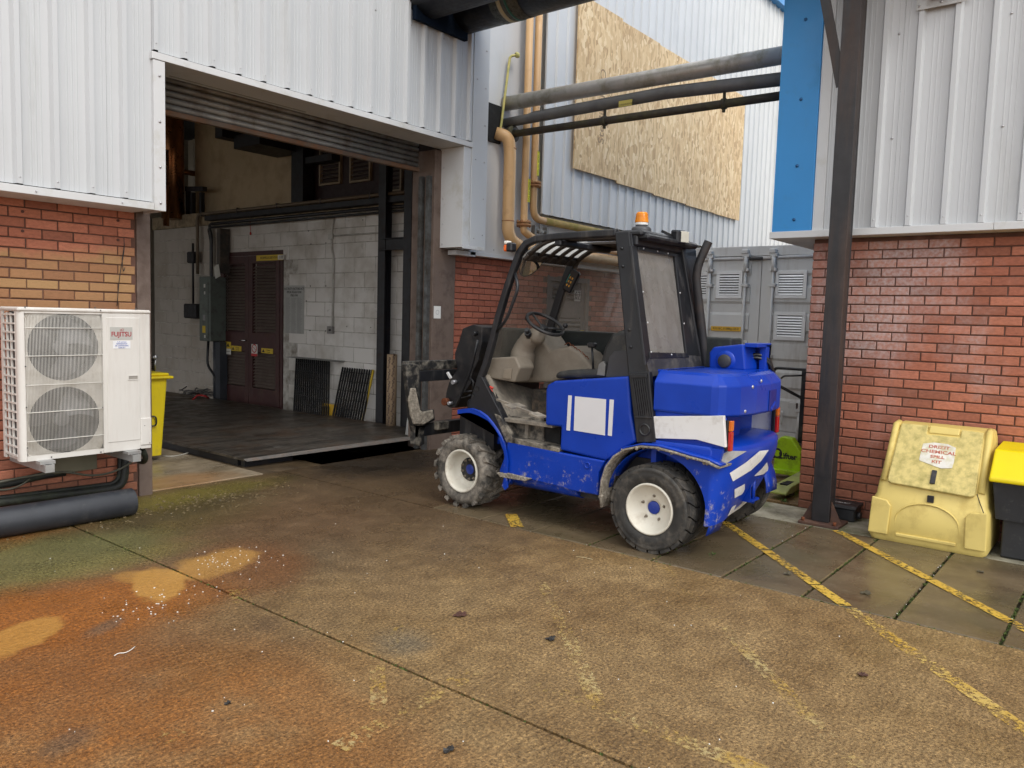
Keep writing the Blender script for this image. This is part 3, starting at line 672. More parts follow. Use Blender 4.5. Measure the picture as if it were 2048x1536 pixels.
screws(rb, [(XC-.034, 2.021-BP*k, 2.46 if k != 2 else 2.48) for k in range(10)]+[(XC-.002, 2.021-BP*k-.09, z) for k in range(1, 9, 3) for z in (3.1, 3.9)], (-1, 0, 0))
p0 = at(1832, 22, 'x', XC-.05); p1 = at(1935, 2, 'x', XC-.05)
vt = thing('wall_vent', (XC-.05, (p0.y+p1.y)/2, p0.z), 'galvanised plate with a dark flue outlet at the top of the right cladding', 'vent')
MB().box(XC-.052, XC-.046, p1.y, p0.y, p0.z+.0, p0.z+.5).build('plate', mat('galv_dull', (.42, .42, .41), .5, .3, dirt=(.2, .17, .13), amt=.4), vt, bevel=.001)
MB().lathe([(.12, 0), (.13, .1), (.1, .11), (.1, .0)], (XC-.05, (p0.y+p1.y)/2, p0.z+.19), (-1, 0, 0), 20).build('flue', M['rust'], vt)
screws(vt, [(XC-.052, p0.y-.02, p0.z+.03), (XC-.052, p1.y+.02, p0.z+.03), (XC-.052, (p0.y+p1.y)/2, p0.z+.03)], (-1, 0, 0))
# ================================================================ doorway
def one(mb, name, m, label, cat, group=None, **k): return tag(mb.build(name, m, **k), label, cat, group)
one(MB().box(3.186, 3.30, 6.53, 6.85, -.01, 3.5, .003), 'steel_door_post', M['steel_brown'], 'narrow brown steel door post right of the white air conditioner', 'door post')
dp = thing('steel_door_post', (6.85, 6.6, 0), 'wide brown steel post on the right of the doorway carrying a small white notice', 'door post')
MB().box(6.655, 7.035, 6.53, 6.9, -.02, 3.5, .004).build('post', M['steel_brown'], dp)
MB().box(6.60, 6.654, 6.57, 6.62, 0, 3.2).box(6.60, 6.654, 6.69, 6.74, 0, 3.2).build('guide_channel', mat('guide_metal', (.12, .125, .125), .45, .5, dirt=(.05, .04, .03), amt=.5), dp)
pa, pb = at(868, 612, 'y', 6.526), at(881, 637, 'y', 6.526)
nt = MB().box(pa.x, pb.x, 6.524, 6.529, pb.z, pa.z).build('notice', mat('paper_white', (.75, .75, .72), .5, bump=0, var=.04), dp)
MB().lathe([(.022, 0), (.022, .001), (.028, .001), (.028, 0)], ((pa.x+pb.x)/2, 6.5235, (pa.z+pb.z)/2), (0, -1, 0), 20).build('printed_ring', mat('print_grey', (.5, .5, .5), .6, bump=0), nt)
# roller shutter
sh = thing('roller_shutter', (5.0, 6.75, 3.33), 'rolled-up grey steel roller shutter at the head of the workshop doorway', 'shutter')
M['shutter'] = mat('shutter_steel', (.3, .3, .285), .5, .3, var=.2, scale=5, dirt=(.1, .05, .025), amt=.42, ds=4, bump=.1)
for k in range(9):
    z = 3.305+.058*k
    pr = [(6.765-.018*math.sin(math.pi*q/6)-.001*k, z+.055*q/6) for q in range(7)]
    b = MB().grid([[(3.36, y, zz) for y, zz in pr], [(6.6, y, zz) for y, zz in pr]])
    b.build('slat', M['shutter'], sh, solid=-.0015)
MB().box(3.35, 6.61, 6.735, 6.79, 3.255, 3.3).build('bottom_rail', mat('shutter_rail', (.16, .12, .09), .6, .3, dirt=(.25, .1, .035), amt=.5, ds=3), sh, bevel=.004)
pa, pb = at(328, 142, 'y', 6.5), at(612, 222, 'y', 6.5)
one(MB().box(3.46, pb.x, 6.49, 6.515, pb.z-.012, pb.z+.008), 'cover_strip', mat('strip_grey', (.3, .3, .26), .5), 'thin pale strip fixed under the door head in front of the shutter', 'strip')
one(MB().box(3.3, 6.8, 6.57, 6.74, 3.66, 3.7).box(3.3, 6.7, 6.8, 7.3, 3.75, 4.4), 'shutter_housing', M['steel_black'], 'dark housing of the roller shutter above the doorway', 'housing')
# ================================================================ inside the workshop: shell
def S2(o): o['kind'] = 'structure'; return o
dk = mat('shop_dark_wall', (.42, .38, .32), .9, var=.2, scale=1.5)
S2(MB().box(-6.2, -6, 6.6, 24, 4.9, 6).box(-6.2, -6, 6.6, 7.2, 0, 4.9).box(-6.2, -6, 15, 15.5, 0, 4.9).box(-6.2, 14, 24, 24.2, 0, 6).box(14, 14.2, 14.9, 24, 0, 6).box(8.3, 14.2, 14.7, 14.9, 0, 6).build('workshop_wall', dk))  # unseen west side: open bay added to let more daylight in
S2(MB().box(-6.2, 14.2, 6.5, 24.2, 5.9, 6.05).build('workshop_ceiling', dk))
XW = 7.6
wht = mat('blockwork_paint', (.5, .485, .46), .7, var=.12, scale=2.2, bump=.35, bs=55, bd=.008, dirt=(.17, .13, .09), amt=.42, ds=2.4)
def block_mat():
    t = NT('painted_block'); r = t.rnd()
    cc = t.mix(r, (.68, .66, .63), (.76, .74, .71))
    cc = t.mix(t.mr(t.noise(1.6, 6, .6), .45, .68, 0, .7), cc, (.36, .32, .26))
    cc = t.mix(t.mr(t.sep()['Y'], 9.5, 13, 0, .62), cc, (.27, .215, .155))      # darker and browner deeper inside
    cc = t.mix(t.mr(t.noise(6, 7, .72), .62, .74, 0, .5), cc, (.16, .13, .1))
    return t.fin(cc, .75, 0, t.bump(t.noise(45, 5, .65), .5, .008))
M['block'] = block_mat()
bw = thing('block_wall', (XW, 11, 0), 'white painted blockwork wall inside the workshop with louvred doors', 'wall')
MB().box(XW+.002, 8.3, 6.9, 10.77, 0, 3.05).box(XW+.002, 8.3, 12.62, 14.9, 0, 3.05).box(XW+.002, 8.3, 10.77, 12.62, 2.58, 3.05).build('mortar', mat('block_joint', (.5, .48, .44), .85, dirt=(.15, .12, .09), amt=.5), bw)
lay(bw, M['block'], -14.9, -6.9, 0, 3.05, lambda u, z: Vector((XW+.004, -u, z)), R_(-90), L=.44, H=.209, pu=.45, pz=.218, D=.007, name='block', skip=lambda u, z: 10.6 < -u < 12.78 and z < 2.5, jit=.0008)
MB().box(XW-.03, 8.25, 6.9, 14.9, 3.052, 3.28).build('ledge', mat('ledge_cream', (.36, .28, .18), .8, dirt=(.12, .09, .06), amt=.5), bw, bevel=.006)
cream = mat('cream_plaster', (.5, .39, .25), .8, var=.08, scale=1.2, bump=.3, bs=25, dirt=(.3, .22, .14), amt=.42, ds=2.4)
XU = 7.95
yA = at(390, 330, 'x', XU).y; yB = at(597, 330, 'x', XU).y
uw = thing('upper_wall', (XU, 11, 3.16), 'cream upper wall with dark red louvred window above the block wall ledge', 'wall')
MB().box(XU, 8.3, yB, yA, 3.28, 5.9).build('plaster_panel', cream, uw)
MB().box(XU+.04, 8.3, 6.9, yB, 3.16, 5.9).build('dark_panel', mat('maroon_dark', (.03, .012, .012), .6), uw)
mar = mat('maroon_paint', (.05, .014, .014), .45, var=.2, scale=4, dirt=(.1, .06, .045), amt=.42, ds=6)
lou = mat('louvre_paint', (.13, .1, .085), .5, var=.15, dirt=(.16, .13, .1), amt=.4, ds=9)
cf = mat('cream_frame', (.33, .26, .18), .7)
for (xa, xb, ya, yb) in ((641, 678, 268, 368), (702, 738, 300, 362), (780, 800, 300, 380)):
    p = at(xa, yb, 'x', XU); q = at(xb, yb, 'x', XU)
    z0, z1 = p.z, p.z+.85
    fr = MB().box(XU-.01, XU+.04, q.y-.03, q.y, z0-.03, z1).box(XU-.01, XU+.04, p.y, p.y+.03, z0-.03, z1).box(XU-.01, XU+.04, q.y, p.y, z0-.03, z0).build('louvre_frame', cf, uw)
    for k in range(13):
        z = z0+.065*k; MB().bar((XU+.01, q.y, z+.03), (XU+.01, p.y, z+.03), .05, .008, up=(-.7, 0, .7)).build('louvre_slat', lou, uw)
p = at(597, 300, 'x', 7.9); q = at(622, 300, 'x', 7.9)
one(MB().box(7.75, 7.95, q.y, p.y-.02, 3.17, 5.9).box(7.78, 7.95, at(665, 350, 'x', 7.8).y, q.y, 3.9, 4.0), 'steel_portal', M['steel_black'], 'black steel frame beside the dark louvred window inside the workshop', 'frame')
p = at(487, 282, 'x', 7.4)
one(MB().box(6.9, 7.9, p.y-.2, p.y, p.z-.05, p.z+.2).box(7.1, 7.9, p.y-.9, p.y-.2, p.z-.2, p.z), 'roof_bracket', M['steel_black'], 'stepped black bracket high on the cream upper wall inside', 'bracket')
# steel plates over the pit
pl = thing('steel_road_plate', (5.9, 8, .0), 'nearest big worn black steel plate bridging the workshop threshold', 'steel plate', 'steel plates on the workshop floor')
MB().prism([(4.47, 6.99), (7.28, 6.99), (7.28, 9.15), (4.47, 9.15)], 'z', .075, .1).build('plate', M['plate'], pl, bevel=.003)
MB().add([(4.47, 6.985, .1), (7.28, 6.985, .1), (7.2, 6.75, .15), (6.6, 6.72, .12), (4.49, 6.96, .085)], [(0, 4, 3, 2, 1)]).build('lip', mat('worn_lip', (.3, .28, .26), .38, .5, var=.3, scale=8, dirt=(.16, .09, .05), amt=.46), pl, solid=.012)
for q_b in ((4.52, 5.1, 7.05, 7.12), (7.06, 7.28, 7.1, 9.1), (4.5, 4.56, 7.15, 9.1)): MB().box(*q_b, 0, .075).build('bearer', M['steel_black'], pl)
p2_ = one(MB().box(4.35, 7.25, 9.18, 12.2, .055, .085, .003), 'steel_road_plate', M['plate'], 'farther dark steel plate on the workshop floor in front of the louvred doors', 'steel plate', 'steel plates on the workshop floor')
# louvred double door
dr = thing('louvred_door', (XW, 11.78, 0), 'dark maroon double louvred door with yellow warning signs in the white block wall', 'door')
xd = XW-.015
MB().box(xd, XW+.1, 10.78, 10.84, 0, 2.56).box(xd, XW+.1, 12.56, 12.61, 0, 2.56).box(xd, XW+.1, 10.84, 12.56, 2.49, 2.56).build('frame', mar, dr, bevel=.004)
MB().box(XW-.025, XW, 12.63, 12.69, 0, 2.3).build('white_edge', mat('edge_white', (.55, .54, .5), .6), dr)
for (y0, y1) in ((10.845, 11.695), (11.705, 12.555)):
    lf = MB().box(xd-.012, XW+.04, y0, y0+.1, .02, 2.485).box(xd-.012, XW+.04, y1-.1, y1, .02, 2.485).box(xd-.012, XW+.04, y0+.1, y1-.1, .02, .3).box(xd-.012, XW+.04, y0+.1, y1-.1, .9, 1.22).box(xd-.012, XW+.04, y0+.1, y1-.1, 2.36, 2.485).box(XW+.05, XW+.06, y0+.1, y1-.1, .3, 2.36).build('door_leaf', mar, dr, bevel=.003)
    for (za, zb) in ((.31, .89), (1.23, 2.35)):
        z = za
        while z < zb-.03:
            MB().bar((XW+.012, y0+.1, z+.028), (XW+.012, y1-.1, z+.028), .058, .006, up=(-.65, 0, .75)).build('louvre_slat', lou, lf); z += .052
yel = mat('sign_yellow', (.6, .42, .03), .5, bump=0, var=.06); redm = mat('sign_red', (.45, .03, .03), .5, bump=0)
blk = mat('print_black', (.02, .02, .02), .6, bump=0); wsign = mat('sign_white', (.62, .6, .56), .5, bump=0, var=.05)
def sign(parent, xa, ya, xb, yb, X, m, name='sign'):
    p = at(xa, ya, 'x', X); q = at(xb, yb, 'x', X); q.y
    zm = (p.z+q.z)/2; h = (p.z-q.z)/2
    return MB().box(X-.003, X, q.y, p.y, zm-h, zm+h).build(name, m, parent), (X-.0035, (p.y+q.y)/2, zm), abs(p.y-q.y), 2*h
YV = (0, -1, 0); ZV = (0, 0, 1)
X_ = xd-.013
o, ce, w_, h_ = sign(dr, 513, 511, 566, 520, X_, yel); text('sign_text', '00 CHEMICAL & SUBSTATION 52', h_*.62, ce, YV, ZV, blk, dr, sx=.62)
o, ce, w_, h_ = sign(dr, 556, 510, 568, 519, X_-.004, wsign); text('sign_text', '118', h_*.9, ce, YV, ZV, blk, dr)
for (a, b_, c_, d_) in ((463, 691, 483, 703), (523, 696, 546, 708)):
    o, ce, w_, h_ = sign(dr, a, b_, c_, d_, X_-.004, yel); text('sign_text', 'Danger', h_*.42, (ce[0], ce[1]-w_*.12, ce[2]+h_*.17), YV, ZV, blk, dr); text('sign_text', '415 volts', h_*.3, (ce[0], ce[1]-w_*.12, ce[2]-h_*.24), YV, ZV, blk, dr)
    MB().prism([(ce[1]+w_*.44, ce[2]-h_*.3), (ce[1]+w_*.2, ce[2]-h_*.3), (ce[1]+w_*.32, ce[2]+h_*.33)], 'x', X_-.0085, X_-.0075).build('hazard_triangle', blk, dr)
o, ce, w_, h_ = sign(dr, 451, 683, 462, 709, X_-.004, yel); o2, ce2, w2, h2 = sign(dr, 451, 697, 462, 709, X_-.006, wsign)
MB().prism([(ce[1]+w_*.3, ce[2]+h_*.1), (ce[1]-w_*.3, ce[2]+h_*.1), (ce[1], ce[2]+h_*.4)], 'x', X_-.0085, X_-.0075).build('hazard_triangle', blk, dr)
text('sign_text', 'DANGER', h_*.12, (X_-.0105, ce2[1], ce2[2]), YV, ZV, blk, dr)
o, ce, w_, h_ = sign(dr, 503, 688, 515, 713, X_-.004, wsign)
MB().lathe([(w_*.32, 0), (w_*.32, .002), (w_*.42, .002), (w_*.42, 0)], (ce[0], ce[1], ce[2]+h_*.15), (-1, 0, 0), 20).bar((ce[0]-.001, ce[1]+w_*.25, ce[2]+h_*.28), (ce[0]-.001, ce[1]-w_*.25, ce[2]+h_*.02), .008, .002, up=(1, 0, 0)).build('prohibition_ring', redm, dr)
MB().box(ce[0]-.001, ce[0], ce[1]-w_*.5, ce[1]+w_*.5, ce[2]-h_*.5, ce[2]-h_*.28).build('sign_band', redm, dr)
MB().cyl((X_, 11.76, 1.08), (X_-.06, 11.76, 1.08), .012, 8).cyl((X_-.055, 11.76, 1.08), (X_-.055, 11.88, 1.08), .009, 8).build('handle', mat('chrome', (.6, .6, .6), .25, 1, bump=0), dr)
# poster, socket and conduit on the block wall
po = thing('safety_poster', (XW, 10.6, 1.1), 'grey printed regulations poster on the white block wall right of the louvred doors', 'poster')
o, ce, w_, h_ = sign(po, 569, 571, 608, 668, XW-.006, mat('poster_paper', (.36, .36, .34), .45, bump=0, var=.05), 'sheet')
text('poster_text', 'ELECTRICITY (FACTORIES ACT)\nSPECIAL REGULATIONS\n1908 & 1944', .052, (ce[0]-.001, ce[1]-.0, ce[2]+h_*.36), YV, ZV, blk, po, sx=.7)
b = MB()
for col_ in range(3):
    for k in range(34):
        y = ce[1]+w_*.42-col_*w_*.29; z = ce[2]+h_*.24-k*.0165; b.box(ce[0]-.001, ce[0], y-w_*.25*random.uniform(.7, 1), y, z-.004, z)
b.build('small_print', mat('print_soft', (.16, .16, .16), .7, bump=0), po, kind='stuff')
pw = mat('plastic_white', (.5, .49, .46), .5, var=.08, dirt=(.25, .2, .15), amt=.4)
def wp(x, y, X=None): p = at(x, y, 'x', (XW-.02) if X is None else X); return p
cd = thing('socket_conduit', wp(666, 660), 'white conduit dropping to a grey switched socket on the block wall', 'conduit')
MB().tube([wp(668, 433), wp(664, 465), wp(663, 472)], .012, 8).tube(fillet([wp(663, 472), wp(664, 500), wp(667, 515), wp(665, 655)], .1), .016, 8).build('conduit', pw, cd)
MB().tube([wp(665, 472), wp(748, 466), wp(850, 458)], .012, 8).build('conduit', pw, cd)
p = wp(662, 473); MB().obox(p, ((1, 0, 0), (0, 1, 0), (0, 0, 1)), (.02, .05, .04), .005).build('junction_box', pw, cd)
p = wp(662, 660); MB().obox(p, ((1, 0, 0), (0, 1, 0), (0, 0, 1)), (.035, .06, .055), .006).build('socket_box', mat('metalclad', (.22, .21, .2), .45, .4), cd)
MB().cyl(p+Vector((-.03, -.03, 0)), p+Vector((-.06, -.03, 0)), .014, 8).build('switch', blk, cd)
b = MB()
for q in ((617, 462), (622, 488), (652, 486), (652, 572), (621, 572), (613, 602), (694, 653), (620, 661), (742, 655), (651, 662), (726, 440)):
    b.cyl(wp(*q, XW+.002), wp(*q, XW-.006), .01, 6)
b.build('wall_plug', blk, bw, kind='stuff')
# pipes and trays along the top of the block wall
pipe_d = mat('dark_pipe', (.05, .045, .04), .6, dirt=(.14, .11, .08), amt=.45, ds=6)
hp = thing('service_pipes', wp(600, 410), 'run of dark service pipes and cable tray along the top of the block wall', 'pipes')
yR, yL = 6.95, wp(402, 430).y
z0 = wp(402, 428).z
MB().tube(fillet([(XW-.09, yR, z0-.02), (XW-.09, yL, z0-.02), (XW-.09, yL, 2.2)], .12), .028, 10).build('pipe', mat('conduit_cream', (.17, .13, .09), .6, .2), hp)
MB().box(XW-.16, XW-.01, yR, yL-.35, z0-.15, z0-.07).build('cable_tray', M['steel_black'], hp, bevel=.004)
for dz, r in ((-.2, .03), (-.26, .022)): MB().tube(fillet([(XW-.07, yR, z0+dz), (XW-.07, yL-.45-dz*.6, z0+dz), (XW-.07, yL-.55-dz*.6, z0+dz-.2), (XW-.07, yL-.52-dz*.5, 2.1), (XW-.06, yL-.62, .12)], .2, 6), r*.8, 10).build('cable', M['black_paint'], hp)
b = MB()
for k in range(6): y = 7.5+k*1.1; b.box(XW-.12, XW, y, y+.02, z0-.06, z0+.02)
b.build('pipe_clip', pipe_d, hp, kind='stuff')
p = wp(500, 440); rc = one(MB().cyl(p+Vector((0, 0, .0)), wp(501, 462), .006, 6).lathe([(.012, 0), (.016, .03), (.004, .06)], wp(501, 470), (0, 0, 1), 8), 'pull_cord', mat('cord_red', (.4, .03, .02), .5, bump=0), 'thin red pull cord hanging above the louvred doors', 'cord')
# switchgear cabinet left of the door
X3 = XW-.32
ca, cb = at(398, 553, 'x', X3), at(420, 683, 'x', X3)
sg = thing('switch_cabinet', (X3, (ca.y+cb.y)/2, cb.z), 'tall grey-green electrical cabinet with labels left of the louvred doors', 'cabinet')
gg = mat('cabinet_green', (.115, .135, .12), .5, var=.08, dirt=(.06, .05, .04), amt=.4)
MB().box(X3, XW-.01, cb.y, ca.y, 1.04, 2.14, .012).build('enclosure', gg, sg)
MB().box(X3-.012, X3, cb.y+.04, ca.y-.04, 1.08, 2.1, .006).build('cabinet_door', gg, sg)
for (z, s_, m_) in ((1.98, .06, wsign), (1.86, .05, wsign), (1.44, .1, mat('steel_dull', (.3, .3, .3), .4, .8)), (1.24, .12, yel), (1.12, .05, wsign)):
    MB().box(X3-.015, X3-.012, cb.y+.12, cb.y+.12+s_*.8, z-s_/2, z+s_/2).build('label', m_, sg)
MB().box(XW-.2, XW-.02, cb.y-.12, cb.y-.02, 2.2, 2.95).build('trunking', pipe_d, sg)
MB().box(XW-.16, XW-.02, cb.y-.04, cb.y+.1, .02, 1.03).tube([(XW-.1, cb.y+.18, 1.04), (XW-.1, cb.y+.18, .02)], .05, 10).build('trunking', mat('trunk_blue', (.04, .045, .055), .5), sg)
MB().tube(fillet([(XW-.15, ca.y, 1.05), (XW-.15, ca.y+.05, .6), (XW-.15, ca.y-.2, .45), (XW-.12, cb.y, .05)], .15, 5), .022, 8).build('cable', M['black_paint'], sg)
p = at(432, 543, 'x', XW-.25); MB().bar(p+Vector((0, 0, .1)), p-Vector((0, .06, .1)), .16, .006, up=(1, 0, 0)).build('hanging_tag', mat('tag_pale', (.5, .49, .44), .6), sg)
p = at(386, 515, 'x', XW-.1)
one(MB().obox(p, ((1, 0, 0), (0, 1, 0), (0, 0, 1)), (.07, .1, .1), .02).tube([p+Vector((0, 0, .25)), p, p+Vector((0, 0, -.9))], .02, 8).obox(p-Vector((0, 0, .95)), ((1, 0, 0), (0, 1, 0), (0, 0, 1)), (.08, .2, .13), .02), 'isolator_switch', M['steel_black'], 'black isolator boxes and pipe left of the tall cabinet', 'switch')
# tangle of cables
b = MB()
p0_ = at(415, 793, 'z', .02)
for k in range(15):
    a0 = random.uniform(0, 6); rr = random.uniform(.12, .42); cx, cy = p0_.x+random.uniform(-.12, .12), p0_.y+random.uniform(-.3, .3)
    pts = [(cx+rr*math.cos(a0+q*.7)*random.uniform(.8, 1.2)*.8, cy+rr*math.sin(a0+q*.7)*random.uniform(.8, 1.2), .02+.11*random.random()*(1-rr)+.006*k) for q in range(8)]
    b.tube(fillet(pts, .2, 4), .011, 6)
one(b, 'cable_coil', mat('cable_grey', (.09, .085, .08), .55, var=.4, scale=9), 'tangled heap of cables on the floor below the cabinet', 'cables')
one(MB().tube(fillet([at(385, 800, 'z', .03), at(395, 790, 'z', .12), at(412, 792, 'z', .14), at(420, 799, 'z', .03)], .15), .016, 8), 'cable_plug', redm, 'red cable end lying on the tangled heap of cables', 'cable')
# left inner depth: big lagged and copper pipes
cop = mat('copper_lagging', (.3, .13, .055), .3, .9, var=.25, scale=5, bump=.05)
q = at(345, 300, 'y', 14.0)
pp = thing('plant_pipes', (q.x, 14, 0), 'tall copper and dark lagged pipes in the gloom at the left of the workshop', 'pipes')
MB().cyl((q.x, 14.0, 3.2), (q.x, 14.0, 5.9), .2, 18).build('lagged_pipe', cop, pp)
q2 = at(376, 345, 'y', 14.2); MB().cyl((q.x, 14.2, q2.z), (q.x+1.2, 14.2, q2.z), .05, 12).build('branch_pipe', cop, pp)
q3 = at(332, 380, 'y', 13.4); MB().cyl((q3.x, 13.4, 3.0), (q3.x, 13.4, 4.3), .05, 12).build('branch_pipe', cop, pp)
MB().cyl((6, 14.8, 5.2), (10, 14.8, 5.2), .35, 18).build('lagged_pipe', M['steel_black'], pp)
b = MB()
for (x, y0, y1) in ((377, 375, 432), (386, 385, 432), (404, 385, 432)):
    a_, b_ = at(x, y0, 'x', 7.7), at(x, y1, 'x', 7.7); b.bar(a_, b_, .07, .07)
a_, b_ = at(374, 378, 'x', 7.7), at(410, 378, 'x', 7.7); b.bar(a_, b_, .08, .08)
one(b, 'pipe_stand', M['steel_black'], 'black pipe stand on the ledge at the far end of the block wall', 'stand')
one(MB().tube([at(326, 331, 'y', 13.2), at(334, 331, 'y', 13.2)], .012, 6).tube([at(326, 336, 'y', 13.2), at(334, 336, 'y', 13.2)], .012, 6), 'brass_rod', mat('brass', (.75, .5, .12), .2, 1, bump=0), 'two short bright brass rods by the white corner flashing', 'rods')
# black steel columns
def ibeam(b, x, y, z0, z1, w=.2, d=.2, t=.012):
    return b.box(x-w/2, x+w/2, y-d/2, y-d/2+t, z0, z1).box(x-w/2, x+w/2, y+d/2-t, y+d/2, z0, z1).box(x-t/2, x+t/2, y-d/2+t+.0005, y+d/2-t-.0005, z0, z1)
cols = []
for (xm, yb) in ((764, 856), (814, 866)):
    a_ = at(xm, yb, 'z', 0); cols.append((a_.x, a_.y, .15))
for i, (X, y, w_) in enumerate(cols):
    b = MB(); wd = w_*.95
    b.box(X-.06, X-.05, y-wd/2, y+wd/2, 0, 5.9).box(X+.05, X+.06, y-wd/2, y+wd/2, 0, 5.9).box(X-.0495, X+.0495, y-.005, y+.005, 0, 5.9)
    one(b, 'steel_column', M['steel_black'], ('black steel column left of the cardboard roll, in front of the block wall', 'black steel column between the cardboard roll and the doorway edge')[i], 'column', 'black steel columns inside the doorway')
p = at(790, 486, 'x', 7.3)
one(MB().box(7.4, 7.415, 7.3, 8.25, p.z-.07, p.z+.07).box(7.34, 7.44, 7.3, 8.25, p.z+.07, p.z+.08).box(7.34, 7.44, 7.3, 8.25, p.z-.08, p.z-.07), 'cross_beam', M['steel_black'], 'short horizontal black channel joining the two steel columns', 'beam')
# leaning gratings
def grating(P, m, label, n, hz):
    """P: bottom-left, bottom-right, top-right, top-left picture points on a leaning plane"""
    t_ = thing('floor_grating', P[0], label, 'grating', 'black gratings leaning on the block wall')
    A, B, C_, D = [Vector(q) for q in P]; nn = (B-A).cross(D-A).normalized()
    for k in range(n):
        f = k/(n-1); MB().bar(A+(B-A)*f, D+(C_-D)*f, .028, .012, up=(B-A).normalized()).build('grating_bar', m, t_)
    for k in range(hz):
        f = (k+.5)/hz; MB().bar(A+(D-A)*f+nn*.004, B+(C_-B)*f+nn*.004, .01, .008, up=(D-A).normalized()).build('cross_bar', m, t_)
    return t_
def lean(x, y, z): return (XW-.02-.26*(1-z/.85), y, z)
g1 = at(581, 829, 'z', .0); g2 = at(664, 840, 'z', .0)
def G(xa, ya, xb, yb, xc, zt, xd_): 
    a_ = at(xa, ya, 'z', .02); b_ = at(xb, yb, 'z', .02)
    a_.x = b_.x = (a_.x+b_.x)/2
    c_ = at(xc, 720, 'x', XW-.03); d_ = at(xd_, 720, 'x', XW-.03)
    return [a_, b_, Vector((XW-.03, c_.y, zt)), Vector((XW-.03, d_.y, zt))]
gm = mat('grating_black', (.016, .017, .02), .45, .3, dirt=(.06, .045, .03), amt=.42)
za = at(660, 723, 'x', XW-.03).z; zb = at(745, 740, 'x', XW-.03).z
grating(G(581, 830, 663, 840, 658, za, 593), gm, 'left black floor grating leaning on the block wall under a thin shelf', 17, 7)
grating(G(665, 843, 722, 853, 745, zb, 686), gm, 'right black floor grating with a yellow edge leaning on the block wall', 13, 6)
a_, b_ = at(722, 853, 'z', .01), at(745, 740, 'x', XW-.03); a_.x = (at(665, 843, 'z', .02).x+a_.x)/2
one(MB().bar(a_+Vector((0, -.02, 0)), b_+Vector((0, -.02, 0)), .02, .03), 'yellow_strip', yel, 'thin yellow edging strip along the right side of the right grating', 'strip')
a_, b_ = at(583, 714, 'x', XW-.1), at(680, 723, 'x', XW-.1)
one(MB().box(XW-.2, XW-.005, b_.y, a_.y, b_.z, b_.z+.008), 'thin_shelf', mat('shelf_grey', (.16, .16, .15), .5), 'thin grey shelf strip on the block wall above the left grating', 'shelf')
a_, b_ = at(645, 806, 'x', 7.36), at(672, 838, 'x', 7.36)
one(MB().box(7.36, 7.38, b_.y, a_.y, .0, a_.z, .006), 'yellow_board', mat('panel_yellow', (.6, .36, .02), .5), 'small yellow plastic panel between the two black gratings', 'panel')
# cardboard roll with print, white tube
X5 = 7.05
a_ = at(784, 864, 'z', .005); r5 = .068; cy = a_.y; cx = a_.x-.02
top = at(783, 709, 'x', cx-.03).z
card = mat('cardboard', (.42, .3, .19), .8, var=.08, dirt=(.3, .2, .12), amt=.4)
rl = thing('cardboard_roll', (cx, cy, 0), 'tall cardboard roll printed with dark lettering standing between the black columns', 'roll')
MB().tube([(cx, cy, .003), (cx, cy, top)], r5, 24).build('roll', card, rl)
b = MB()
for k in range(6):
    for s_ in (-1, 1):
        ang = R_(218+s_*24); z = .1+k*(top-.1)/6+(.05 if s_ > 0 else 0)
        n_ = Vector((math.cos(ang), math.sin(ang), 0)); 
        text('print', 'PortaPail', .042, Vector((cx, cy, z+.05))+n_*(r5+.0012), (-n_.y*.15, n_.x*.15, 1), (n_.y, -n_.x, .12), mat('roll_ink', (.09, .06, .05), .7, bump=0), rl, ext=.0004, bold=.001)
q = at(818, 871, 'z', .1); zt = at(818, 790, 'x', q.x).z
one(MB().tube([(q.x, q.y, .1), (q.x+.1, q.y+.02, zt)], .05, 18), 'plastic_tube', mat('tube_white', (.62, .62, .6), .4), 'short white plastic tube standing behind the fork carriage', 'tube')
# yellow wheeled bin behind the air conditioner
bx, by = at(318, 905, 'z', .02).x, at(318, 905, 'z', .02).y
p = at(318, 922, 'z', 0)
bn = thing('wheeled_bin', (p.x-.2, p.y+.3, 0), 'yellow wheeled bin half hidden behind the white air conditioner', 'bin')
binY = mat('bin_yellow', (.72, .56, .015), .4, var=.05, dirt=(.4, .3, .05), amt=.33)
x1 = at(324, 915, 'y', p.y).x; xt = at(335, 760, 'y', p.y-.0).x; zt = at(330, 757, 'y', p.y).z
Y0 = p.y
MB().grid([[(x1-.42, Y0, .06), (x1, Y0, .06), (x1, Y0+.42, .06), (x1-.42, Y0+.42, .06)], [(xt-.02-.5, Y0-.04, zt), (xt-.02, Y0-.04, zt), (xt-.02, Y0+.5, zt), (xt-.52, Y0+.5, zt)]], False, True).build('body', binY, bn, bevel=.02)
MB().box(xt-.56, xt+.03, Y0-.08, Y0+.54, zt, zt+.03, .01).box(xt-.53, xt+.0, Y0-.05, Y0+.5, zt+.03, zt+.06, .015).build('lid', binY, bn, bevel=.006)
q = at(304, 842, 'y', Y0-.02)
MB().tube(fillet([q+Vector((-.03, 0, .05)), q+Vector((.03, -.03, .05)), q+Vector((.03, -.03, -.05)), q+Vector((-.03, 0, -.05))], .04), .008, 8).build('handle', M['black_paint'], bn)
for dy in (.1, .4): MB().cyl((x1-.3, Y0+dy, .06), (x1-.25, Y0+dy, .06), .06, 14).build('wheel', M['rubber'], bn)
q = at(311, 740, 'y', Y0+.2); one(MB().cyl(q, q+Vector((0, 0, .12)), .008, 8).lathe([(.02, 0), (.025, .02), (.01, .04)], q+Vector((0, 0, .12)), (0, 0, 1), 8), 'tap_handle', mat('steel_tap', (.35, .35, .35), .35, .9), 'small steel tap sticking up behind the yellow bin lid', 'tap')
pts = [at(x, y, 'z', .012) for x, y in ((325, 912), (345, 913), (370, 908), (382, 903))]
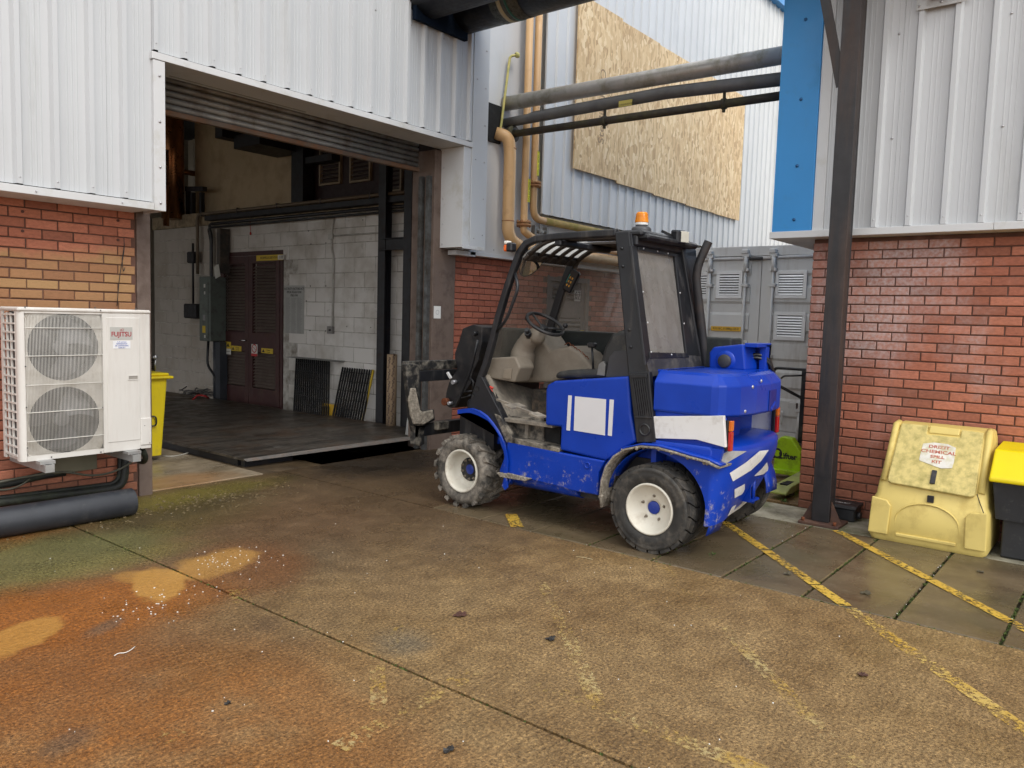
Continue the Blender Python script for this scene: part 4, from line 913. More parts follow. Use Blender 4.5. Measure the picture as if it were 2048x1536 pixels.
one(MB().tube(fillet(pts, .1), .006, 6), 'white_cable', mat('cable_white', (.5, .48, .42), .5, bump=0), 'thin white cable lying on the threshold beside the yellow bin', 'cable')

# ================================================================ air conditioner
ac = thing('air_conditioner', (2.58, 6.1, .5), 'white outdoor air conditioning unit with two stacked round fans on the left brick wall', 'air conditioner')
acw = mat('ac_white', (.66, .64, .6), .42, var=.03, scale=2, bump=.02, dirt=(.42, .36, .3), amt=.34, ds=2.2, streak=True)
acd = mat('ac_dark', (.05, .05, .055), .6, bump=0)
AX0, AX1, AY, AZ0, AZ1 = 2.108, 3.022, 6.0, .50, 1.572
fx0, fx1 = 2.147, 2.662      # grille area
# casing: rim frame round the grille, side, top
cs = MB()
cs.box(AX0+.035, fx0, AY, AY+.02, AZ0, AZ1-.03, .004).box(fx0, fx1, AY, AY+.02, AZ1-.04, AZ1-.03).box(fx0, fx1, AY, AY+.02, AZ0, AZ0+.035)
cs.box(AX0+.05, AX1, AY+.3, AY+.32, AZ0, AZ1-.03).box(AX1-.012, AX1, AY+.001, AY+.3, AZ0, AZ1-.03, .004)
cs.grid([[(AX0+.035*(1-math.sin(R_(a))), AY+.035*(1-math.cos(R_(a)))+.0, z) for a in (0, 22, 45, 68, 90)] for z in (AZ0, AZ1-.03)])
cs.box(AX0, AX0+.012, AY+.035, AY+.07, AZ0, AZ1-.03).box(AX0, AX0+.012, AY+.28, AY+.32, AZ0, AZ1-.03)
cs.box(AX0+.02, AX1, AY+.01, AY+.31, AZ0, AZ0+.02)
cs.build('casing', acw, ac)
MB().box(AX0-.006, AX1+.006, AY-.008, AY+.33, AZ1-.03, AZ1, .01).build('top_cover', acw, ac)
MB().box(fx1+.002, AX1-.001, AY-.003, AY+.02, AZ0+.0, AZ1-.031, .003).build('front_panel', acw, ac)
MB().box(fx1+.03, AX1-.085, AY-.008, AY-.002, AZ0+.075, AZ1-.06, .0028).build('service_panel', acw, ac, bevel=.02)
MB().box(fx0, fx1, AY+.2, AY+.21, AZ0+.05, AZ1-.07).build('coil_shroud', acd, ac)
# grille wires and fan openings
R0 = .238; fcx = 2.402; fz = (1.293, .772)
sh_ = MB()     # shroud plate with two round openings: built as a fan of quads
for ci, cz in enumerate(fz):
    za_, zb_ = (1.032, AZ1-.035) if ci == 0 else (AZ0+.03, 1.032)
    N = 48; sh2_ = MB()
    for j in range(N):
        a0, a1 = 2*math.pi*j/N, 2*math.pi*(j+1)/N
        def edge(a):
            dx, dz = math.cos(a), math.sin(a); k = 1e9
            if dx > 1e-6: k = min(k, (fx1-fcx)/dx)
            if dx < -1e-6: k = min(k, (fx0-fcx)/dx)
            if dz > 1e-6: k = min(k, (zb_-cz)/dz)
            if dz < -1e-6: k = min(k, (za_-cz)/dz)
            return (fcx+dx*k, AY+.014, cz+dz*k)
        i0 = (fcx+R0*math.cos(a0), AY+.014, cz+R0*math.sin(a0)); i1 = (fcx+R0*math.cos(a1), AY+.014, cz+R0*math.sin(a1))
        d0 = (fcx+R0*.97*math.cos(a0), AY+.15, cz+R0*.97*math.sin(a0)); d1 = (fcx+R0*.97*math.cos(a1), AY+.15, cz+R0*.97*math.sin(a1))
        sh_.add([i0, i1, edge(a1), edge(a0)], [(0, 1, 2, 3)]); sh2_.add([i0, i1, d1, d0], [(0, 1, 2, 3)], True)
    sh2_.build('fan_duct', mat('fan_duct_dark', (.045, .045, .05), .6, bump=0), ac)
sh_.build('fan_shroud', mat('ac_shroud', (.55, .52, .47), .5, dirt=(.3, .25, .18), amt=.4), ac)
for cz in fz:
    fn = MB().cyl((fcx, AY+.06, cz), (fcx, AY+.13, cz), .05, 16).build('fan', mat('fan_grey', (.12, .12, .125), .5), ac)
    b = MB()
    for k in range(3):
        rows = []
        for q in range(6):
            rr = .05+(R0*.93-.05)*q/5; row = []
            for s_ in range(6):
                a = R_(k*120+20+s_*14-q*4); row.append((fcx+rr*math.cos(a), AY+.07+.012*s_, cz+rr*math.sin(a)))
            rows.append(row)
        b.grid(rows)
    b.build('blade', mat('fan_blade', (.1, .1, .108), .45), fn)
gw = mat('grille_wire', (.6, .58, .53), .45, bump=0)
b = MB(); n = 56
for k in range(n):
    x = fx0+.006+(fx1-fx0-.012)*k/(n-1)
    e = max(0, .05-(x-fx0)); ins = .05-math.sqrt(max(0, .05**2-e**2)) if e > 0 else 0
    b.tube([(x, AY+.006, AZ0+.04+ins), (x, AY-.006, AZ0+.05+ins), (x, AY-.006, AZ1-.055-ins), (x, AY+.006, AZ1-.045-ins)], .0017, 5)
b.build('grille_wire', gw, ac, kind='stuff')
for z in (1.43, 1.235, 1.032, .84, .64): MB().tube([(fx0, AY-.003, z), (fx0+.01, AY-.01, z), (fx1-.01, AY-.01, z), (fx1, AY-.003, z)], .0035, 6).build('grille_bar', gw, ac)
# side coil
MB().box(AX0+.02, AX0+.03, AY+.07, AY+.28, AZ0+.02, AZ1-.05).build('coil', mat('coil_fins', (.1, .11, .12), .5, .5, var=.3, scale=60), ac)
for k in range(17):
    z = AZ0+.03+k*.0615; MB().box(AX0-.003, AX0+.012, AY+.066, AY+.284, z, z+.011).build('side_bar', acw, ac)
for y in (.135, .205): MB().box(AX0-.002, AX0+.011, AY+y, AY+y+.012, AZ0+.02, AZ1-.04).build('side_bar', acw, ac)
# badge and stickers
a_, b_ = at(220, 654, 'y', AY-.01), at(265, 679, 'y', AY-.01)
MB().box(a_.x, b_.x, AY-.0105, AY-.008, b_.z, a_.z).build('badge', mat('badge_grey', (.45, .45, .42), .4, bump=0, var=.03), ac)
text('badge_lettering', 'FUJITSU', .05, ((a_.x+b_.x)/2, AY-.0112, (a_.z+b_.z)/2-.008), (1, 0, 0), (0, 0, 1), mat('logo_red', (.35, .03, .04), .45, bump=0), ac, sx=.88, ext=.0006, bold=.0009)
cxl, czl = (a_.x+b_.x)/2-.0, (a_.z+b_.z)/2+.025
MB().lathe([(.005, 0), (.005, .0012), (.007, .0012), (.007, 0)], (cxl-.004, AY-.0106, czl), (0, -1, 0), 14).lathe([(.0065, 0), (.0065, .0012), (.0085, .0012), (.0085, 0)], (cxl+.01, AY-.0106, czl+.002), (0, -1, 0), 14).build('badge_loops', mat('logo_red2', (.4, .05, .05), .45, bump=0), ac)
a_, b_ = at(226, 682, 'y', AY-.01), at(261, 697, 'y', AY-.01)
MB().box(a_.x, b_.x, AY-.010, AY-.008, b_.z, a_.z).build('sticker', mat('sticker_white', (.75, .76, .78), .4, bump=0), ac)
text('sticker_text', 'A. R. Lawrence\nREFRIGERATION\nAIR CONDITIONING\n01604 2511', .0145, ((a_.x+b_.x)/2, AY-.0108, (a_.z+b_.z)/2), (1, 0, 0), (0, 0, 1), mat('sticker_blue', (.05, .1, .4), .5, bump=0), ac, sx=.75, ext=.0004)
q = at(265, 755, 'y', AY)
MB().box(q.x-.035, q.x+.035, AY-.0095, AY-.0075, q.z-.016, q.z+.016).build('handle_recess', mat('recess_grey', (.3, .28, .25), .5), ac)
MB().box(q.x-.038, q.x+.038, AY-.013, AY-.0095, q.z+.013, q.z+.018).box(q.x-.038, q.x+.038, AY-.013, AY-.0095, q.z-.018, q.z-.013).box(q.x-.038, q.x-.034, AY-.013, AY-.0095, q.z-.013, q.z+.013).box(q.x+.034, q.x+.038, AY-.013, AY-.0095, q.z-.013, q.z+.013).build('handle_rim', acw, ac)
q = at(293, 880, 'y', AY)
MB().box(q.x-.05, AX1, AY-.012, AY-.003, AZ0+.03, AZ0+.24, .004).build('valve_cover', acw, ac, bevel=.012)
screws(ac, [at(x, y, 'y', AY-.008) for x, y in ((50, 614), (190, 615), (271, 617), (51, 733), (53, 815), (55, 896), (103, 914), (202, 904), (223, 906), (281, 897), (289, 851), (299, 885), (201, 621), (205, 815))], (0, -1, 0), .004, mat('screw_dark', (.12, .12, .12), .4, .5))
for x in (2.25, 2.86):
    br = one(MB().box(x-.03, x+.03, 5.9, 6.54, .425, .43).box(x-.03, x-.024, 5.9, 6.54, .43, .478).box(x+.024, x+.03, 5.9, 6.54, .43, .478).box(x-.03, x+.03, 5.896, 5.9, .425, .48).box(x-.05, x+.05, 5.93, 6.03, .478, .5).box(x-.05, x+.05, 6.2, 6.3, .478, .5), 'wall_bracket', mat('bracket_grey', (.36, .36, .35), .45, .3, dirt=(.15, .12, .1), amt=.35), ('left' if x < 2.5 else 'right')+' grey steel bracket holding up the white air conditioner', 'bracket', 'brackets under the air conditioner')
# pipework under the unit
lag = mat('pipe_lagging', (.014, .016, .014), .55, var=.3, scale=12, bump=.25, dirt=(.05, .06, .035), amt=.42)
lg = thing('refrigerant_pipes', (2.4, 6.48, .3), 'black lagged pipes and grey cables on the brick wall under the air conditioner', 'pipes')
yq = 6.49
MB().tube(fillet([at(250, 905, 'y', yq), at(248, 975, 'y', yq), at(-60, 1012, 'y', yq), at(-300, 1040, 'y', yq)], .12, 6), .035, 12).build('lagged_pipe', lag, lg)
MB().tube(fillet([at(240, 905, 'y', yq+.01), at(238, 966, 'y', yq+.01), at(-60, 1003, 'y', yq+.01), at(-300, 1030, 'y', yq)], .09, 6), .018, 10).build('lagged_pipe', lag, lg)
MB().tube(fillet([at(-200, 962, 'y', yq), at(0, 972, 'y', yq), at(80, 952, 'y', yq), at(130, 945, 'y', yq)], .1, 5), .028, 10).tube(fillet([at(-200, 975, 'y', yq), at(0, 966, 'y', yq), at(60, 955, 'y', yq), at(125, 942, 'y', yq)], .1, 5), .02, 8).build('lagged_pipe', lag, lg)
gc = mat('cable_olive', (.1, .1, .075), .5, bump=0)
MB().tube(fillet([at(x, y, 'y', yq-.05) for x, y in ((-40, 972), (60, 952), (125, 942), (180, 952), (215, 948), (245, 936), (262, 925), (292, 900))], .12, 5), .009, 8).build('cable', gc, lg)
MB().tube(fillet([at(x, y, 'y', yq-.04) for x, y in ((-20, 979), (15, 980), (40, 972), (60, 958))], .06, 4), .007, 8).build('cable', gc, lg)
MB().tube(fillet([at(285, 900, 'y', 6.1), at(292, 915, 'y', 6.12), at(288, 925, 'y', 6.2), at(262, 915, 'y', 6.4)], .08, 5), .022, 10).build('lagged_pipe', lag, lg)
a_ = at(130, 923, 'y', 6.5); b_ = at(188, 936, 'y', 6.5)
MB().box(a_.x-.1, b_.x, 6.44, 6.53, b_.z, a_.z+.05, .005).build('junction_box', mat('box_olive', (.16, .15, .1), .6), lg)
one(MB().tube(fillet([at(x, y, 'y', 6.52) for x, y in ((248, 475), (249, 500), (241, 540), (237, 575), (234, 612))], .1, 5), .003, 5).tube(fillet([at(x, y, 'y', 6.515) for x, y in ((249, 490), (244, 520), (247, 545), (250, 535))], .03, 4), .003, 5), 'loose_wire', blk, 'thin loose wire hanging down the brick wall above the air conditioner', 'wire')
# big black pipe on the ground
t_ = MB(); r_ = .103
t_.tube([(-.8, 6.02, r_), (2.86, 5.985, r_)], r_, 32, caps=False); t_.tube([(-.8, 6.02, r_), (2.86, 5.985, r_)], r_*.9, 32, caps=False)
t_.lathe([(r_, 0), (r_*.9, 0)], (2.86, 5.985, r_), (1, 0, 0), 32)
one(t_, 'drain_pipe', mat('pipe_plastic', (.028, .031, .038), .42, var=.2, scale=4, dirt=(.07, .07, .07), amt=.36, ds=9, drough=.6), 'large black plastic pipe lying on the ground at the foot of the left brick wall', 'pipe')
# ================================================================ overhead pipes
def crossing(x, z, r, lab, m, name='pipe', y0=2.52, y1=6.42, n=20):
    t_ = thing(name, (x, 4.5, z), lab, 'pipe', 'pipes crossing between the two buildings'); return t_
X8 = 7.75
m1 = mat('pipe_clad_grey', (.46, .44, .41), .35, .3, var=.15, scale=4, dirt=(.2, .19, .1), amt=.4, ds=5, bump=.08)
m2 = mat('pipe_lagged_dark', (.13, .13, .132), .5, .15, var=.2, scale=5, dirt=(.17, .17, .14), amt=.4, ds=6)
m3 = mat('pipe_rusty_dark', (.045, .036, .03), .6, .2, var=.3, scale=6, dirt=(.09, .085, .04), amt=.48, ds=5)
z1a, z1b = at(983, 213, 'x', X8).z, at(1577, 109, 'x', X8).z
c1 = crossing(X8, z1a, .09, 'thick pale grey pipe with green algae, topmost of the three crossing pipes', m1)
MB().tube([(X8, 6.41, z1a), (X8, 2.52, z1b)], .087, 24).build('pipe', m1, c1)
z2a, z2b = at(985, 249, 'x', X8).z, at(1577, 160, 'x', X8).z
c2 = crossing(X8, z2a, .07, 'dark lagged pipe with a small yellow label, middle of the three crossing pipes', m2)
MB().tube([(X8, 6.41, z2a-.01), (X8, 6.05, z2a-.005), (X8, 5.95, z2a+.005), (X8, 4.2, z2a+.025), (X8, 2.52, z2b)], [.058, .058, .066, .066, .066], 20).build('pipe', m2, c2)
q = at(1251, 207, 'x', X8-.068); MB().box(X8-.0715, X8-.069, q.y-.085, q.y+.085, q.z-.03, q.z+.035).build('label', mat('label_yellow', (.5, .42, .1), .5, bump=0), c2)
text('label_text', 'CONDENSATE', .026, (X8-.072, q.y, q.z-.01), (0, -1, 0), (0, 0, 1), blk, c2)
z3a, z3b = at(1000, 272, 'x', X8).z, at(1577, 190, 'x', X8).z
c3 = crossing(X8, z3a, .05, 'thin rusty brown pipe with clamps, lowest of the three crossing pipes', m3)
MB().tube([(X8, 6.3, z3a), (X8, 2.52, z3b)], .043, 18).build('pipe', m3, c3)
MB().lathe([(0, 0), (.085, 0), (.085, .05), (.05, .05), (.05, .1), (.1, .1), (.1, .16), (.05, .16)], (X8, 6.41, z3a), (0, -1, 0), 18).build('flange', m3, c3)
for (x, y) in ((1015, 272), (1209, 243), (1448, 207)):
    q = at(x, y, 'x', X8); zz = z3a+(z3b-z3a)*(6.3-q.y)/3.78; hz = .13 if x > 1100 else .09
    MB().box(X8-.012, X8+.012, q.y-.012, q.y+.012, zz+.02, zz+hz).lathe([(.043, -.02), (.056, -.02), (.056, .02), (.043, .02)], (X8, q.y, zz), (0, 1, 0), 16).box(X8-.015, X8+.015, q.y-.014, q.y+.014, zz-.085, zz-.04, .004).build('clamp', m3, c3)
q = at(982, 245, 'y', 6.4)
qa, qb = at(976, 203, 'y', 6.38), at(992, 285, 'y', 6.38)
one(MB().box(qa.x, qb.x+.1, 6.39, 6.419, qb.z, qa.z), 'wall_opening_plate', M['dark'], 'dark opening plate where the three pipes enter the grey wall', 'plate')
# black insulated ducts over the yard
dm = mat('duct_black', (.013, .014, .018), .48, var=.25, scale=5, bump=.35, bs=22, bd=.02, dirt=(.1, .1, .09), amt=.33, ds=6)
dband = mat('duct_band', (.09, .095, .08), .55, var=.3, scale=20, dirt=(.02, .02, .02), amt=.45, ds=25)
lbl = mat('duct_label', (.5, .44, .28), .6, bump=0)
d1 = thing('insulated_duct', (6.1, 4, 5.3), 'thick black insulated duct nearer the doorway, with two cream labels', 'duct', 'black insulated ducts high above the yard')
ra = .285; A1 = (6.09, 4.99)
MB().tube([(A1[0], 6.6, A1[1]), (A1[0], 1.0, A1[1])], ra, 36).build('duct', dm, d1)
A2 = (6.68, 4.985); rb_ = .26
d2 = thing('insulated_duct', (6.7, 4, 5.3), 'black insulated duct farther from the doorway, with a taped band', 'duct', 'black insulated ducts high above the yard')
MB().tube([(A2[0], 6.6, A2[1]), (A2[0], 1.0, A2[1])], rb_, 36).build('duct', dm, d2)
ring = lambda A, r, y, w: MB().tube([(A[0], y, A[1]), (A[0], y-w, A[1])], r, 36)
q = at(1020, 45, 'x', A2[0]-.1)
for k, (dy, w_, m_) in enumerate(((0, .36, dband), (.1, .05, lbl), (.2, .03, mat('tape_green', (.02, .12, .08), .5)))): ring(A2, rb_+.004+.002*k, q.y+.2-dy, w_).build('tape_band', m_, d2)
for k, (xx, yy) in enumerate(((851, 14), (869, 7))):
    q = at(xx, yy, 'x', A1[0]-ra*.9); a0 = R_(205)
    rows = [[(A1[0]+(ra+.004)*math.cos(R_(a)), y, A1[1]+(ra+.004)*math.sin(R_(a))) for a in (196, 201, 206, 211, 216)] for y in (q.y+.07-.02*k, q.y-.07+.02*k)]
    MB().grid(rows).build('label', lbl, d1)
b = MB().box(5.8, 7.12, 6.0, 6.158, 4.5, 4.86).box(5.84, 6.5, 5.9, 6.158, 4.84, 5.9).box(6.45, 7.05, 5.9, 6.158, 4.62, 5.9)
one(MB().box(5.9, 6.7, 6.11, 6.162, 4.64, 5.5), 'duct_bracket', mat('bracket_blue', (.006, .012, .024), .9, spec=.1), 'dark blue bracket box where the black ducts meet the white cladding', 'bracket')
# tan gas pipes
tan = mat('gas_pipe_tan', (.6, .37, .17), .45, var=.08, scale=3, bump=.04, dirt=(.35, .2, .1), amt=.32, ds=5)
fl = mat('flange_rust', (.3, .13, .05), .75, var=.35, scale=20, dirt=(.45, .28, .13), amt=.5, ds=16, bump=.4)
moss = mat('gas_pipe_mossy', (.42, .29, .12), .6, var=.2, scale=9, dirt=(.26, .23, .06), amt=.56, ds=10, bump=.3)
yp = 6.27
g = thing('gas_pipe', (8.0, yp, 2.5), 'widest tan gas pipe, bending at top and bottom, leftmost on the grey sheet wall', 'pipe', 'tan gas pipes on the grey sheet wall')
xg = at(1018, 380, 'y', yp).x
MB().tube(fillet([(xg-.14, yp+.12, 3.84), (xg-.04, yp, 3.8), (xg, yp, 3.62), (xg, yp, 2.58), (xg+.3, yp, 2.48), (xg+5.0, yp, 2.49)], .2, 7), .076, 22).build('pipe', tan, g)
for z in (3.66, 2.78): MB().tube([(xg, yp, z), (xg, yp, z+.012)], .079, 22).build('weld_bead', fl, g)
def flange(parent, x, z, ax=(0, 0, 1)):
    MB().lathe([(.05, -.03), (.095, -.03), (.095, -.006), (.06, -.005), (.06, .005), (.095, .006), (.095, .03), (.05, .03)], (x, yp, z), ax, 20).build('flange', fl, parent)
    b = MB()
    for k in range(6): a = R_(60*k+20); b.cyl((x+.078*math.cos(a), yp+.078*math.sin(a), z-.045), (x+.078*math.cos(a), yp+.078*math.sin(a), z+.045), .011, 6)
    b.build('bolt', fl, parent, kind='stuff')
x2 = at(1052, 300, 'y', yp).x; zf = at(1044, 447, 'y', yp).z
g = thing('gas_pipe', (x2, yp, 2.5), 'middle tan gas pipe with a rusty flange low down and a yellow sticker', 'pipe', 'tan gas pipes on the grey sheet wall')
MB().tube(fillet([(x2, yp, 7.5), (x2, yp, zf-.05), (x2, yp, 2.7), (x2+.2, yp, 2.62), (x2+4, yp, 2.62)], .16, 7), .047, 18).build('pipe', tan, g); flange(g, x2, zf)
def pipe_label(g, x, z0, z1):
    o = MB().box(x+.005, x+.045, yp-.052, yp-.046, z0, z1).build('label', mat('label_bright', (.75, .72, .03), .5, bump=0), g)
    text('label_text', 'NATURAL GAS   NATURAL GAS', .03, (x+.025, yp-.053, (z0+z1)/2), (0, 0, 1), (-1, 0, 0), blk, g, sx=.8)
pipe_label(g, x2, at(1050, 405, 'y', yp).z, at(1050, 358, 'y', yp).z)
x3 = at(1070, 300, 'y', yp).x; zf3 = at(1067, 369, 'y', yp).z
g = thing('gas_pipe', (x3, yp, 2.9), 'right-hand tan gas pipe turning into a long mossy level run', 'pipe', 'tan gas pipes on the grey sheet wall')
zh = at(1090, 442, 'y', yp).z
MB().tube(fillet([(x3, yp, 7.5), (x3, yp, zf3), (x3, yp, zh), (x3+.35, yp, zh)], .2, 7), .047, 18).build('pipe', tan, g); flange(g, x3, zf3)
MB().tube([(x3+.25, yp, zh), (x3+3, yp, zh-.02), (x3+6.5, yp, zh-.02)], .05, 18).build('level_run', moss, g)
pipe_label(g, x3-.012, at(1069, 352, 'y', yp).z, at(1069, 303, 'y', yp).z)
q = at(1080, 460, 'y', yp)
MB().lathe([(.05, 0), (.05, .03), (.02, .03), (.02, .12)], (q.x, yp, zh-.17), (0, 0, 1), 10).cyl((q.x-.12, yp, zh-.14), (q.x+.12, yp, zh-.14), .025, 10).obox((q.x-.13, yp, zh-.14), ((1, 0, 0), (0, 1, 0), (0, 0, 1)), (.02, .03, .06)).obox((q.x+.13, yp, zh-.14), ((1, 0, 0), (0, 1, 0), (0, 0, 1)), (.02, .03, .06)).build('valve', mat('valve_metal', (.2, .19, .17), .5, .5), g)
xb = (x2+x3)/2
one(MB().tube([(xb, 6.36, 7.5), (xb, 6.36, 3.0)], .03, 10), 'cable_pipe', M['black_paint'], 'thin black pipe running down between the two tan gas pipes', 'pipe')
a_, b_ = at(1020, 112, 'y', 6.36), at(1003, 245, 'y', 6.36); c_ = at(1034, 110, 'y', 6.3)
one(MB().tube(fillet([b_+Vector((-.02, 0, -.1)), b_, a_, c_], .05), .016, 10).lathe([(.012, -.03), (.03, -.02), (.034, .01), (.02, .035)], c_, (1, 0, -.3), 12), 'outlet_pipe', mat('pipe_yellowed', (.55, .48, .16), .45, dirt=(.25, .3, .1), amt=.42, ds=12), 'thin yellow-green pipe with a bent brass end on the grey sheet wall', 'pipe')
# louvred grey door 67
a_, b_ = at(1128, 600, 'y', 6.56), at(1200, 600, 'y', 6.56)
d6 = thing('louvred_door', ((a_.x+b_.x)/2, 6.6, 0), 'brown-grey louvred door numbered 67 seen through the forklift cab', 'door')
gd = mat('door_greybrown', (.125, .105, .095), .55, dirt=(.2, .17, .14), amt=.4)
MB().box(8.93, 9.0, 6.54, 6.64, 0, 2.2).box(9.93, 10.0, 6.54, 6.64, 0, 2.2).box(9.0, 9.93, 6.54, 6.64, 2.13, 2.2).build('frame', gd, d6)
MB().box(9.002, 9.928, 6.6, 6.64, 0, 2.128).box(9.002, 9.1, 6.57, 6.6, 0, 2.128).box(9.83, 9.928, 6.57, 6.6, 0, 2.128).box(9.1, 9.83, 6.57, 6.6, 1.62, 1.86).box(9.1, 9.83, 6.57, 6.6, 0, .3).build('leaf', gd, d6)
for k in range(27):
    z = .32+.065*k
    if 1.6 < z < 1.88: continue
    if z > 2.08: break
    MB().bar((9.1, 6.58, z+.03), (9.83, 6.58, z+.03), .06, .007, up=(0, -.6, .75)).build('louvre_slat', gd, d6)
q = at(1155, 591, 'y', 6.565); sz = .085
MB().box(q.x-.08, q.x+.08, 6.562, 6.569, q.z-sz, q.z+sz).build('number_plate', mat('plate_pale', (.4, .38, .36), .5, bump=0), d6)
text('number', '67', .15, (q.x, 6.5615, q.z), (1, 0, 0), (0, 0, 1), blk, d6, bold=.002)
q = at(1168, 666, 'y', 6.565); MB().box(q.x-.11, q.x+.11, 6.562, 6.569, q.z-.04, q.z+.04).build('sticker', yel, d6)

# ================================================================ shipping container
XK = 10.0
kg = mat('container_grey', (.6, .605, .595), .48, var=.06, scale=1.5, bump=.05, dirt=(.25, .2, .15), amt=.33, ds=3, streak=True)
kp = mat('container_patch', (.5, .5, .5), .35, bump=.1)
alu = mat('vent_aluminium', (.66, .67, .68), .33, .4, bump=0, var=.05)
zt = 2.6; Ya, Yb = 2.65, 5.09
ct = thing('shipping_container', (XK+1.5, (Ya+Yb)/2, 0), 'grey shipping container with louvred vents and locking bars behind the forklift', 'container')
MB().box(XK+.03, XK+6.0, Ya, Yb, .12, zt).build('body', kg, ct)
MB().box(XK-.02, XK+.08, Ya, Yb, zt-.12, zt+.004).box(XK-.02, XK+.08, Ya, Yb, .1, .24).box(XK-.02, XK+.08, Ya-.004, Ya+.07, .24, zt-.12).box(XK-.02, XK+.08, Yb-.07, Yb+.004, .24, zt-.12).build('end_frame', kg, ct, bevel=.006)
ym = at(1520, 600, 'x', XK).y
for (y0, y1) in ((Ya+.075, ym-.004), (ym+.004, Yb-.075)):
    lf = MB().box(XK-.0, XK+.05, y0, y1, .25, zt-.13).build('door_leaf', kg, ct, bevel=.004)
    for k in range(6):
        za_ = .42+.36*k
        pr = [(XK, za_), (XK-.022, za_+.035), (XK-.022, za_+.235), (XK, za_+.27)]
        pass
        MB().prism([(p[0], p[1]) for p in [(XK+.001, za_), (XK-.022, za_+.035), (XK-.022, za_+.215), (XK+.001, za_+.25)]], 'y', y0+.13, y1-.13).build('raised_panel', kg, lf)
for yy in [at(x, 600, 'x', XK).y for x in (1421, 1492, 1547)]+[Ya+.25]:
    rd = MB().cyl((XK-.065, yy, .3), (XK-.065, yy, zt-.1), .019, 10).build('locking_bar', kg, ct)
    for z in (zt-.12, zt-.3, zt-.5, 1.2, .4): MB().box(XK-.09, XK, yy-.045, yy+.045, z-.02, z+.02).build('bar_guide', kg, ct, bevel=.004)
    MB().box(XK-.1, XK-.02, yy-.03, yy+.06, zt-.1, zt-.04, .01).cyl((XK-.065, yy, zt-.33), (XK-.065, yy, zt-.13), .03, 10).build('cam_keeper', kg, ct)
a_ = at(1500, 517, 'x', XK-.03)
MB().tube(fillet([(XK-.03, Yb-.05, a_.z-.02), (XK-.035, ym+.7, a_.z-.0), (XK-.03, ym+.1, a_.z+.0), (XK-.03, Ya+.1, a_.z+.02)], .2), .022, 8).build('sealant', kp, ct)
MB().obox(at(1512, 517, 'x', XK-.06), ((0, 1, 0), (0, 0, 1), (1, 0, 0)), (.09, .02, .012), .008).build('torn_sealant', M['black_paint'], ct)
for (xa, ya, xb, yb) in ((1389, 545, 1418, 598), (1434, 542, 1483, 597), (1552, 541, 1612, 597), (1549, 624, 1609, 681)):
    a_, b_ = at(xa, ya, 'x', XK-.03), at(xb, yb, 'x', XK-.03)
    if xa == 1389: a_.y = b_.y+.32
    zc = (at((xa+xb)/2, ya, 'x', XK-.03).z, at((xa+xb)/2, yb, 'x', XK-.03).z); y1, y0, z1, z0 = a_.y, b_.y, zc[0], zc[1]
    e = .045
    v = MB().box(XK-.04, XK-.024, y0, y1, z1-e, z1).box(XK-.04, XK-.024, y0, y1, z0, z0+e).box(XK-.04, XK-.024, y0, y0+e, z0+e, z1-e).box(XK-.04, XK-.024, y1-e, y1, z0+e, z1-e).build('vent_frame', alu, ct, bevel=.003)
    MB().box(XK-.026, XK-.022, y0+e, y1-e, z0+e, z1-e).build('vent_back', M['dark'], v)
    for k in range(8):
        z = z0+e+(z1-z0-2*e)*(k+.35)/8; MB().bar((XK-.036, y0+e, z), (XK-.036, y1-e, z), .026, .004, up=(-.85, 0, .5)).build('louvre_slat', alu, v)
a_, b_ = at(1422, 651, 'x', XK-.03), at(1481, 663, 'x', XK-.03)
MB().box(XK-.027, XK-.0235, b_.y, a_.y, b_.z, b_.z+.06).build('label', mat('label_orange', (.65, .38, .03), .5, bump=0), ct)
text('label_text', 'R10138C_01588kg-150-D', .042, (XK-.0275, (a_.y+b_.y)/2, b_.z+.03), (0, -1, 0), (0, 0, 1), blk, ct, sx=.82)
q = at(1563, 835, 'x', XK-.05); MB().tube(fillet([q+Vector((0, 0, .08)), q+Vector((-.04, -.02, .08)), q+Vector((-.04, -.02, -.08)), q+Vector((0, 0, -.08))], .02), .01, 8).build('door_handle', kg, ct)
q = at(1600, 815, 'x', XK-.05); MB().obox(q, ((0, 1, 0), (0, 0, 1), (1, 0, 0)), (.05, .06, .03), .006).tube([q, q+Vector((0, .02, -.5))], .02, 8).build('door_handle', kg, ct)
for x in (XK+.4, XK+4): one(MB().box(x, x+.2, Ya+.2, Yb-.2, -.02, .115), 'timber_bearer', mat('timber', (.2, .14, .08), .8), ('front' if x < 11 else 'rear')+' timber bearer under the grey shipping container', 'bearer', 'timber bearers under the container')
# blue and red scrap above container: small distant canopy
one(MB().box(XK+1.0, XK+1.6, 2.4, 2.85, 2.62, 2.78).box(XK+1.62, XK+1.8, 2.5, 2.95, 2.62, 2.8), 'plastic_crate', mat('crate_blue', (.02, .12, .4), .5), 'blue crate on the container roof by the brick corner', 'crate')

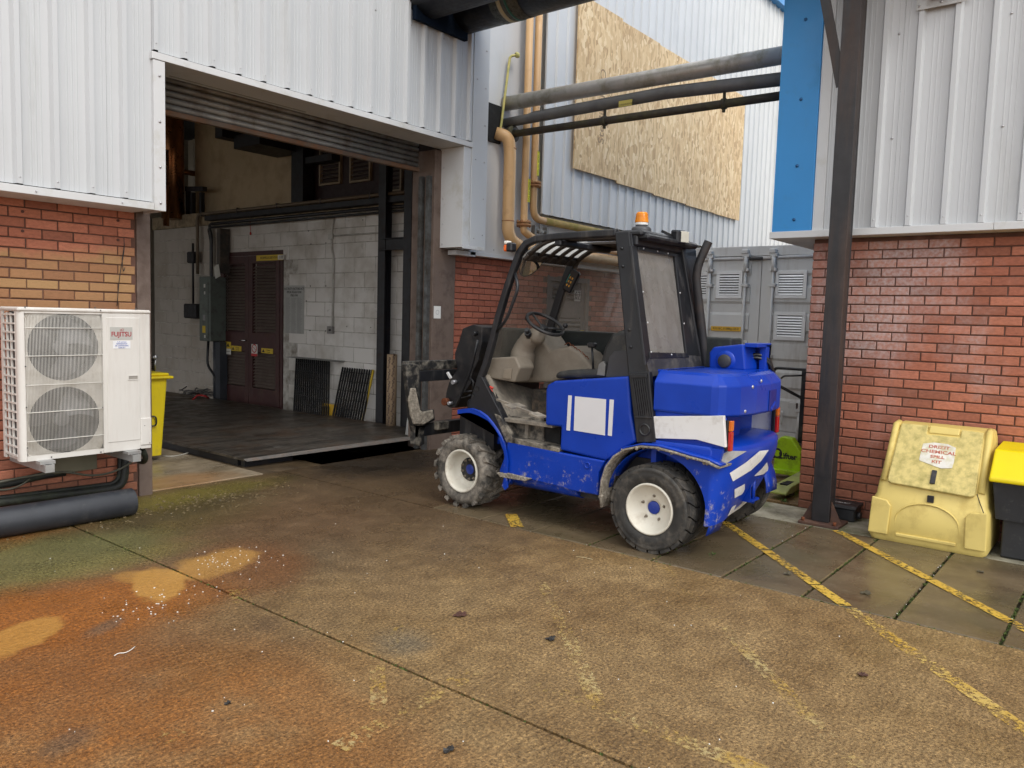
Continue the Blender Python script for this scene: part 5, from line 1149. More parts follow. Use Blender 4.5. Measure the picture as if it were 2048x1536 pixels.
# ================================================================ pallet truck
lime = mat('lime_paint', (.42, .68, .01), .42, var=.08, scale=4, dirt=(.12, .16, .02), amt=.38, ds=8)
pt = thing('pallet_truck', (8.0, 2.75, 0), 'lime green pallet truck with black handle behind the brick corner', 'pallet truck')
XP = 8.2
def q_(x, y, X=XP): return at(x, y, 'x', X)
body = [(q_(x, y).y, q_(x, y).z) for x, y in ((1551, 945), (1601, 957), (1601, 905), (1583, 877), (1563, 873), (1556, 882))]
yl = q_(1545, 945).y
body[0] = (yl, body[0][1]); body[-1] = (yl-.02, body[-1][1])
MB().prism(body, 'x', XP, XP+.12).build('pump_cover', lime, pt, bevel=.012)
MB().box(XP-.06, XP, min(p[0] for p in body)-.15, yl, body[0][1]-.0, body[0][1]+.05).build('cover_foot', lime, pt, bevel=.008)
yc = q_(1591, 800).y
ph = MB().bar((XP+.25, yc, .28), (XP+.25, yc, q_(1590, 740, XP+.25).z), .07, .05).build('handle_pole', M['black_paint'], pt, bevel=.004)
zt_ = q_(1590, 738, XP+.25).z; zm_ = q_(1590, 793, XP+.25).z; yL_ = q_(1548, 740, XP+.25).y
MB().tube(fillet([(XP+.25, yc, zm_-.02), (XP+.25, yL_, zm_+.13), (XP+.25, yL_, zt_), (XP+.25, yc, zt_), (XP+.25, 2*yc-yL_, zt_), (XP+.25, 2*yc-yL_, zm_+.13), (XP+.25, yc, zm_-.02)], .05), .016, 10).build('handle_loop', M['black_paint'], pt)
a_ = q_(1562, 757, XP+.22); MB().tube(fillet([(XP+.22, yc, a_.z+.05), (XP+.22, a_.y-.03, a_.z+.03), a_], .03), .01, 8).build('lever', M['black_paint'], pt)
q = q_(1583, 812, XP+.2); MB().box(XP+.215, XP+.285, q.y-.04, q.y+.04, q.z-.03, q.z+.03).build('tape', mat('tape_silver', (.5, .5, .5), .4, bump=0), pt)
MB().box(XP+.1, XP+.33, yc-.12, yc+.1, .25, .36).cyl((XP+.25, yc-.1, .1), (XP+.25, yc+.1, .1), .1, 16).build('pump', M['black_paint'], pt)
# forks
for k, dy in enumerate((.0, -.38)):
    yf = q_(1583, 990, 7.5).y-.0+dy
    MB().prism([(XP+.05, .1), (XP+.05, .16), (7.25, .115), (7.12, .07), (7.12, .05), (7.3, .045)], 'y', yf-.08, yf+.08).build('fork', mat('lime_faded', (.33, .38, .08), .5, dirt=(.25, .25, .15), amt=.5, ds=9), pt, bevel=.012)
    MB().prism([(7.26, yf-.035), (7.46, yf-.035), (7.46, yf+.035), (7.26, yf+.035)], 'z', .116, .125).build('fork_slot', M['dark'], pt)
    MB().cyl((7.4, yf-.05, .04), (7.4, yf+.05, .04), .038, 12).build('roller', M['rubber'], pt)
q = q_(1574, 913, XP-.002)
text('logo_text', 'Lifter', .085, (XP-.0015, q.y+.02-.03, q.z), (0, -1, .0), (0, .25, 1), blk, pt, bold=.003)
q2 = q_(1554, 908, XP-.002)
MB().lathe([(.035, 0), (.035, .002), (.055, .002), (.055, 0)], (XP-.0005, q2.y, q2.z+.01), (-1, 0, 0), 20).prism([(q2.y-.06, q2.z-.045), (q2.y-.02, q2.z-.045), (q2.y-.03, q2.z)], 'x', XP-.003, XP-.0005).prism([(q2.y+.06, q2.z-.045), (q2.y+.02, q2.z-.045), (q2.y+.03, q2.z)], 'x', XP-.003, XP-.0005).build('logo_emblem', blk, pt)

# ================================================================ black steel column with brace
co_ = thing('steel_stanchion', (6.58, 1.95, 0), 'dark rusty steel column on a bolted base plate in front of the right brick wall', 'column')
cb_ = mat('stanchion_paint', (.02, .019, .021), .45, var=.3, scale=6, dirt=(.085, .055, .042), amt=.4, ds=5, bump=.2, streak=True)
cy, cx = 1.945, 6.57; hw = .07; hd = .07
MB().box(cx-hd, cx-hd+.012, cy-hw, cy+hw, .02, 5.4).box(cx+hd-.012, cx+hd, cy-hw, cy+hw, .02, 5.4).box(cx-hd+.0125, cx+hd-.0125, cy-.006, cy+.006, .02, 5.4).build('column_section', cb_, co_, bevel=.003)
MB().box(cx-hd+.002, cx+hd-.002, cy+hw-.014, cy+hw-.004, .02, 5.4).box(cx-hd+.002, cx+hd-.002, cy-hw+.004, cy-hw+.014, .02, 5.4).build('column_side', cb_, co_)
MB().box(cx-.15, cx+.13, cy-.165, cy+.15, -.005, .018).build('base_plate', mat('plate_rust', (.075, .04, .032), .6, dirt=(.14, .07, .04), amt=.5), co_, bevel=.003)
for s_ in (-1, 1):
    MB().prism([(cy+s_*hw, .019), (cy+s_*(hw+.085), .019), (cy+s_*hw, .19)], 'x', cx-.03, cx-.018).build('gusset', mat('plate_rust', (.075, .04, .032)), co_)
for (dx, dy) in ((-.12, -.13), (-.12, .12)): MB().cyl((cx+dx, cy+dy, .018), (cx+dx, cy+dy, .045), .014, 6).build('anchor_bolt', M['rust'], co_)
a_ = at(1682, 172, 'x', cx-.04); b_ = at(1640, -60, 'x', cx-.04)
MB().bar(a_, b_+(b_-a_), .012, .075, up=(0, 1, 0)).bar(a_+Vector((.03, 0, 0)), (b_+(b_-a_))+Vector((.03, 0, 0)), .06, .012, up=(0, 1, 0)).build('brace', cb_, co_)
one(MB().box(cx-3, cx+.2, cy-.08, cy+.08, 5.4, 5.55), 'overhead_beam', cb_, 'steel beam resting on the dark column above the frame', 'beam')

# ================================================================ chemical spill bin
sp = mat('spill_yellow', (.68, .53, .16), .5, var=.06, scale=3, bump=.12, bs=40, dirt=(.42, .3, .08), amt=.36, ds=5)
sp2 = mat('spill_yellow_mossy', (.64, .52, .19), .6, var=.1, scale=7, bump=.15, dirt=(.3, .26, .08), amt=.48, ds=17)
sb = thing('spill_kit_bin', (6.6, 1.15, 0), 'faded yellow chemical spill kit bin with sloping lid against the brick wall', 'bin')
yl_, yr_ = 1.535, .76; ycn = (yl_+yr_)/2; xf = 6.36; xbk = 6.95
# front skin as loft: rings (x_front, half-width, z)
lv = [(.0, 6.37, .385), (.03, 6.355, .397), (.30, 6.37, .39), (.34, 6.395, .372), (.42, 6.41, .365), (.58, 6.5, .352), (.80, 6.64, .335), (.845, 6.68, .325), (.86, 6.72, .31)]
rows = []
for z, x, h in lv:
    r = .05; rows.append([(xbk, ycn-h, z), (x+r*1.2, ycn-h, z), (x+r*.3, ycn-h+r*.3, z), (x, ycn-h+r, z), (x, ycn+h-r, z), (x+r*.3, ycn+h-r*.3, z), (x+r*1.2, ycn+h, z), (xbk, ycn+h, z)])
b = MB().grid(rows); b.face([len(b.v)-8+i for i in range(8)]); b.build('body', sp, sb)
def fp(y, z, off=0):      # point on the front skin
    for i in range(len(lv)-1):
        if lv[i][0] <= z <= lv[i+1][0]:
            f = (z-lv[i][0])/(lv[i+1][0]-lv[i][0]); return Vector((lv[i][1]+(lv[i+1][1]-lv[i][1])*f-off, y, z))
def skin(pts, th, name, m, off=.0, bev=.006, **k):
    nz = 1
    b = MB(); P = [fp(y, z, off) for y, z in pts]
    return b.sheet(P, th, (-1, 0, .45 if pts[0][1] > .4 else 0)).build(name, m, sb, bevel=bev, bseg=3, **k)
# lid in three pieces like the mould: two panels and the handle block
def lidpoly(y0, y1, z0, z1, r=.03, rc=(0, 0)):
    o = []
    o += [(y1-r*.3 if rc[1] else y1, z0+r) if rc[1] else (y1, z0)]
    return o
ly0, ly1 = ycn-.292, ycn+.292
L_ = [(ly1-.03, .425), (ly0+.03, .405), (ly0+.006, .415), (ly0, .44), (ly0+.012, .84), (ycn-.135, .846), (ycn-.135, .79), (ycn+.09, .79), (ycn+.09, .855), (ly1-.012, .852), (ly1, .46), (ly1-.006, .435)]
def fp2(y, z): t = (z-.42)/(.85-.42); return Vector((6.405+(6.69-6.405)*t, y, z))
P = [fp2(y, z)+Vector((.004, 0, 0)) for y, z in L_]
lid = MB().sheet(P, .03, (-.83, 0, .55)).build('lid', sp2, sb, bevel=.008, bseg=3)
P = [fp2(y, z)+Vector((.01, 0, 0)) for y, z in ((ycn-.125, .8), (ycn+.08, .8), (ycn+.08, .857), (ycn-.125, .85))]
MB().sheet(P, .03, (-.83, 0, .55)).build('lid_handle', sp, lid, bevel=.008)
P = [fp2(y, z)+Vector((-.0225, 0, .0165)) for y, z in ((ycn-.12, .575), (ycn-.125, .62), (ycn-.12, .715), (ycn-.06, .735), (ycn+.03, .735), (ycn+.1, .72), (ycn+.105, .61), (ycn+.1, .6), (ycn+.02, .58), (ycn-.05, .565))]
nlab = Vector((-.83, 0, .55)).normalized()
MB().sheet(P, .0025, nlab).build('label', mat('label_worn', (.66, .64, .58), .5, dirt=(.5, .45, .2), amt=.45, ds=16, bump=0), lid)
up_ = (fp2(0, .8)-fp2(0, .5)).normalized()
lred = mat('label_red', (.42, .1, .06), .5, bump=0, dirt=(.6, .5, .35), amt=.42, ds=40)
for i, (s_, sz) in enumerate((('DRIZIT', .034), ('CHEMICAL', .036), ('SPILL', .032), ('KIT', .032))):
    text('label_text', s_, sz, fp2(ycn-.012, .705-.034*i)+Vector((-.0225, 0, .0165))+nlab*.0032, (0, -1, 0), up_, lred, lid, sx=1.35, bold=.001)
p = fp2(ycn-.012, .5)+nlab*.032
MB().obox(p, ((0, 1, 0), up_, nlab), (.017, .055, .008), .003).build('catch', M['black_paint'], lid)
p = fp(ycn-.012, .36, .01); MB().obox(p, ((0, 1, 0), (0, 0, 1), (1, 0, 0)), (.022, .026, .008), .003).build('catch_plate', M['black_paint'], sb)
# raised corner feet and arch
for s_ in (-1, 1):
    y1_ = ycn+s_*.392; y2_ = ycn+s_*.235
    P = [Vector((6.355, y1_, .05)), Vector((6.355, y2_+s_*.02, .05)), Vector((6.37, y2_+s_*.01, .27)), Vector((6.372, y2_+s_*.04, .31)), Vector((6.372, y1_-s_*.01, .325))]
    MB().sheet(P, .018, (-1, 0, 0)).build('moulded_foot', sp, sb, bevel=.009, bseg=3)
arcp = [(ycn-.212, .055)]+[(ycn-.212*math.cos(R_(a)), .17+.15*math.sin(R_(a))) for a in range(0, 181, 12)]+[(ycn+.212, .055)]
b = MB().tube([Vector((6.366+(0.004 if z > .3 else 0), y, z)) for y, z in arcp], .006, 6); b.build('moulded_arch', sp, sb)
MB().box(6.345, 6.365, ycn-.2, ycn+.2, .05, .075).build('moulded_arch', sp, sb, bevel=.006)
b = MB()
for z0_, y0_, y1_ in ((.42, ycn-.31, ycn-.312),): b.tube([fp(ycn-.3, .44, .004), fp(ycn-.325, .38, .004), fp(ycn-.365, .3, .006)], .003, 5)
b.build('crack', M['dark'], sb)
for s_ in (-1, 1): MB().tube([Vector((6.43, ycn+s_*.322, .44)), Vector((6.68, ycn+s_*.315, .85)), Vector((6.75, ycn+s_*.31, .86))], .026, 10).build('lid_cheek', sp, sb)

# ================================================================ black grit bin with yellow lid
gb = thing('grit_bin', (6.6, .4, 0), 'black plastic bin with bright yellow lid at the right edge beside the spill bin', 'bin')
bk = mat('bin_black', (.02, .021, .024), .5, var=.15, bump=.2, bs=90, dirt=(.09, .09, .08), amt=.3, ds=22)
bY = mat('lid_yellow', (.78, .62, .0), .38, var=.04, bump=.03)
def rg(y, z, X): return at(y, z, 'x', X)
XG = 6.42
a_ = at(1985, 960, 'x', XG); b_ = at(1983, 1038, 'x', XG); c_ = at(2004, 1042, 'x', XG+.05); d_ = at(2003, 1115, 'x', XG+.05); e_ = at(1996, 900, 'x', XG+.12)
y1_ = a_.y; zt_ = a_.z; zb_ = b_.z
MB().grid([[(6.93, -.25, zb_), (6.93, y1_-.03, zb_), (XG+.03, y1_-.03, zb_), (XG+.03, -.25, zb_)], [(6.95, -.26, zt_), (6.95, y1_, zt_), (XG, y1_, zt_), (XG, -.26, zt_)]], False, True).box(XG+.04, 6.92, -.24, y1_-.04, zb_-.004, zb_+.01).build('hopper', bk, gb, bevel=.012)
MB().box(XG+.08, 6.9, .12, c_.y, .0, zb_).box(XG+.06, 6.9, -.2, .1, 0, zb_).box(XG+.12, 6.85, .1, .12, .1, zb_).build('base', bk, gb, bevel=.02)
MB().prism([(XG-.03, zt_-.01), (XG-.03, zt_+.02), (XG+.16, e_.z), (6.97, e_.z+.02), (6.97, zt_-.01)], 'y', -.28, y1_+.02).build('lid', bY, gb, bevel=.012, bseg=3)
# bait station behind the column
bs = thing('bait_box', (6.88, 1.8, 0), 'small black bait box at the wall foot beside the steel column', 'box')
a_, b_ = at(1650, 1030, 'x', 6.75), at(1708, 1038, 'x', 6.75)
MB().box(6.76, 6.96, b_.y, a_.y+.06, -.004, .105, .012).build('body', bk, bs)
MB().prism([(6.74, .105), (6.98, .105), (6.96, .135), (6.77, .128)], 'y', b_.y-.012, a_.y+.07).build('lid', bk, bs, bevel=.006)
MB().cyl((6.84, b_.y-.004, .045), (6.84, b_.y-.03, .045), .03, 14).build('entry_tube', bk, bs)
text('lid_text', 'DANGER BAIT', .024, (6.84, (a_.y+b_.y)/2+.02, .133), (0, -1, 0), (1, 0, .1), mat('text_white', (.6, .6, .6), .5, bump=0), bs)
# ================================================================ the blue telescopic forklift
def truck_blue(name, mud):
    t = NT(name)
    cc = t.mix(t.mr(t.noise(3, 4), .3, .7), (.002, .034, .32), (.004, .046, .41))
    P = t.sep()
    if mud:
        n = t.noise(13, 9, .78); z = t.mr(t.ma('ADD', P['Z'], t.ma('MULTIPLY', t.ma('SUBTRACT', t.noise(3.5, 5), .5), .7)), .8, .3, 0, .13)
        f = t.mr(t.ma('ADD', n, z), .66, .76, 0, .75)
        cc = t.mix(f, cc, t.mix(t.noise(50, 3), (.16, .14, .13), (.5, .46, .42)))
        sc_ = t.mr(t.noise(6, 8, .75, v=t.mapv(t.pos, (1, .35, 1))), .6, .66, 0, .35); cc = t.mix(sc_, cc, (.1, .12, .32))
        r = t.ma('ADD', .3, t.ma('MULTIPLY', f, .5))
    else:
        sc_ = t.mr(t.noise(5, 8, .7, v=t.mapv(t.pos, (1, 1, .3))), .6, .75, 0, .3); cc = t.mix(sc_, cc, (.04, .07, .35)); r = t.mr(t.noise(4, 5), .35, .65, .24, .4)
    return t.fin(cc, r, 0, t.bump(t.noise(9, 4), .05, .01), **{'Coat Weight': .12, 'Coat Roughness': .15, 'Specular IOR Level': .3})
TB = truck_blue('truck_blue', False); TM = truck_blue('truck_blue_muddy', True)
TK = mat('truck_black', (.012, .013, .016), .36, var=.2, scale=6, bump=.06, dirt=(.12, .11, .1), amt=.34, ds=9, streak=True)
TKC = mat('carriage_black', (.014, .014, .015), .55, var=.3, scale=8, bump=.25, dirt=(.3, .27, .22), amt=.42, ds=11)
TKM = mat('truck_black_muddy', (.018, .017, .016), .6, var=.3, scale=8, bump=.35, dirt=(.33, .29, .23), amt=.54, ds=9)
MUD = mat('caked_mud', (.36, .32, .26), .95, var=.35, scale=22, bump=1.0, bs=70, bd=.02, dirt=(.14, .115, .09), amt=.5, ds=28)
WHT = mat('truck_white', (.72, .72, .71), .4, var=.03, bump=0, dirt=(.35, .31, .26), amt=.34, ds=9)
RIM = mat('rim_white', (.66, .63, .54), .42, var=.05, scale=8, bump=.05, dirt=(.38, .32, .24), amt=.38, ds=8)
BEI = mat('dash_beige', (.215, .185, .145), .6, var=.1, scale=6, bump=.1, dirt=(.15, .12, .09), amt=.42, ds=6)
GRY = mat('floor_grey', (.17, .15, .125), .7, var=.3, scale=7, bump=.2, dirt=(.32, .28, .22), amt=.52, ds=9)
XLF = 4.87
fk = thing('forklift', (5.5, 3.4, 0), 'blue telescopic forklift with black open cab, white wheels and an amber beacon', 'forklift')
def TP(x, y, X=XLF, a='x'): return at(x, y, a, X)
def YZ(L, X=XLF): return [(at(x, y, 'x', X).y, at(x, y, 'x', X).z) for x, y in L]
def Z1(L): return [(780+x/2.1047, 400+y/2.1047) for x, y in L]
# ---- wheels
def tread_pad(b, xc, yc, zc, quad, r0, r1, nseg=3):
    """block on a wheel whose axle runs along x; quad = 4 (x, angle) corners"""
    rows0, rows1 = [], []
    for i in range(nseg+1):
        f = i/nseg; A = [quad[0][j]*(1-f)+quad[3][j]*f for j in (0, 1)]; B = [quad[1][j]*(1-f)+quad[2][j]*f for j in (0, 1)]
        def pt(q, r): a = R_(q[1]); return Vector((q[0], yc+r*math.cos(a), zc+r*math.sin(a)))
        rows0.append([pt(A, r0), pt(B, r0)]); rows1.append([pt(A, r1), pt(B, r1)])
    o = len(b.v)
    for i in range(nseg+1): b.v += rows0[i]+rows1[i]
    for i in range(nseg):
        q = o+4*i; b.face((q+2, q+3, q+7, q+6)); b.face((q, q+2, q+6, q+4)); b.face((q+3, q+1, q+5, q+7))
    b.face((o, o+1, o+3, o+2)); e = o+4*nseg; b.face((e, e+2, e+3, e+1))
def wheel(kind, xo, w, yc, side, rr=.31):
    """xo: outer face x, side: +1 when the outer face looks to -x"""
    zc = rr-.004; s = side
    wh = MB().cyl((xo+s*.12, yc, zc), (xo+s*(w-.01), yc, zc), .1, 20).build('wheel', TK, fk)
    ri = .183
    tb = MB(); 
    if kind == 'rear': pr = [(ri-.012, .03), (ri, .012), (.2, .0), (.245, -.004), (.262, .002), (.268, -.001), (.285, .004), (rr-.02, .014), (rr-.022, .03), (rr-.022, w-.03), (.285, w-.004), (.245, w), (ri, w-.01)]
    else: pr = [(ri-.012, .03), (ri, .014), (.2, .002), (.23, -.006), (.255, .0), (.272, .012), (rr-.022, .035), (rr-.02, w-.035), (.255, w), (.2, w), (ri, w-.014)]
    tb.lathe(pr, (xo, yc, zc), (s, 0, 0), 64)
    tb.build('tyre', M['rubber'] if kind == 'rear' else M['rubber_mud'], wh)
    tr = MB()
    X = lambda u: xo+s*u
    if kind == 'rear':
        n = 20
        for k in range(n):
            a = 360/n*k; g = 1.15
            for (u0, u1, sk, off) in ((.01, w*.36, 8, 0), (w*.64, w-.01, -8, 0), (w*.36+.012, w*.64-.012, 0, 9)):
                tread_pad(tr, 0, yc, zc, [(X(u0), a+off+g), (X(u1), a+off+g+sk), (X(u1), a+off+360/n-g+sk), (X(u0), a+off+360/n-g)], rr-.024, rr, 3)
    else:
        n = 17
        for k in range(n):
            for hf in (0, 1):
                a = 360/n*(k+.5*hf); u0, u1 = (0.0, w*.56) if hf == 0 else (w, w*.44); 
                tread_pad(tr, 0, yc, zc, [(X(u0), a), (X(u1), a+15), (X(u1), a+21.5), (X(u0), a+9)], rr-.03, rr-.002, 2)
            if True:
                a = 360/n*k                         # lug shoulders on the side wall
                for (uu, dd) in ((-.004, -1),):
                    P = []
                    for (r_, aa) in ((rr-.01, a+1), (rr-.01, a+8), (.272, a+7), (.27, a+2)):
                        P.append(Vector((X(uu+(.014 if r_ > .28 else .004)), yc+r_*math.cos(R_(aa)), zc+r_*math.sin(R_(aa)))))
                    tr.sheet(P, -.022, (-s, 0, 0))
    tr.build('tread', M['rubber'] if kind == 'rear' else M['rubber_mud'], wh, kind='stuff')
    if kind == 'rear': rp = [(ri, .016), (ri-.002, .004), (ri-.012, .0), (ri-.02, .012), (ri-.024, .03), (ri-.05, .045), (ri-.06, .06), (.075, .075), (.05, .075), (.05, .085), (0.001, .085)]
    else: rp = [(ri, .016), (ri-.002, .004), (ri-.012, .0), (ri-.022, .012), (ri-.028, .03), (ri-.032, .09), (ri-.05, .125), (.07, .135), (.055, .13), (.001, .13)]
    rm = MB().lathe(rp, (xo, yc, zc), (s, 0, 0), 48).build('rim', RIM, wh)
    hubd = rp[-1][1]
    b = MB().lathe([(.045, 0), (.046, -.008), (.04, -.012), (.001, -.012)], (xo+s*hubd, yc, zc), (s, 0, 0), 24); b.build('hub_cap', mat('hub_blue', (.012, .04, .3), .4, bump=0), wh)
    nb, rb2 = (5, .088) if kind == 'rear' else (10, .083)
    b = MB()
    for k in range(nb):
        a = R_(360/nb*k+20); p = Vector((xo+s*(hubd-.008), yc+rb2*math.cos(a), zc+rb2*math.sin(a)))
        b.lathe([(.013, .012), (.013, -.006), (.008, -.008), (.007, -.02), (.001, -.021)], p, (s, 0, 0), 8)
    b.build('wheel_nut', mat('nut_brown', (.2, .17, .13) if kind == 'rear' else (.06, .05, .045), .6, .4), wh, kind='stuff')
wheel('rear', 4.785, .265, 2.58, 1); wheel('rear', 6.26, .265, 2.58, -1)
wheel('front', 4.83, .26, 4.375, 1); wheel('front', 6.2, .26, 4.375, -1)
# ---- underbody
MB().box(5.08, 5.95, 2.35, 4.45, .24, .6).box(4.95, 6.05, 2.95, 3.9, .26, .56).cyl((5.0, 4.375, .31), (6.1, 4.375, .31), .08, 14).cyl((5.0, 2.58, .31), (6.1, 2.58, .31), .09, 14).build('underframe', mat('under_dark', (.02, .02, .022), .8, dirt=(.1, .08, .06), amt=.45), fk)
# side skirts, blue and muddy
sk = YZ(Z1([(470, 1200), (478, 1170), (460, 1140), (490, 1060), (495, 1012), (650, 1045), (715, 1062), (905, 1098), (880, 1150), (876, 1200), (876, 1245), (860, 1240), (770, 1225), (700, 1205), (600, 1180), (520, 1163), (500, 1195)]))
MB().prism(sk, 'x', 4.865, 4.93).build('side_skirt', TM, fk, bevel=.012, bseg=3)
MB().prism([(3.93, .3), (3.9, .6), (2.95, .58), (3.0, .3)], 'x', 6.06, 6.13).build('side_skirt', TM, fk, bevel=.012)
p = TP(*Z1([(830, 1117)])[0], 4.86); MB().lathe([(.026, 0), (.026, .006), (.018, .007), (.016, -.004), (.001, -.004)], p+Vector((.004, 0, 0)), (-1, 0, 0), 16).build('tie_down', TB, fk)
lp = YZ(Z1([(455, 1145), (500, 1148), (600, 1172), (575, 1182), (470, 1165)]), 4.86)
MB().prism(lp, 'x', 4.835, 4.865).build('step_lip', MUD, fk, bevel=.006)
# belly tank bulge
MB().tube([(5.0, 3.25, .36), (5.0, 3.9, .36)], .12, 18).build('belly_pipe', TM, fk)
# ---- step well
st = MB().prism(YZ(Z1([(458, 908), (650, 918), (650, 1040), (500, 1010)]), 4.99), 'x', 4.98, 5.02)
st.build('step_well', TKM, fk)
MB().prism(YZ(Z1([(440, 900), (462, 908), (515, 1000), (650, 1030), (712, 1045), (712, 1062), (650, 1050), (490, 1020)]), 4.87), 'x', 4.865, 5.0).build('step_edge', TKM, fk, bevel=.004)
MB().prism(YZ(Z1([(575, 918), (590, 918), (582, 1015), (570, 1010)]), 4.97), 'x', 4.955, 4.985).build('step_rib', GRY, fk)
MB().prism(YZ(Z1([(330, 870), (345, 820), (372, 738), (388, 745), (470, 905), (505, 1010), (470, 1010), (440, 960), (400, 910)]), 4.88), 'x', 4.875, 4.95).build('front_side_plate', TK, fk, bevel=.004)
for q, r_ in (((368, 795), .022), ((352, 822), .014)):
    p = TP(*Z1([q])[0], 4.874); MB().lathe([(r_, 0), (r_*.7, -.002), (.001, -.002)], p+Vector((-.003, 0, 0)), (-1, 0, 0), 14).build('plate_hole', M['dark'], fk)
# floor and bulkhead
FZ = .79
MB().prism([(4.9, 3.5), (5.7, 3.5), (5.7, 4.25), (4.9, 4.0)], 'z', FZ-.03, FZ).build('cab_floor', GRY, fk, bevel=.004)
a_ = YZ(Z1([(385, 740), (460, 905), (620, 905), (600, 760)]), 4.95)
MB().sheet([(4.92, 4.2, 1.12), (4.92, 3.98, .79), (5.65, 4.08, .79), (5.65, 4.33, 1.12)], .02, (0, 1, 0)).build('toe_board', GRY, fk)
MB().box(4.95, 5.68, 4.12, 4.5, .5, .8).box(5.0, 5.66, 4.2, 4.3, .8, 1.12).build('front_bulkhead', TK, fk)
p1 = TP(*Z1([(420, 785)])[0], 4.915); p2 = TP(*Z1([(450, 860)])[0], 4.915)
MB().tube(fillet([p1+Vector((0, -.035, -.01)), p1, p2], .01), .008, 8).build('red_lever', mat('lever_red', (.6, .05, .03), .45, bump=0), fk)
MB().box(5.3, 5.64, 3.55, 4.0, .8, 1.0).build('floor_machinery', mat('machinery_dark', (.03, .026, .022), .8, var=.5, scale=20, bump=.8, bs=40, dirt=(.2, .14, .09), amt=.45), fk)
for (x, y, w_) in ((1030, 812, .09), (1075, 830, .05)):
    p = at(x, y, 'z', .93); MB().obox(p, ((1, 0, 0), (0, 1, .25), (0, -.25, 1)), (w_, .04, .006)).bar(p, p+Vector((.03, .2, .03)), .02, .015).build('pedal', GRY, fk)
# ---- side tank panel with chamfered top
sp_ = YZ(Z1([(652, 948), (654, 800), (660, 778), (690, 762), (1003, 742), (1012, 900), (1035, 1020), (980, 1050), (930, 1085), (905, 1098), (713, 1052), (718, 955)]), 4.87)
o = MB().prism(sp_, 'x', 4.872, 5.3).build('side_tank', TB, fk, bevel=.018, bseg=3)
MB().prism(YZ(Z1([(650, 945), (718, 955), (713, 1052), (650, 1035)]), 5.0), 'x', 5.0, 5.25).build('tank_recess', M['dark'], fk)
def decal(L, X, name='white_panel', m=None, th=.002): return MB().prism(YZ(Z1(L), X), 'x', X-th, X).build(name, m or WHT, fk)
decal([(779, 826), (910, 839), (905, 991), (774, 970)], 4.8705, m=mat('vinyl_white', (.66, .66, .68), .35, bump=0, var=.03)); decal([(751, 822), (766, 823), (758, 971), (743, 969)], 4.8705, 'white_bar', mat('vinyl_white', (0, 0, 0))); decal([(925, 839), (943, 841), (934, 994), (917, 991)], 4.8705, 'white_bar', mat('vinyl_white', (0, 0, 0)))
# ---- rear body
plan = [(4.87, 2.62), (4.87, 2.2), (4.885, 2.155), (4.93, 2.12), (5.05, 2.07), (5.25, 2.04), (5.5, 2.035), (5.75, 2.06), (5.95, 2.13), (6.05, 2.2), (6.1, 2.3), (6.13, 2.62)]
def ring(off, z, zoff=None):
    """plan curve moved inwards by off"""
    o = []; c0 = Vector((5.5, 2.75))
    for i, (x, y) in enumerate(plan):
        a = Vector(plan[max(0, i-1)]); b = Vector(plan[min(len(plan)-1, i+1)]); d = (b-a).normalized(); n = Vector((-d.y, d.x))
        p = Vector((x, y))+n*(off if n.dot(c0-Vector((x, y))) > 0 else -off); o.append(Vector((p.x, p.y if 0 < i < len(plan)-1 else 2.62, z)))
    return o
rows = [ring(.35, .975), ring(.03, .975), ring(0, .99), ring(0, 1.185), ring(.055, 1.245), ring(.09, 1.262)]
b = MB().grid(rows, smooth=False); b.face([len(b.v)-len(plan)+i for i in range(len(plan))])
b.build('counterweight', TB, fk, bevel=.008)
MB().box(5.0, 6.0, 2.58, 2.75, .9, 1.262).build('engine_cover', TB, fk, bevel=.01)
# recessed grab and bolt on the counterweight
def on_cw(px, py, z0=.99, z1=1.185):
    """point of the counterweight's side on the line of sight"""
    best = None
    for i in range(len(plan)-1):
        for k in range(21):
            f = k/20; x = plan[i][0]*(1-f)+plan[i+1][0]*f; y = plan[i][1]*(1-f)+plan[i+1][1]*f
            q = at(px, py, 'y', y)
            if abs(q.x-x) < .02 and (best is None or abs(q.x-x) < best[0]): best = (abs(q.x-x), Vector((x, y, q.z)), Vector((plan[i+1][1]-plan[i][1], -(plan[i+1][0]-plan[i][0]), 0)).normalized())
    return best[1], (best[2] if best[2].y < 0 or best[2].x < 0 else -best[2])
p, n = on_cw(1545, 800); tn = Vector((-n.y, n.x, 0))
MB().obox(p+n*.001, (tn, (0, 0, 1), n), (.085, .075, .004), .002).build('grab_recess', mat('recess_blue', (.008, .016, .2), .5), fk, bevel=.003)
MB().obox(p-Vector((0, 0, .045))+n*.006, ((tn+Vector((0, 0, .4))).normalized(), (-tn*.4+Vector((0, 0, 1))).normalized(), n), (.06, .014, .006), .004).build('grab_handle', TB, fk)
for q in ((1490, 823), (1523, 762), (1505, 774)):
    try: p, n = on_cw(*q); MB().lathe([(.012, 0), (.012, .004), (.001, .005)], p, n, 10).build('bolt', M['screw'], fk)
    except Exception: pass
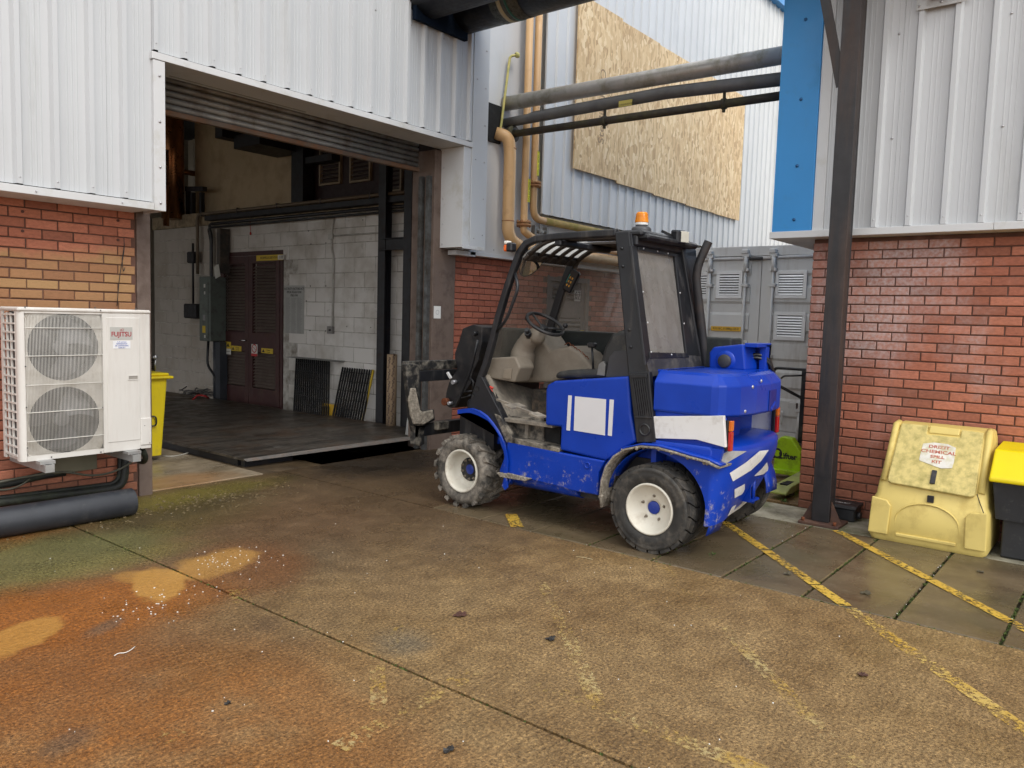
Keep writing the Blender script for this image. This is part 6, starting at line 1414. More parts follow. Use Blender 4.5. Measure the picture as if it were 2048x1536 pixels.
# middle recess
MB().add([(4.9, 2.4, .75), (4.9, 2.4, .99), (5.35, 2.42, .99), (5.35, 2.42, .75), (5.4, 2.3, .99), (5.4, 2.3, .75), (5.62, 2.3, .99), (5.62, 2.3, .75), (5.7, 2.42, .99), (5.7, 2.42, .75), (6.1, 2.4, .99), (6.1, 2.4, .75)], [(0, 1, 2, 3), (3, 2, 4, 5), (5, 4, 6, 7), (7, 6, 8, 9), (9, 8, 10, 11)]).build('recess_panel', TB, fk)
wb = YZ(Z1([(1108, 911), (1405, 908), (1413, 1042), (1290, 1008), (1120, 1003)]), 4.875)
MB().prism(wb, 'x', 4.868, 4.9).build('white_side_panel', WHT, fk, bevel=.003)
MB().prism([(2.62, .77), (2.62, .98), (2.11, .98), (2.11, .77)], 'x', 4.9, 4.935).build('lamp_bracket', TB, fk)
MB().prism([(2.62, .76), (2.62, .98), (2.2, .98), (2.2, .76)], 'x', 6.1, 6.14).build('white_side_panel', WHT, fk, bevel=.003)
lr = mat('lens_red', (.4, .012, .01), .2, bump=.1, bs=200, var=.1); la = mat('lens_amber', (.55, .12, .01), .2, bump=.1, bs=200, var=.1)
for (xx, yy, s_) in ((4.905, 2.085, 1), (6.06, 2.2, -1)):
    tl = MB().box(xx, xx+.045, yy+.001, yy+.03, .76, .965, .003).build('tail_lamp', TK, fk)
    MB().box(xx+.002, xx+.043, yy-.022, yy, .762, .89, .004).build('red_lens', lr, tl); MB().box(xx+.002, xx+.043, yy-.022, yy, .893, .963, .004).build('amber_lens', la, tl)
# lower hull
def fy(x, z):
    for i in range(len(plan)-1):
        if plan[i][0] <= x <= plan[i+1][0] and plan[i+1][0] > plan[i][0]:
            f = (x-plan[i][0])/(plan[i+1][0]-plan[i][0]); y = plan[i][1]*(1-f)+plan[i+1][1]*f; break
    else: y = 2.6
    k = max(0, (.7-z)/.45); t = min(1, max(0, (x-4.88)/.5))
    return y+.17*k**1.4*t+.02*k
def ya(z): return 2.58-math.sqrt(max(0, .385**2-(z-.31)**2)) if abs(z-.31) < .385 else 2.62
def zb(x): return .245+.06*(x-4.87)+(.1*max(0, x-5.3))+(.35*max(0, x-5.7))
rows = []
for j in range(14):
    s_ = j/13; r_ = []
    for x in (4.87, 4.87, 4.8705, 4.885, 4.905, 4.93, 4.98, 5.05, 5.15, 5.3, 5.5, 5.7, 5.85, 5.95, 6.02, 6.06, 6.1, 6.13):
        z = zb(x)+(.755-zb(x))*s_; n_ = len(r_)
        y0 = min(2.62, ya(z)) if z < .69 else 2.62
        if n_ == 0: y = max(y0, fy(4.885, z)+.03)
        elif n_ == 1: y = max(fy(4.885, z)+.02, 2.19)
        elif n_ == 2: y = max(fy(4.885, z)+.01, 2.175)
        elif x >= 6.12: y = max(y0, 2.42)
        elif x >= 6.09: y = fy(6.08, z)+.1
        elif x >= 6.05: y = fy(6.05, z)+.03
        else: y = fy(x, z)
        r_.append((x, y, z))
    rows.append(r_)
rows.append([(p[0], p[1]+(.02 if 0 < i < 17 else 0), .778) for i, p in enumerate(rows[-1])])
rows.append([(5.5+(p[0]-5.5)*.8, 2.5, .782) for p in rows[-1]])
MB().grid(rows).build('lower_counterweight', TM, fk)
MB().box(5.1, 5.9, 2.5, 2.95, .3, .74).box(4.94, 6.06, 2.62, 2.66, .5, .98).build('inner_block', TB, fk)
# arch inner skin
rows = [[(x, 2.58+.4*math.cos(R_(a)), .31+.4*math.sin(R_(a))) for x in (4.9, 5.12)] for a in range(10, 201, 10)]
MB().grid(rows).build('arch_liner', TM, fk, solid=.006)
rows = [[(x, 2.58+.4*math.cos(R_(a)), .31+.4*math.sin(R_(a))) for x in (5.9, 6.12)] for a in range(10, 181, 10)]
MB().grid(rows).build('arch_liner', TM, fk, solid=.006)
MB().prism([(2.62, .72), (2.62, .78), (2.1, .775), (2.12, .69), (2.3, .72), (2.45, .75)], 'x', 4.871, 4.9).build('arch_panel', TM, fk)
def hull_hit(px, py):
    lo = None
    for k in range(140, 320):
        y = k*.01; q = at(px, py, 'y', y)
        if 4.86 < q.x < 6.13:
            g = y-fy(q.x, q.z)
            if lo is not None and lo[0] < 0 <= g:
                f = -lo[0]/(g-lo[0]); return lo[1].lerp(q, f)
            lo = (g, q)
    return None
def Z6(L): return [(1380+x/7.68, 860+y/7.68) for x, y in L]
def stripe_on(top, bot, m, name='stripe'):
    """band between two polylines of picture points laid on the hull, 2 mm proud"""
    rows = []
    for L in (top, bot):
        L = Z6(L); out = []
        for i in range(len(L)-1):
            for k in range(6): f = k/6; out.append((L[i][0]*(1-f)+L[i+1][0]*f, L[i][1]*(1-f)+L[i+1][1]*f))
        out.append(L[-1]); rows.append(out)
    n = len(rows[0]); G = []
    for s_ in range(5):
        f = s_/4; r_ = []
        for i in range(n):
            h = hull_hit(rows[0][i][0]*(1-f)+rows[1][i][0]*f, rows[0][i][1]*(1-f)+rows[1][i][1]*f)
            if h is None: h = r_[-1] if r_ else None
            if h is None: return
            r_.append(h+Vector((-.0025, -.0035, 0)) if h not in r_ else h)
        G.append(r_)
    MB().grid(G).build(name, m, fk)
RF = mat('reflective_white', (.7, .7, .7), .4, bump=0, var=.04, dirt=(.4, .38, .35), amt=.36, ds=20)
RG = mat('reflective_grey', (.36, .37, .38), .5, bump=0, dirt=(.25, .22, .18), amt=.45, ds=14)
stripe_on([(590, 318), (345, 445)], [(870, 322), (482, 552)], RG)
stripe_on([(605, 660), (850, 500), (960, 410), (1065, 320)], [(655, 788), (930, 620), (1090, 470), (1205, 305)], RF)
stripe_on([(972, 710), (1090, 600), (1180, 492)], [(975, 711), (1120, 680), (1205, 610)], RF)
stripe_on([(680, 910), (838, 825)], [(680, 1045), (835, 962)], RF)
stripe_on([(640, 1182), (800, 1085), (935, 1012)], [(572, 1322), (760, 1200), (955, 1030)], RF)
# tow pin bracket
q = hull_hit(*Z6([(955, 870)])[0])
if q: MB().box(q.x-.07, q.x+.07, q.y-.03, q.y+.1, q.z-.1, q.z-.085).box(q.x-.07, q.x+.07, q.y-.03, q.y+.1, q.z+.06, q.z+.075).box(q.x-.08, q.x-.07, q.y-.02, q.y+.1, q.z-.1, q.z+.075).cyl((q.x, q.y-.01, q.z-.12), (q.x, q.y-.01, q.z+.08), .014, 10).build('tow_bracket', TB, fk)
# mud flap / arch lip over the rear wheel
lip_o = YZ(Z1([(884, 1292), (880, 1240), (886, 1180), (905, 1120), (940, 1075), (985, 1047), (1050, 1034), (1120, 1040), (1190, 1058), (1260, 1080), (1330, 1098), (1385, 1125)]), 4.80)
def strip_arch(name, pts, x0, x1, th, m, mat2=None):
    rows = []
    for i, (y, z) in enumerate(pts):
        a = Vector(pts[max(0, i-1)]); b_ = Vector(pts[min(len(pts)-1, i+1)]); d = (b_-a).normalized(); n = Vector((-d.y, d.x))
        if n.y < 0: n = -n
        if n.y < .2: n = Vector((1, .1)).normalized() if y > 2.6 else Vector((-1, .1)).normalized()
        rows.append([(x0, y, z), (x1, y, z), (x1, y-n.x*th, z-n.y*th), (x0, y-n.x*th, z-n.y*th)])
    b = MB().grid(rows, True, True)
    b.face([len(b.v)-4+i for i in range(4)]); b.face([len(b.v)-4*len(pts)+i for i in range(4)][::-1])
    return b.build(name, m, fk)
strip_arch('rear_mudguard', lip_o, 4.80, 5.1, .014, MUD)
strip_arch('rear_mudguard_skin', [(y-.002, z+.002) for y, z in lip_o], 4.815, 4.9, -.012, TM)
b = MB(); random.seed(5)
for k in range(26):
    i = random.randrange(1, len(lip_o)-1); y, z = lip_o[i]; y += random.uniform(-.03, .03); x = random.uniform(4.8, 4.85); r_ = random.uniform(.006, .016)
    b.lathe([(.001, -r_*.8), (r_, -r_*.3), (r_*.9, r_*.4), (.001, r_*.8)], (x, y, z-.012+random.uniform(-.012, .004)), (random.uniform(-1, 1), 1, random.uniform(-1, 1)), 6)
b.build('mud_clods', MUD, fk, kind='stuff')
# front mudguard
fl_ = YZ([(800+x/5.12, 620+y/5.12) for x, y in ((590, 1022), (650, 1012), (720, 1008), (800, 1035), (870, 1085), (930, 1155), (985, 1235), (1025, 1310), (1055, 1400), (1070, 1500))]+Z1([(478, 1150), (482, 1190), (470, 1200)]), 4.84)
strip_arch('front_mudguard', fl_, 4.84, 5.12, .016, TM)
MB().prism([(y, z) for y, z in fl_]+[(y-.035 if i > 3 else y, z-.035) for i, (y, z) in list(enumerate(fl_))[::-1]], 'x', 4.838, 4.85).build('mudguard_rim', TM, fk)
MB().box(5.0, 5.1, 4.1, 4.45, .55, .8).build('wheel_arch_panel', TM, fk)
# ---- cab frame
# post widths and the lean of the cab side: x as a function of height
def cx_(z): return 4.875+.035*max(0, z-1.1)
def TS(x, y):   # point on the slightly tapering left cab side
    X = 4.88
    for _ in range(4): X = cx_(at(x, y, 'x', X).z)
    return at(x, y, 'x', X)
def side_member(L, w, name, m=TK, dx=.06, bev=.01, mirror=None):
    """closed outline of picture points on the left cab side, given a depth dx"""
    P = [TS(*q) for q in L]; b = MB().sheet(P, -dx, (-1, 0, 0)); o = b.build(name, m, fk, bevel=bev); return P
bp = side_member(Z1([(944, 133), (1008, 128), (1030, 330), (1058, 560), (1086, 735), (1003, 745), (985, 560), (965, 330)]), 0, 'rear_post')
# lower part of post: grille and vent
P = [TP(*q, 4.862) for q in Z1([(1003, 727), (1090, 722), (1118, 1020), (1038, 1022)])]
MB().sheet([p+Vector((.0, 0, 0)) for p in P], .05, (1, 0, 0)).build('post_foot', TK, fk, bevel=.006)
for k in range(7):
    f = (k+.5)/7; t0 = Z1([(1018+62*f, 752), (1040+62*f, 912)]); a_, b_ = TP(*t0[0], 4.858), TP(*t0[1], 4.858)
    MB().bar(a_, b_, .012, .009, up=(1, 0, 0)).build('grille_bar', TK, fk)
P = Z1([(1010, 735), (1082, 732), (1083, 748), (1012, 750)]); MB().prism(YZ(P, 4.86), 'x', 4.85, 4.862).build('grille_cap', TK, fk, bevel=.003)
P = Z1([(1033, 908), (1104, 912), (1105, 920), (1034, 918)]); MB().prism(YZ(P, 4.86), 'x', 4.85, 4.862).build('grille_cap', TK, fk, bevel=.003)
p = TP(*Z1([(1072, 967)])[0], 4.86); MB().lathe([(.043, 0), (.043, .008), (.034, .008), (.028, -.012), (.001, -.012)], p, (-1, 0, 0), 22).build('round_vent', TK, fk)
# A-pillar and roof rail, both sides
def railpts(fn):
    return [fn(*q) for q in Z1([(358, 760), (385, 690), (410, 600), (438, 490), (470, 380), (500, 290), (528, 215), (560, 170), (610, 147), (700, 137), (800, 130), (880, 125), (950, 120)])]
RL = railpts(TS)
def frame_tube(P, name, w=.055, h=.05, m=TK):
    rows = []
    for i, p in enumerate(P):
        t_ = (P[min(i+1, len(P)-1)]-P[max(i-1, 0)]).normalized(); sd = Vector((1, 0, 0)); n = sd.cross(t_).normalized()
        rows.append([p+sd*0+n*h*.0, p+sd*w, p+sd*w-n*h, p-n*h])
    b = MB().grid(rows, False, True); b.face([len(b.v)-4+i for i in range(4)]); b.face([len(b.v)-4*len(P)+i for i in range(4)][::-1])
    return b.build(name, m, fk, bevel=.012, bseg=3)
frame_tube(RL, 'front_pillar', h=-.055)
DX = .79
RR_ = [p+Vector((DX-.05, 0, 0)) for p in RL]
frame_tube(RR_, 'front_pillar', w=.075, h=-.075)
yT = TS(*Z1([(975, 128)])[0]).y; zT = 2.225
# right rear post, cross members, roof
yb = 2.68
P4 = [Vector((5.62, 2.98, 2.2)), Vector((5.62, 2.84, 2.2)), Vector((5.72, 2.66, 1.22)), Vector((5.72, 2.8, 1.22))]
MB().sheet(P4, .06, (1, 0, 0)).build('rear_post', TK, fk, bevel=.01)
MB().box(4.93, 5.64, 2.84, 2.93, 2.13, 2.215, .01).build('roof_crossmember', TK, fk)
MB().box(4.93, 5.66, 3.5, 3.56, 2.15, 2.2, .01).build('roof_crossmember', TK, fk)
MB().prism([(2.86, 2.205), (3.62, 2.215), (3.62, 2.2), (2.86, 2.19)], 'x', 5.0, 5.16).prism([(2.86, 2.205), (3.62, 2.215), (3.62, 2.2), (2.86, 2.19)], 'x', 5.36, 5.66).prism([(2.86, 2.205), (3.1, 2.215), (3.1, 2.2), (2.86, 2.19)], 'x', 5.16, 5.36).prism([(3.55, 2.205), (3.62, 2.215), (3.62, 2.2), (3.55, 2.19)], 'x', 5.16, 5.36).build('roof_panel', mat('roof_lining', (.06, .052, .045), .7), fk)
MB().box(4.92, 5.68, 2.8, 2.99, 2.195, 2.24, .015).build('roof_spoiler', TK, fk)
MB().box(4.95, 5.74, 2.76, 2.86, 2.17, 2.215, .015).build('roof_gutter', TK, fk)
# slotted front of the roof
R0a = Vector((4.93, 3.62, 2.215)); vis = lambda u, v: Vector((4.93+.72*u, 3.56+.3*v, 2.21-.03*v-.12*v*v))
b = MB(); us = [0, .06]; 
for k in range(5): us += [.06+.18*k+.035, .06+.18*k+.18]
us = [0]+[x for k in range(5) for x in (.05+.185*k, .05+.185*k+.14)]+[1]
for i in range(len(us)-1):
    slot = i % 2 == 1
    for (v0, v1) in ((0, .08), (.08, .84), (.84, 1)):
        if slot and v0 == .08: continue
        rows = [[vis(us[i], v0+(v1-v0)*q/4), vis(us[i+1], v0+(v1-v0)*q/4)] for q in range(5)]; b.grid(rows)
b.build('slotted_roof_front', mat('roof_brown', (.035, .028, .023), .6), fk, solid=.02)
t = NT('roof_light_plastic'); trl = t.n('ShaderNodeBsdfTranslucent'); t.put(trl.inputs[0], (.8, .8, .76)); t.fin((.6, .6, .57), .5); mx = t.n('ShaderNodeMixShader'); t.put(mx.inputs[0], .75)
t.L(t.b.outputs[0], mx.inputs[1]); t.L(trl.outputs[0], mx.inputs[2]); t.L(mx.outputs[0], t.out.inputs[0])
MB().grid([[vis(q/6, v/6)+Vector((0, .004, .012)) for q in range(7)] for v in range(7)]).build('roof_light', t.m, fk)
# windscreen glass and frame
MB().tube([RL[7]+Vector((.03, -.02, -.09)), RR_[7]+Vector((.03, -.02, -.09))], .022, 8).build('screen_header', TK, fk)
gd_ = glass('dusty_glass', (.84, .85, .83), (.3, .27, .23), .66, 3)
W = [RL[i]+Vector((.03, .0, -.02)) for i in (0, 2, 4, 6)]; W2 = [RR_[i]+Vector((.03, 0, -.02)) for i in (0, 2, 4, 6)]
b = MB(); o = 0
b.grid([[a, b2] for a, b2 in zip(W, W2)]); b.build('windscreen', gd_, fk)
# right side glass and boom behind it
MB().add([(5.66, 4.16, 1.5), (5.66, 2.78, 1.5), (5.66, 2.9, 2.12), (5.66, 3.72, 2.14), (5.66, 3.86, 2.05)], [(0, 1, 2, 3, 4)]).build('side_glass', gd_, fk)
bm = MB().prism([(2.45, 1.2), (5.0, 1.2), (5.1, 1.28), (4.98, 1.5), (2.45, 1.49)], 'x', 5.74, 5.95)
bm.build('telescopic_boom', mat('boom_black', (.016, .02, .02), .5, var=.3, scale=4, dirt=(.05, .06, .05), amt=.45, ds=3), fk, bevel=.015)
# boom nose and carriage
BX = 5.42
nose = YZ([(800+x/5.12, 620+y/5.12) for x, y in ((700, 165), (750, 150), (840, 172), (838, 330), (800, 520), (740, 640), (720, 760), (620, 900), (560, 1005), (500, 1000), (460, 960), (470, 850), (500, 740), (585, 600), (560, 500), (560, 440), (600, 330), (640, 190))], BX)
MB().prism(nose, 'x', BX, BX+.3).build('boom_nose', mat('nose_black', (.01, .01, .012), .45, var=.2, dirt=(.06, .05, .045), amt=.4), fk, bevel=.008)
def pin(px, py, X, r_, m): p = at(px, py, 'x', X); return MB().cyl(p, p+Vector((-.05, 0, 0)), r_, 14).build('pivot_pin', m, fk)
pin(895, 803, BX, .035, M['rust']); pin(904, 806, BX, .016, M['screw']); pin(953, 667, BX, .02, TK); pin(912, 764, BX, .02, M['screw'])
YC_ = 5.15
def CY(x, y, Y=YC_): return at(x, y, 'y', Y)
def cbar(x0, y0, x1, y1, h, m, name, Y=YC_, d=.06):
    a_, b_ = CY(x0, y0, Y), CY(x1, y1, Y); z = (a_.z+b_.z)/2
    return MB().box(a_.x, b_.x, Y, Y+d, z-h/2, z+h/2, .004).build(name, m, fk)
cbar(812, 735, 1010, 722, .085, TKC, 'carriage_bar'); cbar(822, 755, 1010, 742, .1, TK, 'carriage_bar', d=.05)
cbar(830, 858, 1010, 842, .12, TK, 'carriage_bar')
L = [(800+x/5.12, 620+y/5.12) for x, y in ((60, 560), (110, 548), (190, 560), (200, 700), (185, 800), (215, 1010), (235, 1030), (350, 1020), (360, 1130), (250, 1180), (135, 1190), (110, 1100), (95, 900), (75, 720))]
P = [CY(x, y, YC_-.03) for x, y in L]; MB().sheet(P, .05, (0, 1, 0)).build('carriage_side_plate', TKC, fk, bevel=.006)
L = [(800+x/5.12, 620+y/5.12) for x, y in ((120, 800), (165, 800), (185, 900), (210, 1025), (240, 1045), (340, 1022), (352, 1110), (250, 1170), (150, 1170), (120, 1080), (100, 930))]
P = [CY(x, y, YC_-.05) for x, y in L]; MB().sheet(P, .03, (0, 1, 0)).build('caked_mud', MUD, fk, bevel=.008)
L = [(800+x/5.12, 620+y/5.12) for x, y in ((135, 1175), (265, 1175), (250, 1240), (255, 1370), (215, 1395), (145, 1380), (150, 1250))]
P = [CY(x, y, YC_) for x, y in L]; MB().sheet(P, .06, (0, 1, 0)).build('carriage_hook', TKC, fk, bevel=.008)
p = CY(800+425/5.12, 620+1180/5.12, YC_-.02); MB().obox(p, ((1, 0, 0), (0, 1, 0), (0, 0, 1)), (.075, .03, .04), .008).build('tilt_lock', TKM, fk)
a_, b_ = at(895, 745, 'x', BX-.02), at(902, 757, 'x', BX-.02); MB().bar(a_, b_, .02, .02).build('grease_mark', WHT, fk)
# tilt ram and hoses in front of cab
hs_ = [at(x, y, 'x', 5.3) for x, y in ((955, 680), (945, 730), (928, 775), (912, 812))]
MB().tube(fillet(hs_, .1), .012, 8).build('hydraulic_hose', TK, fk)
for L in (((918, 800), (925, 784), (945, 782)), ((915, 795), (928, 796), (942, 790)), ((935, 755), (948, 762), (945, 778))):
    MB().tube(fillet([at(x, y, 'x', 5.35) for x, y in L], .05), .009, 6).build('hydraulic_hose', TK, fk)
MB().cyl((5.5, 4.75, .62), (5.6, 4.45, .75), .05, 14).build('tilt_ram', TK, fk)
MB().box(5.3, 5.85, 4.45, 4.75, .45, .85, .02).build('front_frame', TK, fk)
# ---- rear cab face: panel, dusty window, lower panel
def yr(z): return 2.9+(z-2.22)*.22
def RP(x, y):
    Y = 2.8
    for _ in range(5): Y = yr(at(x, y, 'y', Y).z)
    return at(x, y, 'y', Y)
FR = lambda L, th, name, m, n=(0, -1, -.2), bev=.003, off=0: MB().sheet([RP(*q)+Vector((0, -off, 0)) for q in L], th, n).build(name, m, fk, bevel=bev)
wtl, wtr, wbr, wbl = (1270, 497), (1345, 511), (1369, 710), (1297, 709)
FR([(1258, 466), (1386, 489), (1388, 512), (1345, 511), (1270, 497), (1262, 497)], .02, 'rear_frame', TK)
FR([(1258, 490), (1270, 497), (1297, 709), (1287, 730)], .02, 'rear_frame', TK)
FR([(1345, 511), (1388, 500), (1400, 712), (1369, 710)], .02, 'rear_frame', TK)
FR([(1285, 709), (1400, 708), (1403, 742), (1296, 752)], .02, 'rear_frame', mat('panel_dark', (.03, .03, .034), .5, var=.2, dirt=(.1, .09, .08), amt=.42))
def film():
    t = NT('scratched_plastic')
    v = t.mapv(t.pos, (1, 1, .25))
    cc = t.mix(t.mr(t.noise(4, 6, .6, v=v), .35, .65), (.2, .185, .17), (.34, .33, .315))
    cc = t.mix(t.mr(t.noise(28, 6, .7), .55, .75, 0, .6), cc, (.12, .1, .08))
    t.fin(cc, t.mr(t.noise(3, 4), .4, .6, .15, .4), 0)
    tr = t.n('ShaderNodeBsdfTransparent'); t.put(tr.inputs[0], (.8, .78, .74)); mx = t.n('ShaderNodeMixShader'); t.put(mx.inputs[0], .66)
    t.L(tr.outputs[0], mx.inputs[1]); t.L(t.b.outputs[0], mx.inputs[2]); t.L(mx.outputs[0], t.out.inputs[0]); return t.m
FR([(wtl[0]-1, wtl[1]-1), (wtr[0]+1, wtr[1]-1), (wbr[0]+1, wbr[1]+1), (wbl[0]-1, wbl[1]+1)], .004, 'rear_window', film(), bev=0, off=-.005)
FR([(1270, 493), (1349, 508), (1349, 514), (1270, 500)], .006, 'window_gasket', TK, off=.02); FR([(1293, 704), (1370, 706), (1373, 714), (1294, 716)], .006, 'window_gasket', TK, off=.02)
b = MB()
for q in ((1281, 497), (1309, 503), (1330, 507), (1280, 584), (1354, 586), (1289, 645), (1362, 647), (1296, 704), (1337, 709)): b.lathe([(.007, 0), (.007, .004), (.001, .006)], RP(*q)+Vector((0, -.024, 0)), (0, -1, 0), 8)
b.build('rivet', mat('rivet_bright', (.6, .6, .6), .3, .5, bump=0), fk, kind='stuff')
b = MB()
for q in ((1244, 497), (1246, 533), (1259, 660), (1262, 694)): p = TS(*q); b.lathe([(.011, 0), (.011, .005), (.001, .006)], p+Vector((-.001, 0, 0)), (-1, 0, 0), 10)
b.build('post_bolt', TK, fk, kind='stuff')
# exhaust, work lamp, beacon, mirror, indicator
MB().tube(fillet([Vector((5.78, 2.66, 1.22)), Vector((5.66, 2.74, 2.0)), Vector((5.70, 2.66, 2.22))], .12, 5), .033, 16, caps=False).tube([Vector((5.698, 2.664, 2.21)), Vector((5.692, 2.676, 2.18))], .028, 12).build('exhaust_stack', mat('exhaust_black', (.018, .018, .02), .5, dirt=(.06, .04, .03), amt=.4), fk)
p = RP(1328, 478)+Vector((0, -.12, .01))
MB().obox(p, ((1, -.35, 0), (.35, 1, .1), (0, 0, 1)), (.05, .04, .05), .012).bar(p+Vector((0, .03, .0)), p+Vector((0, .14, .05)), .02, .02).build('work_lamp', TK, fk)
p2 = p+Vector((.016, -.042, 0)); MB().obox(p2, ((1, -.35, 0), (.35, 1, .1), (0, 0, 1)), (.043, .006, .042), .004).build('lamp_lens', mat('lens_clear', (.5, .49, .42), .15, bump=.3, bs=300), fk)
p = at(1283, 457, 'x', 5.12); bz = p.z-.012; bs_ = .72
LB = lambda L: [(r*bs_*1.05, h*bs_) for r, h in L]
bc = MB().lathe(LB([(.1, -.03), (.095, 0), (.095, .012), (.08, .03), (.058, .035), (.056, .055), (.001, .055)]), (5.12, p.y, bz), (0, 0, 1), 28).build('beacon', mat('beacon_base', (.05, .05, .055), .45), fk)
MB().lathe(LB([(.06, .05), (.062, .07), (.06, .075)]), (5.12, p.y, bz), (0, 0, 1), 28).build('beacon_ring', WHT, bc)
MB().lathe(LB([(.064, .075), (.066, .09), (.06, .12), (.053, .17), (.045, .178), (.001, .18)]), (5.12, p.y, bz), (0, 0, 1), 28).build('beacon_lens', mat('amber_lens', (.75, .25, .01), .12, bump=.2, bs=150, var=.15), bc)
b = MB()
for k in range(6): b.lathe(LB([(.0655-.0015*k, .085+.014*k), (.067-.0015*k, .088+.014*k), (.0655-.0015*k, .091+.014*k)]), (5.12, p.y, bz), (0, 0, 1), 28)
b.build('lens_rib', mat('amber_lens', (0, 0, 0)), bc)
mc_ = at(1065, 523, 'x', 5.15); ax_ = (at(1088, 495, 'x', 5.15)-at(1046, 546, 'x', 5.15)).normalized(); nn = Vector((-.75, -.6, 0)).normalized(); sd_ = ax_.cross(nn).normalized()
pts = []
for k in range(20):
    a = 2*math.pi*k/20; rr_ = 1
    pts.append(mc_+ax_*(.155*math.cos(a)*(1 if abs(math.cos(a)) < .8 else .97))+sd_*(.07*math.sin(a)))
mr_ = MB().sheet([mc_+(p-mc_)*1.08 for p in pts], .025, -nn).build('mirror', TK, fk, bevel=.006)
MB().sheet([p+nn*.002 for p in pts], .001, nn).build('mirror_glass', mat('mirror_face', (.4, .42, .42), .04, 1, bump=0), mr_)
MB().tube(fillet([mc_+ax_*.13-nn*.01, mc_+ax_*.2+Vector((-.02, 0, .02)), RL[7]+Vector((.03, 0, -.03))], .04), .006, 6).build('mirror_arm', TK, fk)
p = at(1028, 492, 'x', 4.9); MB().obox(p+Vector((-.01, .02, -.01)), ((1, 0, 0), (0, 1, 0), (0, 0, 1)), (.035, .03, .035), .01).build('front_indicator', TK, fk)
p = at(1016, 494, 'x', 4.9); MB().obox(p+Vector((-.01, .0, -.01)), ((1, 0, 0), (0, 1, 0), (0, 0, 1)), (.03, .018, .026), .008).build('indicator_lens', mat('lens_orange', (.75, .13, .01), .2, bump=0), fk); MB().obox(p+Vector((-.01, -.005, .032)), ((1, 0, 0), (0, 1, 0), (0, 0, 1)), (.03, .018, .014), .006).build('indicator_lens', mat('lens_white', (.7, .7, .65), .2, bump=0), fk)
# entry handle
MB().tube(fillet([TS(1025, 545)+Vector((.03, 0, 0)), TS(1037, 575)+Vector((.0, 0, 0)), TS(1013, 640)+Vector((.0, 0, 0)), TS(988, 665)+Vector((.02, 0, 0))], .06), .013, 10).build('grab_rail', TK, fk)
# ---- inside the cab
# dash: left locker box, steering pod, side console
MB().sheet([TP(x, y, 4.98) for x, y in ((972, 755), (977, 716), (1030, 713), (1040, 735), (1028, 765))], .2, (1, 0, 0)).build('dash_locker', BEI, fk, bevel=.015, bseg=3)
q0 = TP(1003, 738, 4.975); MB().prism(YZ([(1005, 757), (1009, 738), (1024, 737), (1022, 758)], 4.974), 'x', 4.968, 4.976).build('locker_door', mat('dash_beige2', (.22, .185, .14), .6), fk, bevel=.004)
MB().prism(YZ([(1028, 765), (1024, 745), (1040, 690), (1050, 672), (1078, 668), (1092, 690), (1100, 700), (1138, 692), (1160, 705), (1190, 742), (1150, 752), (1100, 765)], 5.3), 'x', 5.3, 5.62).build('side_console', BEI, fk, bevel=.025, bseg=3)
cp = [TP(x, y, 5.18) for x, y in ((1042, 752), (1046, 700), (1058, 680), (1072, 672))]
MB().tube(fillet(cp, .1), [.1, .1, .1, .095, .09, .085, .085, .08, .08, .08, .08, .075, .075, .07][:len(fillet(cp, .1))], 16).build('steering_pod', BEI, fk)
a_ = TP(1073, 672, 5.18); ax2 = Vector((0, -.42, .9)).normalized()
MB().lathe([(.001, -.06), (.06, -.05), (.078, -.01), (.07, .03), (.045, .06), (.03, .075)], a_, ax2, 20).build('column_shroud', BEI, fk)
MB().cyl(TP(1058, 672, 5.12), TP(1055, 664, 5.06), .028, 14).cyl(TP(1055, 664, 5.06), TP(1053, 659, 5.03), .018, 12).build('column_knob', TK, fk)
wc = TP(1090, 648, 5.2); n2 = Vector((-.1, -.62, 1)).normalized()
u_ = n2.cross(Vector((1, 0, 0))).normalized(); v_ = n2.cross(u_)
circ = [wc+(u_*math.cos(2*math.pi*k/32)+v_*math.sin(2*math.pi*k/32))*.16 for k in range(33)]
sw_ = MB().tube(circ, .014, 10, caps=False).build('steering_wheel', TK, fk)
for k in (0, 11, 21): MB().tube([wc-n2*.04, wc-n2*.02+(circ[k]-wc)*.5, circ[k]], .01, 8).build('spoke', TK, sw_)
MB().cyl(wc-n2*.09, wc-n2*.02, .03, 14).build('wheel_hub', TK, sw_)
kq = circ[20]; MB().cyl(kq, kq+n2*.03, .008, 8).lathe([(.001, 0), (.022, .01), (.022, .03), (.001, .045)], kq+n2*.03, n2, 14).build('spinner_knob', TK, sw_)
b = MB()
random.seed(3)
for k in range(7): p = at(1130+k*6+random.uniform(-2, 2), 690+k*4.5, 'x', 5.33); b.tube(fillet([p, p+Vector((.02, -.03, .025)), p+Vector((-.01, -.07, .0))], .02), .004, 5)
b.build('console_wires', M['rust'], fk, kind='stuff')
p = at(1148, 710, 'x', 5.36); MB().lathe([(.02, 0), (.02, .02), (.001, .025)], p, (-.4, 0, 1), 12).build('red_button', redm, fk)
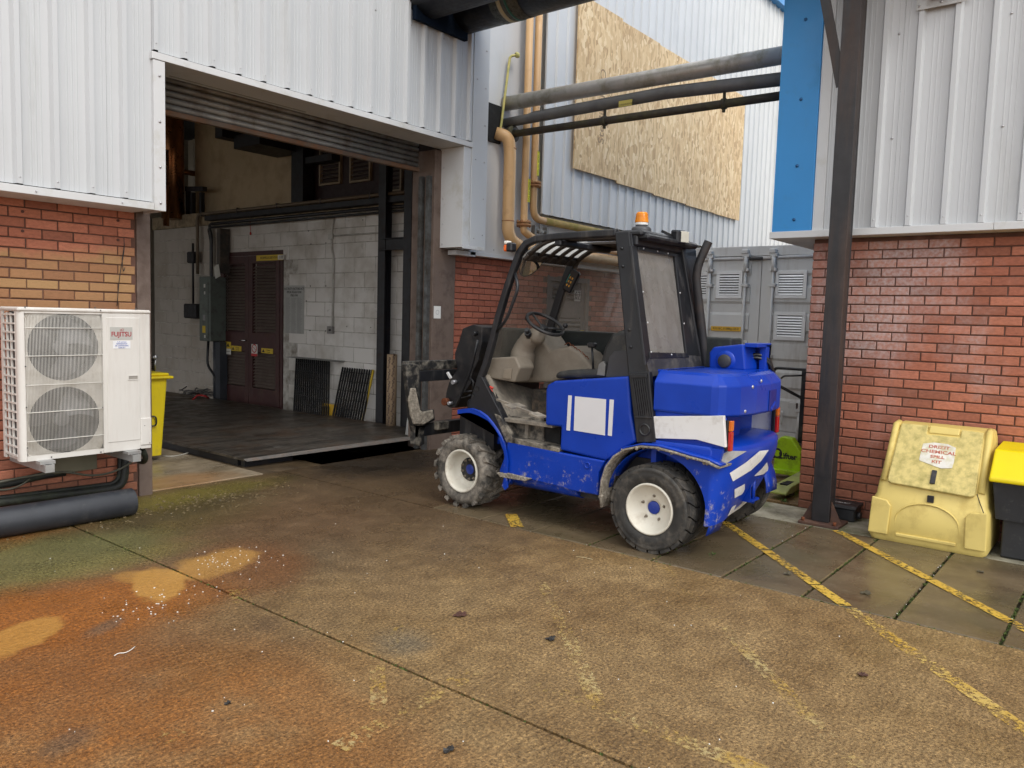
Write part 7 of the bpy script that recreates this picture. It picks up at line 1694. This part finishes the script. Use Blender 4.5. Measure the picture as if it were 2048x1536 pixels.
# joystick, seat
p = at(1187, 745, 'x', 5.3); q = at(1184, 694, 'x', 5.3); MB().tube([p, q], .009, 8).obox(q+Vector((0, 0, .015)), ((1, 0, 0), (0, 1, 0), (0, 0, 1)), (.025, .035, .02), .01).build('joystick', TK, fk)
vin = mat('seat_vinyl', (.025, .026, .026), .42, var=.15, bump=.1, dirt=(.12, .11, .09), amt=.38)
sc_x0, sc_x1 = 5.0, 5.42
bk_ = YZ([(1198, 752), (1196, 735), (1207, 695), (1222, 668), (1243, 659), (1262, 662), (1260, 700), (1240, 752)], sc_x0+.02)
MB().prism(bk_, 'x', sc_x0+.02, sc_x1).build('seat_backrest', vin, fk, bevel=.035, bseg=4)
MB().prism(YZ([(1108, 757), (1112, 744), (1135, 740), (1200, 740), (1220, 742), (1225, 757)], sc_x0), 'x', sc_x0, sc_x1+.02).build('seat_cushion', vin, fk, bevel=.025, bseg=3)
MB().prism(YZ([(1195, 750), (1199, 728), (1208, 722), (1213, 730), (1211, 752)], 4.99), 'x', 4.975, 5.0).build('recliner_plate', mat('recliner_grey', (.2, .2, .19), .4, .5), fk, bevel=.004)
MB().prism(YZ([(1212, 755), (1218, 715), (1228, 703), (1262, 700), (1268, 752)], 4.96), 'x', 4.955, 4.975).build('seat_side_panel', mat('panel_charcoal', (.035, .036, .04), .5), fk, bevel=.004)
# instrument pod on the right pillar
ip = at(1142, 562, 'x', 5.6); ia = (at(1150, 545, 'x', 5.6)-at(1133, 580, 'x', 5.6)).normalized()
nn2 = Vector((-1, -.35, 0)).normalized(); is_ = ia.cross(nn2).normalized()
po_ = MB().obox(ip-nn2*.01, (ia, is_, nn2), (.1, .045, .025), .012).build('instrument_pod', TK, fk)
led = mat('lamp_symbols', (.7, .35, .03), .4, bump=0); b = MB()
for k in range(3):
    for j in range(2): b.obox(ip+ia*(-.045+.035*k)+is_*(-.015+.022*j)+nn2*.0155, (ia, is_, nn2), (.009, .005, .0006))
b.build('pod_symbols', led, po_, kind='stuff'); MB().obox(ip+ia*.01-is_*.03+nn2*.0155, (ia, is_, nn2), (.04, .002, .0006)).build('pod_symbols', mat('led_green', (.03, .35, .3), .4, bump=0), po_)
# ---- cooler block and hoses behind the cab
bx0 = 5.62
MB().prism(YZ([(1418, 740), (1418, 705), (1426, 694), (1487, 688), (1492, 742)], bx0), 'x', bx0, bx0+.34).build('cooler_housing', TB, fk, bevel=.015)
p = at(1451, 722, 'x', bx0); MB().lathe([(.078, 0), (.07, .012), (.05, .012)], p, (-1, 0, 0), 28).build('housing_boss', TB, fk); MB().lathe([(.05, 0), (.05, .03), (.044, .036), (.001, .036)], p, (-1, 0, 0), 24).build('round_cap', mat('cap_dark', (.035, .034, .036), .6), fk)
a_, b_ = at(1489, 690, 'x', bx0+.02), at(1520, 742, 'x', bx0+.1)
MB().box(bx0+.02, bx0+.3, b_.y-.0, a_.y, 1.43, 1.46).box(bx0+.26, bx0+.3, b_.y, a_.y, 1.25, 1.45).box(bx0+.2, bx0+.3, b_.y, b_.y+.05, 1.25, 1.45).build('boom_bracket', TB, fk, bevel=.004)
MB().box(5.78, 5.98, 2.5, 2.75, 1.24, 1.40).build('engine_bay', M['dark'], fk)
for k, dz in enumerate((0, .025)):
    MB().tube(fillet([at(1490, 742, 'x', 5.75), Vector((5.78, 2.32, 1.36+dz)), Vector((5.86, 2.2, 1.33+dz)), Vector((5.93, 2.18, 1.22))], .12, 5), .013, 8).build('hydraulic_hose', TK, fk)
MB().prism([(2.62, 1.24), (2.62, 1.3), (2.5, 1.3), (2.5, 1.24)], 'x', 5.95, 6.1).build('side_shelf', TB, fk)
# ================================================================ small things on the ground
random.seed(11)
b = MB()
chip = mat('white_chips', (.75, .73, .68), .6, bump=0)
def chipat(x, y, s): 
    a = random.uniform(0, 6.28); P = [(x+s*math.cos(a+q)*random.uniform(.5, 1), y+s*math.sin(a+q)*random.uniform(.5, 1), .001) for q in (0, 1.6, 3.1, 4.6)]
    b.sheet(P, .003, (0, 0, 1))
for k in range(45): chipat(random.gauss(2.1, .16), random.gauss(4.05, .12), random.uniform(.003, .007))
for k in range(50): chipat(random.gauss(2.75, .14), random.gauss(4.45, .13), random.uniform(.003, .007))
for k in range(70): chipat(random.uniform(1.0, 4.5), random.uniform(1.0, 6.0), random.uniform(.002, .006))
for k in range(16): chipat(random.uniform(4.7, 6.3), random.choice([.46, .965, .965, 1.47, 1.98])+random.uniform(-.01, .01), random.uniform(.003, .007))
tag(b.build('paint_chips', chip), kind='stuff')
# moss and dirt in the joints
b = MB()
def tuft(x, y, s):
    for q in range(3):
        a = random.uniform(0, 6.28); h = random.uniform(.4, 1)*s
        b.add([(x+s*math.cos(a), y+s*math.sin(a), -.012), (x-s*math.cos(a), y-s*math.sin(a), -.012), (x+random.uniform(-s, s), y+random.uniform(-s, s), -.006+h)], [(0, 1, 2)])
for k in range(700):
    r = random.random()
    if r < .55: tuft(random.uniform(4.66, 6.4), .46+.505*random.randrange(0, 6)+random.uniform(-.008, .008), random.uniform(.004, .012))
    elif r < .8: tuft(4.66+random.uniform(-.008, .008), random.uniform(0, 4.5)*random.random(), random.uniform(.004, .012))
    else: tuft(2.42+random.uniform(-.008, .008), random.uniform(1.2, 5.8), random.uniform(.003, .009))
tag(b.build('joint_moss', mat('moss_green', (.07, .1, .02), .9, var=.5, scale=30, bump=0)), kind='stuff')
b = MB()
for k in range(260):
    x = random.gauss(3.3, .5); y = random.gauss(6.0, .16); s = random.uniform(.004, .014)
    if y > 6.6: continue
    a = random.uniform(0, 6.28); b.sheet([(x+s*math.cos(a+q), y+s*math.sin(a+q)*.7, .0005) for q in (0, 1.3, 2.5, 3.9, 5.1)], random.uniform(.002, .006), (0, 0, 1))
tag(b.build('grit_and_leaf_litter', mat('litter_brown', (.16, .12, .06), .9, var=.6, scale=40, bump=0)), kind='stuff')
def leaf(px, py, s, m, label, lobes=5, name='dead_leaf', curl=.01):
    p = at(px, py, 'z', .006); rows = []; N = 20; a0 = random.uniform(0, 6.28)
    ring_ = []
    for k in range(N):
        a = a0+2*math.pi*k/N; r = s*(.55+.45*abs(math.cos(a*lobes/2)))*random.uniform(.85, 1.1)
        ring_.append((p.x+r*math.cos(a), p.y+r*math.sin(a)*.8, .004+curl*random.random()))
    bb = MB(); o = [Vector((p.x, p.y, .006))]+[Vector(q) for q in ring_]
    bb.add(o, [(0, k+1, (k+1) % N+1) for k in range(N)])
    return one(bb, name, m, label, 'leaf', None, solid=.0015)
lf1 = mat('leaf_brown', (.07, .028, .018), .7, var=.3, scale=60, bump=.2); lf2 = mat('leaf_black', (.02, .018, .016), .5, bump=.2)
leaf(921, 1229, .05, lf1, 'reddish brown star-shaped dead leaf lying alone on the yard')
leaf(1102, 1277, .035, lf2, 'small black leaf beside the left worn yellow line', 3)
leaf(1725, 1349, .03, lf1, 'small brown leaf between the two right-hand worn yellow lines', 4)
leaf(898, 1499, .028, lf2, 'tiny dark leaf near the bottom edge below the slab joint', 2)
leaf(455, 1406, .015, lf2, 'tiny dark fragment on the rusty concrete at lower left', 2)
leaf(1732, 1185, .045, mat('leaf_olive', (.07, .06, .035), .7, bump=.2), 'curled olive leaf on the paving slab below the spill bin', 3)
leaf(1961, 1143, .03, mat('leaf_olive', (0, 0, 0)), 'small olive leaf on the paving slab under the black grit bin', 3)
leaf(1575, 1147, .03, mat('leaf_olive', (0, 0, 0)), 'small olive leaf on the paving between the two clear yellow lines', 3)
pts = [at(x, y, 'z', .004) for x, y in ((229, 1311), (237, 1306), (250, 1306), (262, 1300), (270, 1293))]
one(MB().tube(fillet(pts, .02), .0022, 5), 'string', chip, 'short white string lying on the rusty concrete', 'string')
pts = [at(x, y, 'z', .004) for x, y in ((1152, 1113), (1170, 1115), (1185, 1119))]
one(MB().tube(fillet(pts, .02), .002, 5), 'straw', mat('straw_pale', (.5, .42, .25), .7, bump=0), 'pale straw lying in front of the forklift rear wheel', 'straw')
# weeds by the wheel and the pallet truck
def weed(px, py, z, n, s, label):
    p = at(px, py, 'z', z); bb = MB()
    for k in range(n):
        a = random.uniform(0, 6.28); L = s*random.uniform(.6, 1); u = Vector((math.cos(a), math.sin(a), random.uniform(.3, 1.2))).normalized(); w = Vector((-math.sin(a), math.cos(a), 0))*L*.16
        q = p+Vector((random.uniform(-.02, .02), random.uniform(-.02, .02), 0)); bb.add([q-w*.3, q+u*L*.5-w, q+u*L, q+u*L*.5+w, q+w*.3], [(0, 1, 2, 3, 4)])
    return one(bb, 'weed', mat('weed_green', (.05, .13, .02), .6, var=.3, bump=0), label, 'weed', None)
weed(1422, 1109, 0, 9, .03, 'small green weed on the paving behind the forklift wheel')
weed(1571, 1004, 0, 12, .05, 'green weed at the foot of the lime pallet truck')
